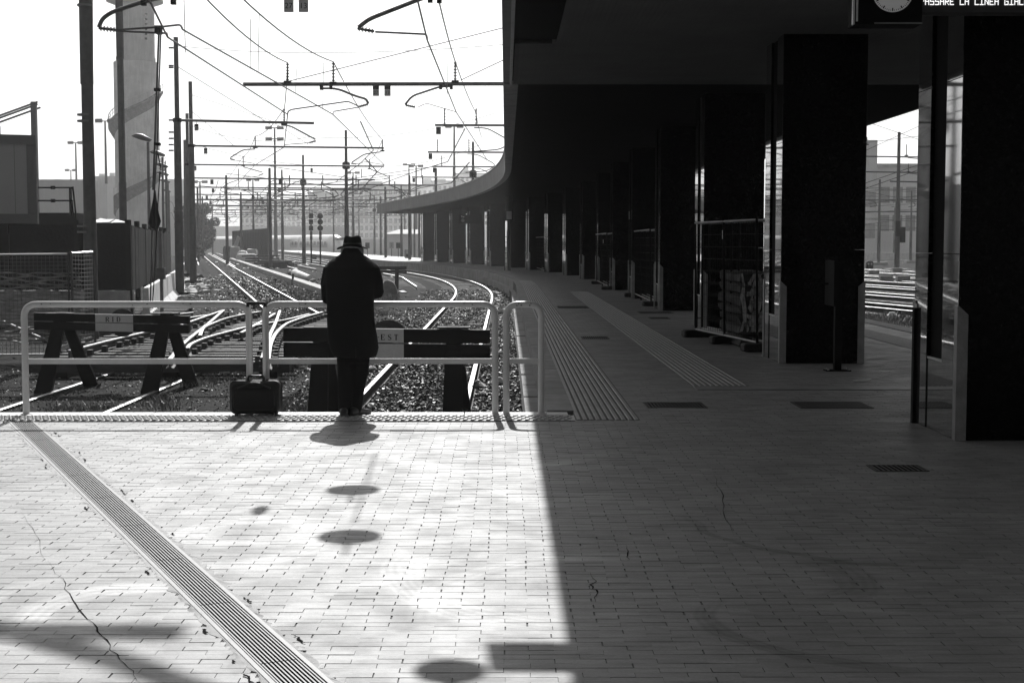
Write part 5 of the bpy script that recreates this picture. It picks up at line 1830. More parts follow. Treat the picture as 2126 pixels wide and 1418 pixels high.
# receding boarded hoarding on concrete barriers
t = thing('hoarding', 'dark boarded hoarding receding behind pale concrete barriers', 'hoarding', (-13.5, 55, G))
A_, B_ = Vector((-10.65, 40.3, 0)), Vector((-16.9, 72.0, 0))
nb = 22
for i in range(nb):
    p, q = A_.lerp(B_, i / nb), A_.lerp(B_, (i + 0.96) / nb)
    hh = 2.12 + random.uniform(-0.06, 0.05)
    dn = Vector((1, 0.2, 0)).normalized() * random.uniform(-0.015, 0.02)
    vs = [p + dn, q + dn, q + dn + Vector((-0.04, 0, 0)), p + dn + Vector((-0.04, 0, 0))]
    vs = [Vector((v_.x, v_.y, G + 0.9)) for v_ in vs] + [Vector((v_.x, v_.y, hh)) for v_ in vs]
    MB().add(vs, [(0, 3, 2, 1), (4, 5, 6, 7), (0, 1, 5, 4), (1, 2, 6, 5), (2, 3, 7, 6), (3, 0, 4, 7)]).build('board', 'hoard', t)
    if i % 3 == 1:
        MB().box(p.x - 0.2, p.x - 0.06, p.y, p.y + 0.14, G, hh + random.uniform(0.1, 0.3)).build('post', 'black', t)
nbr = 10
D_ = (B_ - A_).normalized()
N_ = Vector((D_.y, -D_.x, 0))
for i in range(nbr):
    p, q = A_.lerp(B_, i / nbr) + N_ * 0.45, A_.lerp(B_, (i + 1) / nbr) + N_ * 0.45
    q = p + (q - p) * 0.985
    o_ = MB().sweep([(p.x, p.y, G - 0.02), (q.x, q.y, G - 0.02)], [(-0.3, 0), (0.3, 0), (0.28, 0.12), (0.10, 0.38), (0.07, 1.06), (-0.07, 1.06), (-0.10, 0.38), (-0.28, 0.12)])
    a0 = 'pale concrete road barrier at the foot of the boarded hoarding'
    o_ = solo(o_, 'road_barrier', 'pale_concrete', ('%s concrete barrier counted from the netted hoarding corner' % ['', 'second', 'third', 'fourth', 'fifth', 'sixth', 'seventh', 'eighth', 'ninth', ''][i]) if 0 < i < nbr - 1 else ('pale concrete road barrier closest to the netted hoarding corner' if i == 0 else 'last pale concrete barrier of the row beside the tall mast'), 'barrier', 'concrete barriers along the hoarding')

# stacked site cabins with stair landing
YC = 46.0
x1 = at(76, 400, YC).x
t = thing('site_cabin', 'grey panelled site cabin raised above the hoarding at the picture edge', 'cabin', (x1, YC, G))
t.rotation_euler.z = R(19)
z0, z1 = at(0, 464, YC).z, at(0, 281, YC).z
x0 = x1 - 6.0
MB().box(x0 + 0.25, x1 - 0.28, YC + 0.05, YC + 2.4, z0 + 0.3, z1 - 0.3).build('wall_panel', 'cabin', t)
MB().box(x0, x1, YC, YC + 2.45, z1 - 0.301, z1).build('roof_edge', 'cabin_frame', t)
MB().box(x0, x1, YC, YC + 2.45, z0, z0 + 0.299).build('floor_edge', 'cabin_frame', t)
MB().box(x1 - 0.281, x1 - 0.002, YC + 0.003, YC + 2.44, z0 + 0.302, z1 - 0.304).build('corner_post', 'cabin_frame', t)
MB().box(x1 - 0.66, x1 - 0.645, YC + 0.044, YC + 0.06, z0 + 0.31, z1 - 0.31).build('panel_joint', 'cabin_frame', t)
t2 = thing('site_cabin', 'lower dark site cabin hidden behind the black hoarding', 'cabin', (x1, YC, G))
t2.rotation_euler.z = R(19)
MB().box(x0, x1, YC + 0.02, YC + 2.4, G, z0 - 0.02).build('wall_panel', 'cabin_frame', t2)
MB().box(x0, x1 + 0.01, YC - 0.02, YC + 0.018, z0 - 0.3, z0 - 0.02).build('roof_edge', 'black', t2)
t = thing('air_conditioner', 'pale slatted air conditioner box on the cabin roof', 'air conditioner', (x1, YC, z1))
t.rotation_euler.z = R(19)
ax = at(5, 270, YC).x
MB().box(ax - 0.8, ax, YC + 0.6, YC + 1.0, z1 + 0.001, z1 + 0.31).build('casing', 'plate_grey', t)
for i in range(5):
    MB().box(ax - 0.75, ax - 0.05, YC + 0.58, YC + 0.599, z1 + 0.04 + i * 0.05, z1 + 0.07 + i * 0.05).build('louvre', 'black', t)
t = thing('lean_to_frame', 'steel frame with sloping rafters rising above the cabin roof', 'frame', (x1, YC + 2.6, G))
MB().box(at(67, 300, YC + 3).x, at(78, 300, YC + 3).x, YC + 2.9, YC + 3.05, G, at(70, 212, YC + 3).z).build('upright', 'galv', t)
for dy, o2 in ((0, 0), (0, 5), (0.3, 10)):
    p, q = at(78, 212 + o2, YC + 3), at(-60, 262 + o2, YC + 3)
    MB().tube([p + Vector((0, dy, 0)), q + Vector((0, dy, 0))], 0.035, 6).build('rafter', 'galv', t)
MB().box(at(-70, 300, YC + 3).x, at(-62, 300, YC + 3).x, YC + 2.9, YC + 3.05, G, at(-66, 262, YC + 3).z).build('upright', 'galv', t)
t = thing('stair_landing', 'dark steel stair landing with handrails beside the raised cabin', 'landing', (at(115, 460, YC).x, YC, G))
pa, pb = at(79, 460, YC), at(152, 460, YC)
MB().box(pa.x, pb.x, YC + 0.1, YC + 1.3, at(0, 468, YC).z, at(0, 442, YC).z).build('deck', 'black', t)
for py in (390, 417):
    MB().tube([at(79, py, YC), at(151, py, YC)], 0.028, 6).build('handrail', 'black', t)
    p = at(110, py, YC)
    MB().rbox(p, 0.12, 0.1, 0.11).build('rail_clamp', 'black', t)
MB().box(at(143, 400, YC).x, at(148, 400, YC).x, YC, YC + 0.07, at(0, 445, YC).z, at(0, 389, YC).z).build('post', 'black', t)
for a_, b_ in (((151, 388), (160, 470)), ((149, 418), (155, 470))):
    MB().tube([at(*a_, YC + 0.05), at(*b_, YC + 0.05)], 0.03, 6).build('stair_rail', 'black', t)
for px_ in (84, 148):
    x_ = at(px_, 460, YC).x
    MB().box(x_ - 0.06, x_ + 0.06, YC + 0.2, YC + 0.32, G, at(0, 470, YC).z).build('leg', 'black', t)
# pile of pale sheets on the netted hoarding
t = thing('sheet_pile', 'crumpled pale plastic sheets heaped behind the hoarding top', 'sheets', at(225, 470, 42))
for i in range(7):
    c_ = at(205 + i * 7 + random.uniform(-3, 3), 463 - 3 * math.sin(i), 42 + random.uniform(-0.4, 0.4))
    MB().obox(c_, (0.16, 0.05, random.uniform(-0.05, 0.05)), (0, 0.3, 0.05), (0.01, 0, 0.025)).build('sheet', 'paper', t)
MB().box(at(200, 470, 42).x, at(245, 470, 42).x, 41.6, 42.5, G, at(0, 467, 42).z).build('pallet_stack', 'black', t)
solo(MB().box(at(237, 460, 41).x, at(262, 460, 41).x, 40.9, 41.3, at(0, 462, 41).z - 0.03, at(0, 462, 41).z), 'loose_board', 'paper', 'pale loose board lying on top of the black hoarding', 'board')
# small post box in front of barriers
t = thing('cable_box', 'grey cable box on a short post before the barriers', 'cable box', ground(335, 672, G))
Yb = ground(335, 672, G).y
MB().box(at(332, 600, Yb).x, at(338, 600, Yb).x, Yb, Yb + 0.08, G - 0.05, at(0, 575, Yb).z).build('post', 'galv', t)
MB().box(at(326, 600, Yb).x, at(342, 600, Yb).x, Yb - 0.04, Yb + 0.16, at(0, 580, Yb).z, at(0, 556, Yb).z).build('box', 'dark_galv', t)
MB().box(at(330, 600, Yb).x, at(337, 600, Yb).x, Yb + 0.02, Yb + 0.1, at(0, 556, Yb).z + 0.002, at(0, 480, Yb).z).build('upper_post', 'galv', t)

# ------------------------------------------------------------------ water tower
TY = 230.0
tc = at(285, 300, TY)
t = thing('water_tower', 'tall round concrete water tower with a spiral stair and flat cap', 'tower', (tc.x, TY, G))
rS = (at(331, 300, TY).x - at(241, 300, TY).x) / 2
rU = (at(326, 60, TY).x - at(247, 60, TY).x) / 2
zj = at(285, 131, TY).z
zt_ = at(285, 12, TY).z
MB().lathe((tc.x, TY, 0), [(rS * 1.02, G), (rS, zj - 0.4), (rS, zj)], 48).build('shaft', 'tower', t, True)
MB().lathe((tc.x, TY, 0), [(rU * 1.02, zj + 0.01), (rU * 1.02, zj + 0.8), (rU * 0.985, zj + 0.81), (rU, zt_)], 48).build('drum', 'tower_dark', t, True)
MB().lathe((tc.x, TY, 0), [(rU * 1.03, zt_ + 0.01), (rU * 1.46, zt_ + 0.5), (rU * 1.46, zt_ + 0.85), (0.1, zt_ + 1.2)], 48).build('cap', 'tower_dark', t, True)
# spiral ramp: faces us from upper right to lower left
turns = [(at(0, 190, TY).z, at(0, 232, TY).z), (at(0, 352, TY).z, at(0, 394, TY).z)]
zA, zB = turns[0][0], turns[1][0]
pitch = (zA - zB)
ro = rS + 1.0
m_ = MB()
rail_top, rail_mid, posts = [], [], []
n_ = 150
a_start = -0.12
rings = []
for i in range(n_ + 1):
    f_ = i / n_
    ang = a_start - f_ * 2 * math.pi * 2.35
    z_ = zA - pitch * f_ * 2.35
    z_ = z_ if z_ > G + 0.2 else G + 0.2
    c_, s_ = math.cos(ang), math.sin(ang)
    q = []
    for r_, dz in ((rS * 0.99, 0.0), (ro, 0.0), (ro, -0.35), (rS * 0.99, -2.0)):
        q.append(Vector((tc.x + r_ * c_, TY + r_ * s_, z_ + dz)))
    rings.append(q)
    rail_top.append((tc.x + ro * 0.99 * c_, TY + ro * 0.99 * s_, z_ + 1.15))
    rail_mid.append((tc.x + ro * 0.99 * c_, TY + ro * 0.99 * s_, z_ + 0.55))
    if i % 2 == 0:
        m_.tube([(tc.x + ro * 0.99 * c_, TY + ro * 0.99 * s_, z_), (tc.x + ro * 0.99 * c_, TY + ro * 0.99 * s_, z_ + 1.15)], 0.06, 4)
MB().loft(rings).build('spiral_ramp', 'concrete_wall', t)  # dark tone puts the shade of the ramp's underside into its colour
rl = MB().tube(rail_top, 0.08, 5).build('handrail', 'plate', t, True)
MB().tube(rail_mid, 0.035, 5)  .build('middle_rail', 'plate', rl, True)
m_.build('balusters', 'plate', t, kind='stuff')
m_ = MB()
for i in range(6):
    p = at(310, 35 + i * 10, TY)
    MB().rbox((p.x, TY - math.sqrt(max(0.1, rU ** 2 - (p.x - tc.x) ** 2)) - 0.05, p.z), 0.35, 0.25, 0.35).build('vent', 'black', t)

# ------------------------------------------------------------------ lamps
def street_lamp(label, px, py, Y):
    p = at(px, py, Y)
    t = thing('street_lamp', label, 'street lamp', (p.x, Y, G), 'curved street lamps along the hoarding')
    MB().lathe((p.x, Y, G), [(0.09, 0), (0.075, 2), (0.055, p.z - G - 0.1)], 10).build('pole', 'galv', t, True)
    rr = []
    for u, wd, th, up in ((0.12, 0.05, 0.05, -0.05), (0.0, 0.09, 0.08, 0.0), (-0.25, 0.16, 0.12, 0.10), (-0.5, 0.14, 0.09, 0.16), (-0.62, 0.04, 0.03, 0.16)):
        rr.append([Vector((p.x + u + 0.05 * math.sin(2 * math.pi * j / 10), Y + wd * math.cos(2 * math.pi * j / 10), p.z + up + th * math.sin(2 * math.pi * j / 10))) for j in range(10)])
    MB().loft(rr).build('lamp_head', 'galv', t, True)


for i, (px_, py, Y) in enumerate(((307, 290, 58), (337, 322, 73), (344, 346, 85), (346, 363, 96), (349, 378, 110), (351, 398, 128))):
    street_lamp(['curved street lamp nearest the water tower', 'second curved street lamp, just left of the tall mast', 'third curved street lamp in the receding row', 'fourth curved street lamp in the receding row', 'fifth curved street lamp in the receding row', 'farthest curved street lamp in the receding row'][i], px_, py, Y)


def flood_mast(label, px, top, Y, two=False):
    p = at(px, top, Y)
    t = thing('floodlight_mast', label, 'light mast', (p.x, Y, G), 'tall yard floodlight masts')
    MB().lathe((p.x, Y, G), [(0.32, 0), (0.22, (p.z - G) * 0.5), (0.14, p.z - G)], 10).build('pole', 'galv', t, True)
    MB().tube([(p.x - 1.3, Y, p.z), (p.x + 1.3, Y, p.z)], 0.09, 6).build('crossarm', 'galv', t)
    if two:
        MB().tube([(p.x - 1.3, Y, p.z - 1.7), (p.x + 1.3, Y, p.z - 1.7)], 0.09, 6).build('crossarm', 'galv', t)
    for dz in ((0, -1.7) if two else (0,)):
        for dx in (-1.15, -0.65, 0.65, 1.15):
            MB().obox((p.x + dx, Y - 0.1, p.z + dz + 0.05), (0.26, 0, 0), (0, 0.2, 0.1), (0, -0.1, 0.22)).build('floodlight', 'dark_galv', t)


for a_ in (('floodlight mast beside the water tower', 218, 252, 213), ('floodlight mast left of the thick grey mast', 157, 297, 262), ('short floodlight mast above the low building roof', 147, 354, 350), ('floodlight mast with two rows of lamps behind the dark screen', 570, 266, 223, True),
           ('floodlight mast rising over the curved canopy', 943, 263, 223), ('small far floodlight mast above the pale apartment roofs', 849, 342, 330), ('far double lamp mast over the yard', 733, 359, 300), ('far lamp mast above the bushy tree', 415, 378, 260), ('far lamp mast left of the dark screen', 525, 374, 310), ('far lamp mast above the canopy tip', 864, 345, 280)):
    flood_mast(*a_)

# ================================================================== FAR BUILDINGS, TREE, TRAIN
win_cache = {}


def building(label, px0, px1, top, Y, depth, m='bldg1', rows=0, cols=0, roof=None, base_py=None, extras=(), wsize=(1.4, 2.0), wtop=2.0, wpitch=3.4, m_win='window'):
    p0, p1 = at(px0, top, Y), at(px1, top, Y)
    t = thing('apartment_building' if rows else 'low_building', label, 'building', ((p0.x + p1.x) / 2, Y, G))
    MB().box(p0.x, p1.x, Y, Y + depth, G - 0.5, p0.z).build('wall', m, t)
    if roof == 'cornice':
        MB().box(p0.x - 0.5, p1.x + 0.5, Y - 0.5, Y + depth, p0.z + 0.003, p0.z + 0.6).build('cornice', 'roof_tile', t)
    if roof == 'hip':
        h = (p1.x - p0.x) * 0.10
        vs = [(p0.x - 0.4, Y - 0.4, p0.z), (p1.x + 0.4, Y - 0.4, p0.z), (p1.x + 0.4, Y + depth, p0.z), (p0.x - 0.4, Y + depth, p0.z), (p0.x + h * 2.2, Y + depth / 2, p0.z + h), (p1.x - h * 2.2, Y + depth / 2, p0.z + h)]
        MB().add(vs, [(0, 1, 5, 4), (1, 2, 5), (2, 3, 4, 5), (3, 0, 4), (0, 3, 2, 1)]).build('roof', 'roof_tile', t)
    for (a_, b_, c_) in extras:
        q0, q1 = at(a_, c_, Y), at(b_, c_, Y)
        MB().box(q0.x, q1.x, Y + 2, Y + min(depth, 12), p0.z - 0.1, q0.z).build('rooftop_block', m, t)
    if rows:
        key = (wsize, m_win)
        if key not in win_cache:
            w_, h_ = wsize
            fm = MB().box(-w_ / 2, w_ / 2, -0.06, 0.0, 0, h_)
            win_cache[key] = (meshdata(fm, 'window', m_win), meshdata(MB().box(-w_ / 2 - 0.15, w_ / 2 + 0.15, -0.2, 0.0, -0.15, 0.0), 'sill', m))
        for r_ in range(rows):
            for c_ in range(cols):
                x_ = p0.x + (c_ + 0.5) * (p1.x - p0.x) / cols
                z_ = p0.z - wtop - r_ * wpitch - wsize[1]
                if z_ < G + 1:
                    continue
                share(win_cache[key][0], 'window', t, (x_, Y, z_))
    return t


building('long low building with flat roof left of the thick mast', 20, 188, 373, 160, 3, 'bldg2', extras=((100, 112, 371),))
building('low depot with sloping eaves between thick mast and tower', 150, 222, 382, 190, 3, 'bldg1')
building('hazy block with uneven roofline left of the water tower', 188, 246, 366, 330, 4, 'bldg1', extras=((200, 212, 360), (222, 232, 358), (236, 242, 361)))
building('retaining wall building running behind the water tower base', 188, 380, 407, 250, 3, 'bldg2')
building('pale hazy wall between tower and tall mast', 300, 378, 372, 380, 10, 'bldg1')
CB_ = [('far apartment block with cornice right of the tree', 497, 548, 418, 720, 20, 'bldg2', 6, 5, 'cornice', None, ((520, 546, 409),)),
       ('wide far apartment block behind the dark screen', 548, 642, 416, 780, 20, 'bldg1', 6, 10, 'cornice', None, ((600, 640, 410),)),
       ('far apartment block with stepped roof behind the signals', 640, 727, 402, 700, 20, 'bldg2', 7, 9, 'cornice', None, ((648, 666, 393), (684, 720, 390))),
       ('large far apartment block with hipped roof behind the hat', 725, 846, 386, 680, 25, 'bldg1', 7, 12, 'hip', None, ((745, 792, 377),)),
       ('far block with twin chimneys above the canopy tip', 845, 898, 388, 740, 16, 'bldg2', 6, 5, 'cornice', None, ((876, 894, 370), (850, 860, 380))),
       ('far tall block above the middle of the curved canopy', 896, 962, 378, 720, 16, 'bldg1', 7, 6, 'cornice', None, ((905, 925, 371),)),
       ('farthest pale block rising behind the canopy bend', 945, 1034, 362, 790, 18, 'bldg1', 8, 9, 'cornice', None, ((955, 985, 354), (962, 972, 347)))]
for b_ in CB_:
    building(*b_)
building('pale low gabled shed behind the canopy tip', 800, 900, 486, 250, 14, 'bldg1', roof='hip')
building('long pale yard wall closing off the far tracks', 380, 900, 497, 330, 1, 'bldg2')
building('far low sheds behind the white train', 430, 720, 470, 410, 8, 'bldg2')
# tree by the siding
tt = at(405, 470, 215)
t = thing('tree', 'dense dark round tree beside the old siding', 'tree', (tt.x, 215, G))
tb = MB().lathe((tt.x, 215, G - 0.2), [(0.35, 0), (0.25, 1.5), (0.18, 3.5)], 10)
for k_ in range(5):
    a_ = k_ * 1.3
    tb.tube([(tt.x, 215, G + 2.5), (tt.x + 1.3 * math.cos(a_), 215 + 1.3 * math.sin(a_), G + 4.5 + 0.3 * k_)], 0.12, 6, r1=0.05)
tb.build('trunk', 'bark', t, True)


def leafmass(cs, n_, size):
    vs = np.zeros((n_, 4, 3))
    ci = rng.integers(0, len(cs), n_)
    C_ = np.array([c[:3] for c in cs])[ci]
    rad = np.array([c[3] for c in cs])[ci]
    d_ = rng.normal(0, 1, (n_, 3))
    d_ /= np.linalg.norm(d_, axis=1)[:, None]
    C_ = C_ + d_ * (rad * rng.uniform(0.45, 1.05, n_) ** 0.6)[:, None] * np.array([1, 1, 0.8])
    u = rng.normal(0, 1, (n_, 3))
    u /= np.linalg.norm(u, axis=1)[:, None]
    w_ = np.cross(u, rng.normal(0, 1, (n_, 3)))
    w_ /= np.linalg.norm(w_, axis=1)[:, None]
    s_ = size * rng.uniform(0.6, 1.3, n_)[:, None]
    vs[:, 0], vs[:, 1], vs[:, 2], vs[:, 3] = C_ - u * s_, C_ - w_ * s_ * 0.6, C_ + u * s_, C_ + w_ * s_ * 0.6
    return vs.reshape(-1, 3), np.arange(n_ * 4).reshape(-1, 4)


cs = []
for k_ in range(44):
    zz = random.uniform(1.8, 7.6)
    wdt_ = 2.7 * (1 - ((zz - 4.6) / 4.2) ** 2) ** 0.5
    cs.append((tt.x + 0.3 + random.uniform(-wdt_, wdt_), 215 + random.uniform(-wdt_, wdt_) * 0.8, G + zz, random.uniform(0.6, 1.2)))
v_, f_ = leafmass(cs, 15000, 0.17)
o_ = bulk('crown', v_ - np.array((tt.x, 215, G)), f_, 'leaf', t)
for i, (px_, py, Y, r_, lab) in enumerate(((218, 458, 120, 1.0, 'small dark bush behind the hoarding top near the slim mast'), (392, 500, 160, 1.6, 'low bush between the pair of masts and the tree'))):
    p = at(px_, py, Y)
    t = thing('bush', lab, 'bush', (p.x, Y, G))
    hgt = p.z - G
    cs = [(random.uniform(-r_, r_) * 0.8, random.uniform(-r_, r_) * 0.6, hgt * random.uniform(0.35, 0.95), r_ * 0.4) for _ in range(9)]
    v_, f_ = leafmass(cs, 1800, 0.12)
    bulk('foliage', v_, f_, 'leaf', t)
    st = MB()
    for k_ in range(4):
        st.tube([(p.x, Y, G - 0.05), (p.x + random.uniform(-0.4, 0.4), Y + random.uniform(-0.3, 0.3), G + hgt * 0.6)], 0.05, 5)
    st.build('stem', 'bark', t, kind='stuff')

# white train
t0_, t1_ = at(716, 510, 300), at(405, 510, 420)
tr = thing('train', 'white streamlined passenger train standing far across the yard', 'train', (t0_.x, 300, RT))
D_ = Vector((t1_.x - t0_.x, t1_.y - t0_.y, 0))
TLn = D_.length
D_.normalize()
N_ = Vector((D_.y, -D_.x, 0))
if N_.y > 0:
    N_ = -N_


def tring(s_, wsc, hsc, zb_):
    c_ = Vector((t0_.x, t0_.y, 0)) + D_ * s_
    g_ = []
    for (u, h) in ((-1.4, 0.0), (-1.45, 1.2), (-1.4, 2.4), (-1.05, 3.3), (-0.5, 3.65), (0.5, 3.65), (1.05, 3.3), (1.4, 2.4), (1.45, 1.2), (1.4, 0.0)):
        q = c_ + N_ * u * wsc
        g_.append(Vector((q.x, q.y, zb_ + h * hsc)))
    return g_


ncar = 6
cl_ = (TLn - 6) / ncar
MB().loft([tring(0, 0.1, 0.1, RT + 0.8), tring(0.5, 0.45, 0.35, RT + 0.5), tring(2.0, 0.75, 0.62, RT + 0.35), tring(4.5, 0.95, 0.9, RT + 0.32), tring(6.6, 1, 1, RT + 0.3)]).build('nose', 'train_white', tr, True)
q0_ = Vector((t0_.x, t0_.y, 0)) + D_ * 3.2
MB().obox((q0_.x, q0_.y, RT + 3.05), tuple(D_ * 0.8), tuple(N_ * 1.02), (0, 0, 0.28)).build('windscreen', 'window', tr)
for i in range(ncar):
    s0_, s1_ = 6.8 + i * cl_, 6.8 + (i + 1) * cl_ - 0.7
    car = MB().loft([tring(s0_, 1, 1, RT + 0.3), tring(s1_, 1, 1, RT + 0.3)]).build('coach', 'train_white', tr, True)
    mid = Vector((t0_.x, t0_.y, 0)) + D_ * (s0_ + s1_) / 2
    sd = mid + N_ * 1.452
    MB().obox((sd.x, sd.y, RT + 1.7), tuple(D_ * (s1_ - s0_) * 0.48), tuple(N_ * 0.02), (0, 0, 0.55)).build('side_band', 'train_grey', car)
    for k_ in range(8):
        w0 = Vector((t0_.x, t0_.y, 0)) + D_ * (s0_ + (k_ + 0.7) * (s1_ - s0_) / 8.4) + N_ * 1.475
        MB().obox((w0.x, w0.y, RT + 2.1), tuple(D_ * 0.8), tuple(N_ * 0.01), (0, 0, 0.36)).build('window', 'window', car)
    MB().obox((mid.x, mid.y, RT + 0.17), tuple(D_ * (s1_ - s0_) * 0.4), tuple(N_ * 1.2), (0, 0, 0.17)).build('bogie', 'black', car)

# dark corrugated screen
pA, pB = at(482, 500, 205), at(555, 500, 186)
t = thing('corrugated_screen', 'dark corrugated metal screen standing in the yard middle', 'screen', ((pA.x + pB.x) / 2, 195, G))
D_ = Vector((pB.x - pA.x, pB.y - pA.y, 0))
n_ = 44
zt0, zt1 = at(0, 480, 205).z, at(0, 474, 186).z
for i in range(n_):
    p = Vector((pA.x, pA.y, 0)) + D_ * (i / n_)
    q = Vector((pA.x, pA.y, 0)) + D_ * ((i + 1) / n_)
    dy = 0.09 if i % 2 else 0.0
    zt_ = zt0 + (zt1 - zt0) * i / n_
    vs = [(p.x, p.y + dy, G), (q.x, q.y + dy, G), (q.x, q.y + dy + 0.1, G), (p.x, p.y + dy + 0.1, G), (p.x, p.y + dy, zt_), (q.x, q.y + dy, zt_), (q.x, q.y + dy + 0.1, zt_), (p.x, p.y + dy + 0.1, zt_)]
    MB().add(vs, [(0, 3, 2, 1), (4, 5, 6, 7), (0, 1, 5, 4), (1, 2, 6, 5), (2, 3, 7, 6), (3, 0, 4, 7)]).build('panel', 'corrug', t)

# goods stacked in front of the screen
def crate(label, px0, px1, py0, py1, Y, m, dep=1.0, sag=0.0):
    p0, p1 = at(px0, py0, Y), at(px1, py1, Y)
    mb_ = MB()
    z0_ = G
    n_ = 5
    rings = []
    for k_, f_ in enumerate((0, 0.35, 0.75, 0.93, 1.0)):
        ins = (0, -0.03, 0.0, 0.05 + sag * 0.15, 0.15 + sag * 0.3)[k_]
        z_ = z0_ + (p0.z - z0_) * f_
        rings.append([Vector((x_ + random.uniform(-0.04, 0.04), y_, z_ + random.uniform(-0.03, 0.03))) for x_, y_ in ((p0.x + ins, Y + ins), (p1.x - ins, Y + ins), (p1.x - ins, Y + dep - ins), (p0.x + ins, Y + dep - ins))])
    mb_.loft(rings)
    return solo(mb_, 'wrapped_crate' if sag else 'crate', m, label, 'crate', 'crates and bags in front of the dark screen')


crate('pale wrapped crate with rounded top left of the sleeper pile', 490, 530, 527, 540, 168, 'paper', 1.4, 0.4)
crate('pale open box standing before the dark screen', 511, 532, 517, 527, 180, 'plate_grey', 1.2)
crate('pale box leaning by the screen edge', 477, 496, 512, 524, 195, 'plate_grey', 1.2)
crate('dark bin beside the pale box left of the screen', 463, 478, 511, 527, 196, 'dark_galv', 1.2)
crate('white bag mound beside the wrapped crate', 492, 512, 520, 534, 174, 'paper', 1.0, 1.0)
solo(MB().obox(at(491, 505, 197), (0.35, 0, 0.9), (0, 0.06, 0), (-0.25, 0, 0.1)), 'leaning_sheet', 'plate_grey', 'pale slanted panel leaning on the dark screen', 'panel')

# stacks of old timber sleepers
def sleeper_pile(label, px0, px1, py0, py1, Y, layers, per, dirx):
    p0, p1 = at(px0, py1, Y), at(px1, py1, Y)
    cx = (p0.x + p1.x) / 2
    t = thing('sleeper_pile', label, 'sleeper pile', (cx, Y, G), 'piles of old sleepers')
    wdt = p1.x - p0.x
    htop = at(px0, py0, Y).z - G
    me_ = meshdata(MB().box(-1.25, 1.25, -0.12, 0.12, 0, 0.15), 'sleeper', 'sleeper')
    for L_ in range(layers):
        for k_ in range(per):
            if random.random() < 0.12:
                continue
            x_ = cx + random.uniform(-wdt / 2 + 1.2, wdt / 2 - 1.2)
            y_ = Y + k_ * 0.45 - per * 0.2 + random.uniform(-0.1, 0.1)
            o_ = share(me_, 'sleeper', t, (x_, y_, G + L_ * htop / layers + random.uniform(-0.03, 0.03)), random.uniform(-0.25, 0.25))
            o_.rotation_euler.y = random.uniform(-0.03, 0.03)


sleeper_pile('long pile of dark sleepers in mid yard behind the pipe', 508, 582, 528, 541, 158, 4, 9, 1)
sleeper_pile('lower pile of dark sleepers with pale gaps, nearer than the other pile', 540, 612, 541, 556, 132, 4, 8, 1)
# lying pipe and a bin-like drum
p, q = at(612, 567, 92), at(643, 577, 86)
solo(MB().tube([p, q], 0.26, 16, r1=0.16), 'pipe', 'pale_concrete', 'short tapered pale pipe lying in the yard left of the man', 'pipe', smooth=True)
solo(MB().box(at(600, 570, 93).x, at(616, 570, 93).x, 92.4, 93.4, G, at(0, 564, 93).z), 'timber_block', 'sleeper', 'dark timber block the pale pipe rests against', 'timber')
p = ground(409, 580, G)
solo(MB().tube([p + Vector((-0.3, 0.6, 0.16)), p + Vector((0.25, 0, 0.14))], 0.17, 14), 'rusty_drum', 'rust', 'small dark drum lying beside the masts', 'drum', smooth=True)
p = ground(607, 592, G)
solo(MB().tube([p, p + Vector((0.05, 0, 0.62))], 0.06, 8), 'stump_post', 'black', 'short black stump standing on the low kerb', 'post')

# colour light signals
for i, (px_, sq) in enumerate(((646, True), (665, False))):
    Y = 150
    p = at(px_, 500, Y)
    t = thing('railway_signal', ['railway signal with square lamp boards left of its twin', 'railway signal with three round lamp discs'][i], 'signal', (p.x, Y, G), 'twin colour light signals')
    MB().lathe((p.x, Y, G - 0.1), [(0.09, 0), (0.08, 4.8)], 8).build('pole', 'black', t, True)
    for k_, py in enumerate((449, 461, 474)):
        c_ = at(px_, py, Y)
        if sq:
            MB().box(c_.x - 0.22, c_.x + 0.22, Y - 0.15, Y - 0.05, c_.z - 0.25, c_.z + 0.25).build('lamp_board', 'black', t)
        else:
            MB().lathe((c_.x, Y - 0.05, c_.z), [(0.3, 0), (0.3, 0.06), (0.12, 0.07), (0.12, 0.25)], 18, axis='y').build('lamp_disc', 'black', t, True)
    for py in (485, 494):
        c_ = at(px_, py, Y)
        MB().box(c_.x - 0.12, c_.x + 0.14, Y - 0.12, Y + 0.05, c_.z - 0.22, c_.z + 0.2).build('relay_box', 'black', t)
# dwarf signals and trackside boxes
for i, (px_, py, Y, lab) in enumerate(((652, 540, 140, 'dwarf signal crouching between rails beyond the sleepers'), (620, 532, 165, 'dark point machine near the pale based mast'), (1806, 560, 95, 'dwarf signal seen through the gap left of the poles'))):
    g_ = ground(px_, py, G)
    t = thing('dwarf_signal', lab, 'signal', g_)
    m_ = MB().loft([rrect(g_.x - 0.3, g_.x + 0.3, G - 0.02, G + 0.75, g_.y + d_, 0.2, 4) for d_ in (0, 0.35)])
    m_.build('housing', 'black', t, True)
    for dx in (-0.13, 0.13):
        MB().lathe((g_.x + dx, g_.y - 0.001, G + 0.5), [(0.08, 0), (0.08, 0.05)], 10, axis='y').build('lens', 'plate', t, True)

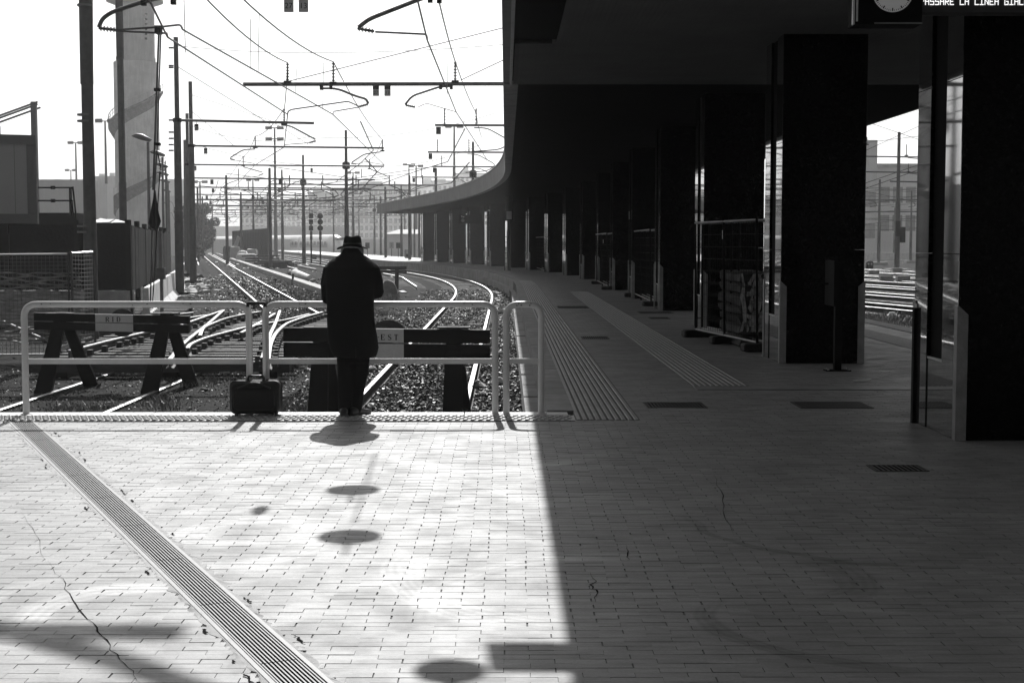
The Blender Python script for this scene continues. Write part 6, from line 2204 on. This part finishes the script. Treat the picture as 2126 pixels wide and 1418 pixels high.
# signs on the sunlit far end of the platform
for i, (px_, py0, py1, py2, Y, m, lab) in enumerate(((827, 504, 516, 531, 168, 'black', 'black box on a post at the far platform end'), (813, 503, 516, 531, 175, 'plate_grey', 'square white sign with dark digit at the far platform end'), (763, 504, 516, 531, 182, 'black', 'dark narrow sign close behind the hat brim'))):
    p = at(px_, py2, Y)
    t = thing('platform_sign', lab, 'sign', (p.x, Y, 0), 'small signs at the far platform end')
    MB().tube([(p.x, Y, 0), (p.x, Y, at(0, py0, Y).z)], 0.04, 6).build('post', 'black', t)
    a_, b_ = at(px_ - 4.5, py0, Y), at(px_ + 4.5, py1, Y)
    MB().box(a_.x, b_.x, Y - 0.08, Y - 0.042, b_.z, a_.z).build('panel', m, t)
    if i == 1:
        text_mb('2', 0.5, ((a_.x + b_.x) / 2, Y - 0.084, (a_.z + b_.z) / 2)).build('lettering', 'black', t)
p = at(845, 532, 156)
t = thing('warning_board', 'low framed board with dark house shape at the far platform end', 'sign', (p.x, 156, 0))
a_, b_ = at(840, 519, 156), at(850, 532, 156)
MB().box(a_.x, b_.x, 156, 156.08, 0.0, a_.z).build('frame', 'black', t)
MB().box(a_.x + 0.06, b_.x - 0.06, 155.985, 155.998, 0.06, a_.z - 0.05).build('panel', 'plate_grey', t)
cxm = (a_.x + b_.x) / 2
MB().add([(cxm - 0.14, 155.98, 0.12), (cxm + 0.14, 155.98, 0.12), (cxm + 0.14, 155.98, 0.34), (cxm, 155.98, 0.52), (cxm - 0.14, 155.98, 0.34)], [(0, 1, 2, 3, 4)]).build('emblem', 'black', t)

# ================================================================== UNDER THE CANOPY
# fence panel stacks leaning by the pillars
def fence_panel(label, a_, b_, lean, tagp, seed, boxes=True, htop=2.02):
    a_, b_ = Vector(a_), Vector(b_)
    t = thing('site_fence', label, 'fence panel', (a_ + b_) / 2, 'steel fence panels stored by the pillars')
    d_ = (b_ - a_).normalized()
    nn = Vector((d_.y, -d_.x, 0))

    def P(f_, z_):
        p = a_.lerp(b_, f_) + nn * lean * z_
        return Vector((p.x, p.y, z_))
    for z_, nm in ((0.14, 'bottom_rail'), (htop - 0.03, 'top_rail')):
        MB().tube([P(0, z_), P(1, z_)], 0.021, 8).build(nm, 'galv', t, True)
    for f_ in (0.0, 0.5, 1.0):
        MB().tube([P(f_, 0.03), P(f_, htop)], 0.021, 8).build('upright', 'black', t, True)
    m_ = MB()
    for i in range(1, 9):
        z_ = 0.14 + (htop - 0.17) * i / 9
        m_.tube([P(0, z_), P(1, z_)], 0.003, 4, cap=False)
    for i in range(1, 26):
        m_.tube([P(i / 26, 0.14), P(i / 26, htop - 0.03)], 0.0022, 4, cap=False)
    m_.build('wire_grid', 'black', t, kind='stuff')
    if tagp:
        p = P(tagp[0], tagp[1]) - nn * 0.03
        MB().obox(p, tuple(d_ * 0.05), tuple(nn * 0.003), (0, 0, 0.07)).build('paper_tag', 'paper', t)
    return t


def rubber_foot(label, c_, rz):
    c_ = Vector(c_)
    mb_ = MB()
    rings = []
    for z_, s_ in ((0.0, 0.94), (0.02, 1.0), (0.10, 1.0), (0.125, 0.92)):
        g_ = []
        for (u, v_) in ((-0.34, -0.09), (-0.30, -0.115), (0.30, -0.115), (0.34, -0.09), (0.34, 0.09), (0.30, 0.115), (-0.30, 0.115), (-0.34, 0.09)):
            u, v_ = u * s_, v_ * s_
            g_.append(Vector((c_.x + u * math.cos(rz) - v_ * math.sin(rz), c_.y + u * math.sin(rz) + v_ * math.cos(rz), 0.004 + z_)))
        rings.append(g_)
    mb_.loft(rings)
    return solo(mb_, 'rubber_block', 'rubber', label, 'fence foot', 'rubber fence feet by the pillars')


def bundle(label, x0, x1, y0, y1, z1, m, m2):
    """folded net and sacks wrapped in plastic"""
    t = thing('wrapped_bundle', label, 'bundle', ((x0 + x1) / 2, (y0 + y1) / 2, 0))
    zz = 0.004
    k_ = 0
    while zz < z1:
        h = random.uniform(0.14, 0.22)
        rings = []
        for f_, ins in ((0, 0.05), (0.2, 0.0), (0.8, 0.0), (1, 0.06)):
            g_ = []
            for (u, v_) in ((-1, -1), (-0.5, -1.08), (0, -1.0), (0.5, -1.07), (1, -1), (1.05, 0), (1, 1), (0, 1.05), (-1, 1), (-1.05, 0)):
                g_.append(Vector(((x0 + x1) / 2 + u * ((x1 - x0) / 2 - ins) + random.uniform(-0.03, 0.03), (y0 + y1) / 2 + v_ * ((y1 - y0) / 2 - ins) + random.uniform(-0.03, 0.03), zz + h * f_ + random.uniform(-0.012, 0.012))))
            rings.append(g_)
        MB().loft(rings).build('sack', m, t, True)
        zz += h * 0.96
        k_ += 1
    for i in range(16):
        f_ = random.uniform(0.02, 0.98)
        x_ = x0 + (x1 - x0) * f_
        pts_ = []
        for j in range(6):
            pts_.append((x_ + random.uniform(-0.05, 0.05), y0 - 0.05 - 0.02 * random.random(), zz - 0.02 - j * zz / 6.5))
        vs = []
        for q in pts_:
            wv = random.uniform(0.006, 0.04)
            vs += [(q[0] - wv, q[1], q[2]), (q[0] + wv, q[1] - 0.015, q[2] + random.uniform(-0.02, 0.02))]
        MB().add(vs, [(2 * j, 2 * j + 1, 2 * j + 3, 2 * j + 2) for j in range(5)]).build('plastic_strip', m2, t)
    return t


# stack 1 in front of the third pillar
q0, q1 = ground(1445, 700), ground(1572, 730)
for i in range(3):
    dx = 0.14 * i
    fence_panel(['front fence panel of the large stack between second and third pillar', 'middle fence panel of the large stack between second and third pillar', 'rear fence panel of the large stack between second and third pillar'][i],
                (q0.x + dx, q0.y + 0.25 * i, 0), (q1.x + dx, q1.y + 0.15 * i, 0), 0.015 - 0.01 * i, (0.46, 1.78) if i == 0 else None, i)
dq = math.atan2(q1.y - q0.y, q1.x - q0.x)
for i, (f_, lab) in enumerate(((0.0, 'rubber foot under the far end of the large fence stack'), (0.5, 'rubber foot under the middle of the large fence stack'), (1.0, 'rubber foot under the near end of the large fence stack'))):
    p = q0.lerp(q1, f_)
    rubber_foot(lab, (p.x + 0.1, p.y, 0), 0.15)
bundle('sacks wrapped in torn plastic behind the large fence stack', q0.x + 0.34, q1.x + 0.36, q1.y + 0.75, q1.y + 2.9, 1.12, 'sack', 'plastic')
# stack 2 by the fourth pillar
q0, q1 = ground(1313, 617), ground(1352, 636)
for i in range(3):
    fence_panel(['front fence panel of the second stack, paper tag near its top', 'middle fence panel of the second stack', 'rear fence panel of the second stack'][i], (q0.x + 0.16 * i, q0.y + 0.2 * i, 0), (q1.x + 0.16 * i, q1.y + 0.2 * i, 0), 0.02, (0.95, 1.75) if i == 0 else None, i)
rubber_foot('rubber foot under the far end of the second fence stack', (q0.x + 0.1, q0.y, 0), 0.1)
rubber_foot('rubber foot under the near end of the second fence stack', (q1.x + 0.1, q1.y, 0), 0.1)
bundle('small wrapped sack pile behind the second fence stack', q1.x + 0.40, q1.x + 1.1, q1.y + 0.9, q1.y + 1.8, 0.75, 'sack', 'plastic')
# stack 3 and 4
q0, q1 = ground(1240, 590), ground(1263, 602)
for i in range(3):
    fence_panel(['front fence panel of the third stack', 'middle fence panel of the third stack', 'rear fence panel of the third stack'][i], (q0.x + 0.2 * i, q0.y, 0), (q1.x + 0.2 * i, q1.y, 0), 0.03, (0.6, 1.7) if i == 0 else None, i)
rubber_foot('rubber foot under the third fence stack', (q1.x + 0.1, q1.y, 0), 0.1)
rubber_foot('rubber foot under the far end of the third fence stack', (q0.x + 0.1, q0.y, 0), 0.1)
q0, q1 = ground(1113, 560), ground(1131, 566)
for i in range(2):
    fence_panel(['front fence panel of the farthest stack', 'rear fence panel of the farthest stack'][i], (q0.x + 0.3 * i, q0.y, 0), (q1.x + 0.3 * i, q1.y, 0), 0.03, None, i)

# thin signpost before the second pillar
g_ = ground(1738, 770)
t = thing('signpost', 'thin signpost with narrow panel and bolted base before the second pillar', 'signpost', (g_.x, g_.y, 0))
MB().box(g_.x - 0.045, g_.x + 0.045, g_.y - 0.045, g_.y + 0.045, 0.012, at(0, 545, g_.y).z).build('post', 'black', t)
MB().box(g_.x - 0.16, g_.x + 0.16, g_.y - 0.1, g_.y + 0.1, 0.002, 0.014).build('base_plate', 'black', t)
for dx in (-0.13, 0.13):
    for dy in (-0.075, 0.075):
        MB().lathe((g_.x + dx, g_.y + dy, 0.0142), [(0.014, 0), (0.014, 0.02), (0.008, 0.022)], 6).build('bolt', 'steel', t)
MB().box(at(1724, 600, g_.y).x, at(1734, 600, g_.y).x, g_.y - 0.2, g_.y + 0.32, at(0, 635, g_.y).z, at(0, 541, g_.y).z).build('sign_panel', 'black', t)
MB().box(at(1686, 590, g_.y).x, at(1724, 590, g_.y).x, g_.y + 0.1, g_.y + 0.12, at(0, 592, g_.y).z, at(0, 588, g_.y).z).build('arm', 'black', t)
# litter scrap near it
g_ = ground(1790, 792)
solo(MB().obox((g_.x, g_.y, 0.015), (0.11, 0.02, 0.003), (0, 0.02, 0), (0, 0, 0.008)), 'scrap', 'alu', 'thin pale scrap lying on the floor near the signpost', 'scrap')
g_ = ground(1905, 880)
t = thing('guard_post', 'thin black guard bar at the far corner of the big pillar', 'guard', (g_.x, g_.y, 0))
MB().box(g_.x - 0.035, g_.x + 0.012, g_.y + 0.05, g_.y + 0.11, 0.0, at(0, 640, g_.y).z).build('bar', 'black', t)
MB().tube([(g_.x - 0.01, g_.y + 0.08, at(0, 640, g_.y).z), (g_.x - 0.01, g_.y + 0.08, at(0, 632, g_.y).z)], 0.018, 8).build('knob', 'steel', t)

# platform signal post under the bend and hanging board
g_ = ground(1057, 562)
t = thing('platform_signal', 'dark platform post with a small white lit box beside the canopy bend', 'signal', (g_.x, g_.y, 0))
MB().tube([(g_.x, g_.y, 0), (g_.x, g_.y, at(0, 405, g_.y).z)], 0.11, 10).build('post', 'black', t, True)
MB().box(at(1049, 440, g_.y).x, at(1065, 440, g_.y).x, g_.y - 0.25, g_.y - 0.115, at(0, 459, g_.y).z, at(0, 436, g_.y).z).build('sign_box', 'black', t)
MB().box(at(1051.5, 440, g_.y).x, at(1062.5, 440, g_.y).x, g_.y - 0.27, g_.y - 0.252, at(0, 456, g_.y).z, at(0, 439, g_.y).z).build('sign_face', 'plate_grey', t)
MB().lathe((g_.x, g_.y, at(0, 420, g_.y).z), [(0.14, -0.5), (0.2, -0.45), (0.2, 0.45), (0.14, 0.5)], 10).build('signal_head', 'black', t, True)
MB().box(at(1047, 500, g_.y).x, at(1048.5, 500, g_.y).x, g_.y, g_.y + 0.04, 0, at(0, 470, g_.y).z).build('ladder_stile', 'black', t)
for i in range(6):
    z_ = 0.4 + i * 0.32
    MB().box(at(1048.6, 500, g_.y).x, g_.x - 0.1, g_.y, g_.y + 0.03, z_, z_ + 0.03).build('ladder_rung', 'black', t)
p0, p1 = at(953, 446, 108), at(1001, 464, 108)
t = thing('hanging_board', 'dark hanging platform board with small pale text and disc under the far canopy', 'board', ((p0.x + p1.x) / 2, 108, p1.z))
MB().box(p0.x, p1.x, 108, 108.3, p1.z, p0.z).build('board', 'black', t)
text_mb('Ter', 0.19, (p0.x + 0.28, 107.99, p0.z - 0.16)).build('lettering', 'plate', t)
MB().lathe((p0.x + 0.28, 107.995, p1.z + 0.22), [(0.14, 0), (0.14, 0.01)], 16, axis='y').build('disc', 'dark_galv', t)
for f_ in (0.1, 0.9):
    x_ = p0.x + (p1.x - p0.x) * f_
    MB().tube([(x_, 108.15, p0.z), (x_, 108.15, CB)], 0.03, 6).build('hanger', 'black', t)
# little ceiling lamps far on
for i, (px_, py, Y) in enumerate(((874, 447, 126), (1015, 437, 96))):
    p = at(px_, py, Y)
    t = thing('ceiling_lamp', ['small pale ceiling lamp near the canopy tip', 'small pale ceiling lamp in the canopy bend'][i], 'lamp', (p.x, Y, CB))
    MB().lathe((p.x, Y, p.z), [(0.02, -0.06), (0.07, -0.03), (0.07, 0.02), (0.03, 0.06)], 12).build('globe', 'plate', t, True)
    MB().tube([(p.x, Y, p.z + 0.05), (p.x, Y, CB)], 0.012, 6).build('stem', 'black', t)

# clock and LED board hanging near the first pillar
YK = 10.6
t = thing('clock_box', 'black hanging box with pale round clock face at the top edge', 'clock', at(1842, 50, YK))
c0, c1 = at(1770, 51, YK), at(1914, 51, YK)
zc = at(1853, -16, YK)
MB().box(c0.x + 0.02, c1.x, YK, YK + 0.22, c0.z, c0.z + 0.75).build('case', 'black', t)
MB().box(c0.x - 0.004, c0.x + 0.010, YK - 0.02, YK + 0.012, c0.z - 0.004, c0.z + 0.75).build('edge_trim', 'alu', t)
MB().box(c0.x + 0.024, c0.x + 0.036, YK - 0.012, YK - 0.001, c0.z + 0.02, c0.z + 0.75).build('edge_trim', 'alu', t)
MB().box(c0.x + 0.16, c1.x - 0.0, YK - 0.012, YK - 0.001, c0.z + 0.002, c0.z + 0.012).build('edge_trim', 'galv', t)
rk = (at(1895, 0, YK).x - at(1811, 0, YK).x) / 2
face = MB().lathe((zc.x, YK - 0.002, zc.z), [(rk, 0), (rk, 0.012)], 64, axis='y').build('clock_face', 'clock', t)
MB().lathe((zc.x, YK - 0.001, zc.z), [(rk * 1.06, 0), (rk * 1.06, 0.008)], 64, axis='y').build('clock_rim', 'black', t)
for i in range(60):
    a_ = 2 * math.pi * i / 60
    big = i % 5 == 0
    l0, l1, w_ = (0.80 if big else 0.87), 0.95, (0.030 if big else 0.013)
    d_ = Vector((math.sin(a_), 0, math.cos(a_)))
    q_ = Vector((d_.z, 0, -d_.x))
    c_ = Vector((zc.x, YK - 0.0145, zc.z)) + d_ * rk * (l0 + l1) / 2
    MB().add([c_ + d_ * rk * (l1 - l0) / 2 * s1 + q_ * rk * w_ * s2 for s1, s2 in ((-1, -1), (1, -1), (1, 1), (-1, 1))], [(0, 1, 2, 3)]).build('tick', 'black', face)
for ang, ln, w_ in ((R(310), 0.55, 0.035), (R(66), 0.8, 0.025)):
    d_ = Vector((math.sin(ang), 0, math.cos(ang)))
    q_ = Vector((d_.z, 0, -d_.x))
    c_ = Vector((zc.x, YK - 0.0165, zc.z)) + d_ * rk * ln / 2
    MB().obox(c_, tuple(d_ * rk * ln / 2), (0, 0.001, 0), tuple(q_ * rk * w_)).build('clock_hand', 'black', face)
for dx in (0.12, 0.4):
    MB().box(c0.x + dx, c0.x + dx + 0.03, YK + 0.1, YK + 0.13, c0.z + 0.75, CB).build('hanger', 'black', t)
t = thing('message_board', 'black LED message board with a glowing line of text at the top edge', 'display', at(2030, 25, YK))
b0_ = at(1915, 25, YK)
MB().box(c1.x + 0.002, c1.x + 1.35, YK + 0.02, YK + 0.2, b0_.z, b0_.z + 0.42).build('panel', 'ledback', t)
for dx in (0.2, 1.1):
    MB().box(c1.x + dx, c1.x + dx + 0.03, YK + 0.1, YK + 0.13, b0_.z + 0.42, CB).build('hanger', 'black', t)
FONT = {'A': '0111010001100011111110001100011000110001', 'P': '11110100011000111110100001000010000', 'S': '11111100001000011111000010000111111', 'R': '11111100011000111111101001001010001', 'E': '11111100001000011110100001000011111',
        'L': '10000100001000010000100001000011111', 'I': '11111001000010000100001000010011111', 'N': '10001110011101110101101111001110001', 'G': '11111100001000010111100011000111111', 'O': '11111100011000110001100011000111111', 'T': '11111001000010000100001000010000100'}
FONT['A'] = '11111100011000111111100011000110001'
FONT['N'] = '10001110011100110101100111001110001'
px_l = (2126 - 1922) / 20.0 / 6.0     # photo pixels per dot
dot = px_l * YK / FPX
txt = 'ASSARE LA LINEA GIALLA'
base_l = at(1922, 10.5, YK)
m_ = MB()
for ci, ch in enumerate(txt):
    if ch == ' ':
        continue
    for r_ in range(7):
        for c_ in range(5):
            if FONT[ch][r_ * 5 + c_] == '1':
                x_ = base_l.x + (ci * 6 + c_) * dot
                z_ = base_l.z + (6 - r_) * dot * 1.25
                if x_ > c1.x + 1.32:
                    continue
                m_.box(x_, x_ + dot * 0.86, YK + 0.014, YK + 0.0195, z_, z_ + dot * 1.12)
# the tail of the letter before, scrolling off
m_.box(base_l.x - dot * 1.9, base_l.x - dot * 1.1, YK + 0.014, YK + 0.0195, base_l.z + dot * 4, base_l.z + dot * 7.4)
m_.build('lettering', 'led', t, kind='stuff')

# ================================================================== RIGHT YARD SEEN THROUGH THE GAP
for i, (px_, top, Y, r_, lab) in enumerate(((1867, 272, 112, 0.17, 'tall grey mast in the gap beside the big pillar'), (1827, 371, 150, 0.15, 'shorter mast left of the tall one in the gap'), (1858, 430, 210, 0.14, 'thin far mast behind the tall one in the gap'), (1893, 395, 165, 0.13, 'thin mast right of the tall one in the gap'))):
    p = at(px_, top, Y)
    t = thing('catenary_mast', lab, 'mast', (p.x, Y, G), 'masts in the gap beside the big pillar')
    H = p.z - G
    MB().lathe((p.x, Y, G - 0.1), [(r_ * 1.3, 0), (r_ * 1.2, H * 0.5), (r_ * 0.9, H * 0.51), (r_ * 0.7, H)], 10).build('pole', 'dark_galv', t, True)
    MB().box(p.x - r_ * 5, p.x + r_ * 5, Y - 0.8, Y + 0.8, G - 0.1, G + 0.3).build('footing', 'concrete', t)
    if i == 0:
        for bx0, bx1, by_ in ((1780, 1935, 325), (1780, 1935, 357), (1848, 1935, 377)):
            a_, b_ = at(bx0, by_, Y), at(bx1, by_ + 2, Y)
            MB().tube([a_, b_], 0.06, 6).build('beam', 'dark_galv', t, True)
        for qx, q0, q1 in ((1882, 300, 323), (1886, 340, 357), (1800, 285, 300)):
            post_ins(t, qx, q0, q1, Y)
        arm(t, Y, [(1885, 328), (1905, 330), (1925, 340)], None, None)
        arm(t, Y, [(1888, 360), (1905, 362), (1920, 368)], None, None)
        for py in (475, 488):
            p2 = at(1862 if py == 475 else 1872, py, Y)
            MB().box(p2.x - 0.2, p2.x + 0.2, Y - 0.35, Y - 0.2, p2.z - 0.6, p2.z + 0.6).build('switch_box', 'black', t)
    if i == 1:
        for by_ in (415, 440):
            a_, b_ = at(1780, by_, Y), at(1935, by_, Y)
            MB().tube([a_, b_], 0.06, 6).build('beam', 'dark_galv', t, True)
        for qx in (1800, 1845, 1880, 1905):
            MB().tube(rounded([at(qx, 415, Y), at(qx + 16, 419, Y), at(qx + 22, 428, Y), at(qx + 6, 430, Y)], 0.4, 4), 0.04, 6).build('bracket_tube', 'dark_galv', t, True)
for i, (p, q, Y) in enumerate(((((1740, 400)), (1930, 335), 90), ((1740, 412), (1930, 345), 88), ((1760, 240), (1935, 300), 112), ((1760, 330), (1935, 250), 112), ((1770, 300), (1935, 280), 112), ((1770, 452), (1930, 462), 140), ((1770, 470), (1930, 448), 145), ((1770, 430), (1930, 402), 120), ((1770, 392), (1930, 425), 125))):
    wire(['pale wire slanting up across the gap', 'second pale wire slanting up just below the first', 'wire falling across the sky of the gap', 'wire rising across the sky of the gap', 'nearly level wire in the sky of the gap', 'low wire across the gap falling gently', 'low wire across the gap rising gently', 'middle wire across the gap rising', 'middle wire across the gap falling'][i], [(p[0], p[1], Y), (q[0], q[1], Y)], 0.014, 'wires seen through the gap')
for k_ in range(14):
    y_ = 385 + k_ * 7.5 + random.uniform(-3, 3)
    wire('fine wire in the hazy tangle of the gap', [(1770, y_, 170 + 3 * k_), (1930, y_ + random.uniform(-14, 14), 170 + 3 * k_)], 0.018, 'fine far wires in the gap', n=1)
building('pale building with shuttered windows filling the gap beside the big pillar', 1770, 1960, 348, 235, 15, 'bldg1', 4, 7, 'cornice', wsize=(1.6, 2.6), wtop=3.2, wpitch=4.6, m_win='shutter')
building('taller grey block at the left of the gap', 1700, 1822, 291, 228, 8, 'bldg2', 3, 5, None, wsize=(1.6, 2.4), wtop=8.2, wpitch=5, m_win='shutter')
building('low pale wall at the foot of the gap building', 1740, 1990, 525, 200, 1, 'pale_concrete')
for i, (px_, py) in enumerate(((1841, 589), (1877, 590), (1864, 569), (1815, 575))):
    g_ = ground(px_, py, G)
    solo(MB().box(g_.x - 0.35, g_.x + 0.35, g_.y, g_.y + 0.5, G - 0.02, G + 0.45), 'track_box', 'csleeper', ['pale cable box between rails in the gap', 'small pale cable box at the right in the gap', 'far pale cable box below the tall mast', 'pale cable box at the left in the gap'][i], 'cable box', 'trackside boxes in the gap')
g_ = ground(1852, 664, G)
solo(MB().lathe((g_.x, g_.y, G + 0.03), [(0.1, 0), (0.16, 0.1), (0.08, 0.2)], 10), 'litter_bag', 'paper', 'white litter bag in the grass seen through the gap', 'bag', smooth=True)
solo(MB().sweep([(11.2, 30, G + 0.05), (9.6, 44, G + 0.05)], [(-0.5, 0), (-0.5, 0.03), (0.5, 0.03), (0.5, 0)]), 'cable_trough', 'concrete', 'pale cable trough lid strip in the grass of the gap', 'cable trough')

# ================================================================== LITTER AND RUBBLE
def rubble(name, label, boxes, m, zone):
    vs, fs = [], []
    for (x_, y_, s_) in boxes:
        c_ = Vector((x_, y_, G + 0.04 + s_ * 0.3))
        e = Matrix.Rotation(random.uniform(0, 6.28), 3, 'Z') @ Matrix.Rotation(random.uniform(-0.5, 0.5), 3, 'X')
        b_ = len(vs)
        for k_ in (-1, 1):
            for i_, j_ in ((-1, -1), (1, -1), (1, 1), (-1, 1)):
                vs.append(tuple(c_ + e @ Vector((i_ * s_ * random.uniform(0.5, 1.1), j_ * s_ * random.uniform(0.4, 0.8), k_ * s_ * random.uniform(0.1, 0.35)))))
        fs += [tuple(b_ + q for q in f_) for f_ in ((0, 3, 2, 1), (4, 5, 6, 7), (0, 1, 5, 4), (1, 2, 6, 5), (2, 3, 7, 6), (3, 0, 4, 7))]
    return bulk(name, np.array(vs), np.array(fs), m, kind='stuff', label=label, category='rubble')


bx_ = []
for _ in range(150):
    Y = random.uniform(58, 90)
    bx_.append((-14.0 - 0.21 * (Y - 61) + random.gauss(0.3, 0.6), Y, random.uniform(0.05, 0.22)))
rubble('rubble', 'pale rubble heaped around the mast feet', bx_, 'paper', 0)
bx_ = []
for _ in range(170):
    Y = random.uniform(60, 190)
    bx_.append((-9.6 - 0.222 * (Y - 60) + random.gauss(2.5, 3.0), Y, random.uniform(0.05, 0.20)))
rubble('rubble', 'scattered pale scraps over the yard between kerb and sleeper piles', bx_, 'paper', 0)
bx_ = []
for _ in range(120):
    Y = random.uniform(45, 78)
    bx_.append((-0.25 - off(Y) + random.gauss(0, 0.25), Y, random.uniform(0.03, 0.09)))
rubble('rubble', 'pale chips gathered along the foot of the platform wall', bx_, 'paper', 0)
bx_ = []
for _ in range(60):
    Y = random.uniform(15, 24)
    bx_.append((random.uniform(-7.5, -3.4), Y, random.uniform(0.012, 0.03)))
rubble('rubble', 'small pale chips on the earth around the first bumper stop', bx_, 'paper', 0)
lit = [(963, 625, 0.11, 'crumpled white paper on the ballast right of the man'), (958, 657, 0.10, 'twin white cups on the ballast between the rails'), (931, 671, 0.07, 'small white paper scrap near the curving rail'), (992, 803, 0.12, 'crumpled white bag on the ballast by the right rail'), (1003, 818, 0.07, 'torn white scrap near the railing post'), (772, 768, 0.10, 'crumpled white paper beside the left rail behind the coat'), (1037, 735, 0.09, 'white scrap on the ballast between the two hoops'),
       (870, 655, 0.06, 'small pale scrap on the ballast behind the bumper beam'), (1035, 793, 0.10, 'white paper wedged beside the corner hoop')]
for px_, py, s_, lab in lit:
    g_ = ground(px_, py, G + 0.05)
    rings = []
    for f_, r_ in ((0, 0.5), (0.3, 1.0), (0.7, 0.8), (1.0, 0.3)):
        rings.append([Vector((g_.x + s_ * r_ * math.cos(2 * math.pi * j / 9) * random.uniform(0.6, 1.2), g_.y + s_ * r_ * math.sin(2 * math.pi * j / 9) * random.uniform(0.6, 1.2), G + 0.035 + f_ * s_ * 0.9 + random.uniform(-0.015, 0.015))) for j in range(9)])
    solo(MB().loft(rings), 'paper_litter', 'paper', lab, 'litter', 'white litter on the ballast')
# loose stones by the first bumper
for i, (px_, py) in enumerate(((204, 806), (148, 800), (425, 812))):
    g_ = ground(px_, py, G + 0.04)
    o_ = stones('loose_stone', np.array([g_.x]), np.array([g_.y]), np.array([G + 0.07]), np.array([0.055]), 'ballast', label=['dark loose stone between the bumper stop legs', 'dark loose stone near the left bumper leg', 'dark loose stone left of the suitcase'][i], category='stone')

# ================================================================== HAZE
hz_ = MB().box(-620, 620, -70, 960, G - 1.2, 60.0)
me = bpy.data.meshes.new('haze')
me.from_pydata(hz_.v, [], hz_.f)
hm = bpy.data.materials.new('haze')
hm.use_nodes = True
hn = hm.node_tree
hn.nodes.clear()
pv = hn.nodes.new('ShaderNodeVolumePrincipled')
pv.inputs['Color'].default_value = (0.95, 0.95, 0.95, 1)
pv.inputs['Density'].default_value = 0.00031
pv.inputs['Anisotropy'].default_value = 0.6
ho = hn.nodes.new('ShaderNodeOutputMaterial')
hn.links.new(pv.outputs[0], ho.inputs['Volume'])
me.materials.append(hm)
haze = bpy.data.objects.new('haze', me)
col.objects.link(haze)
haze['kind'] = 'stuff'
haze['label'] = 'bright morning haze over the railway yard'
haze['category'] = 'haze'
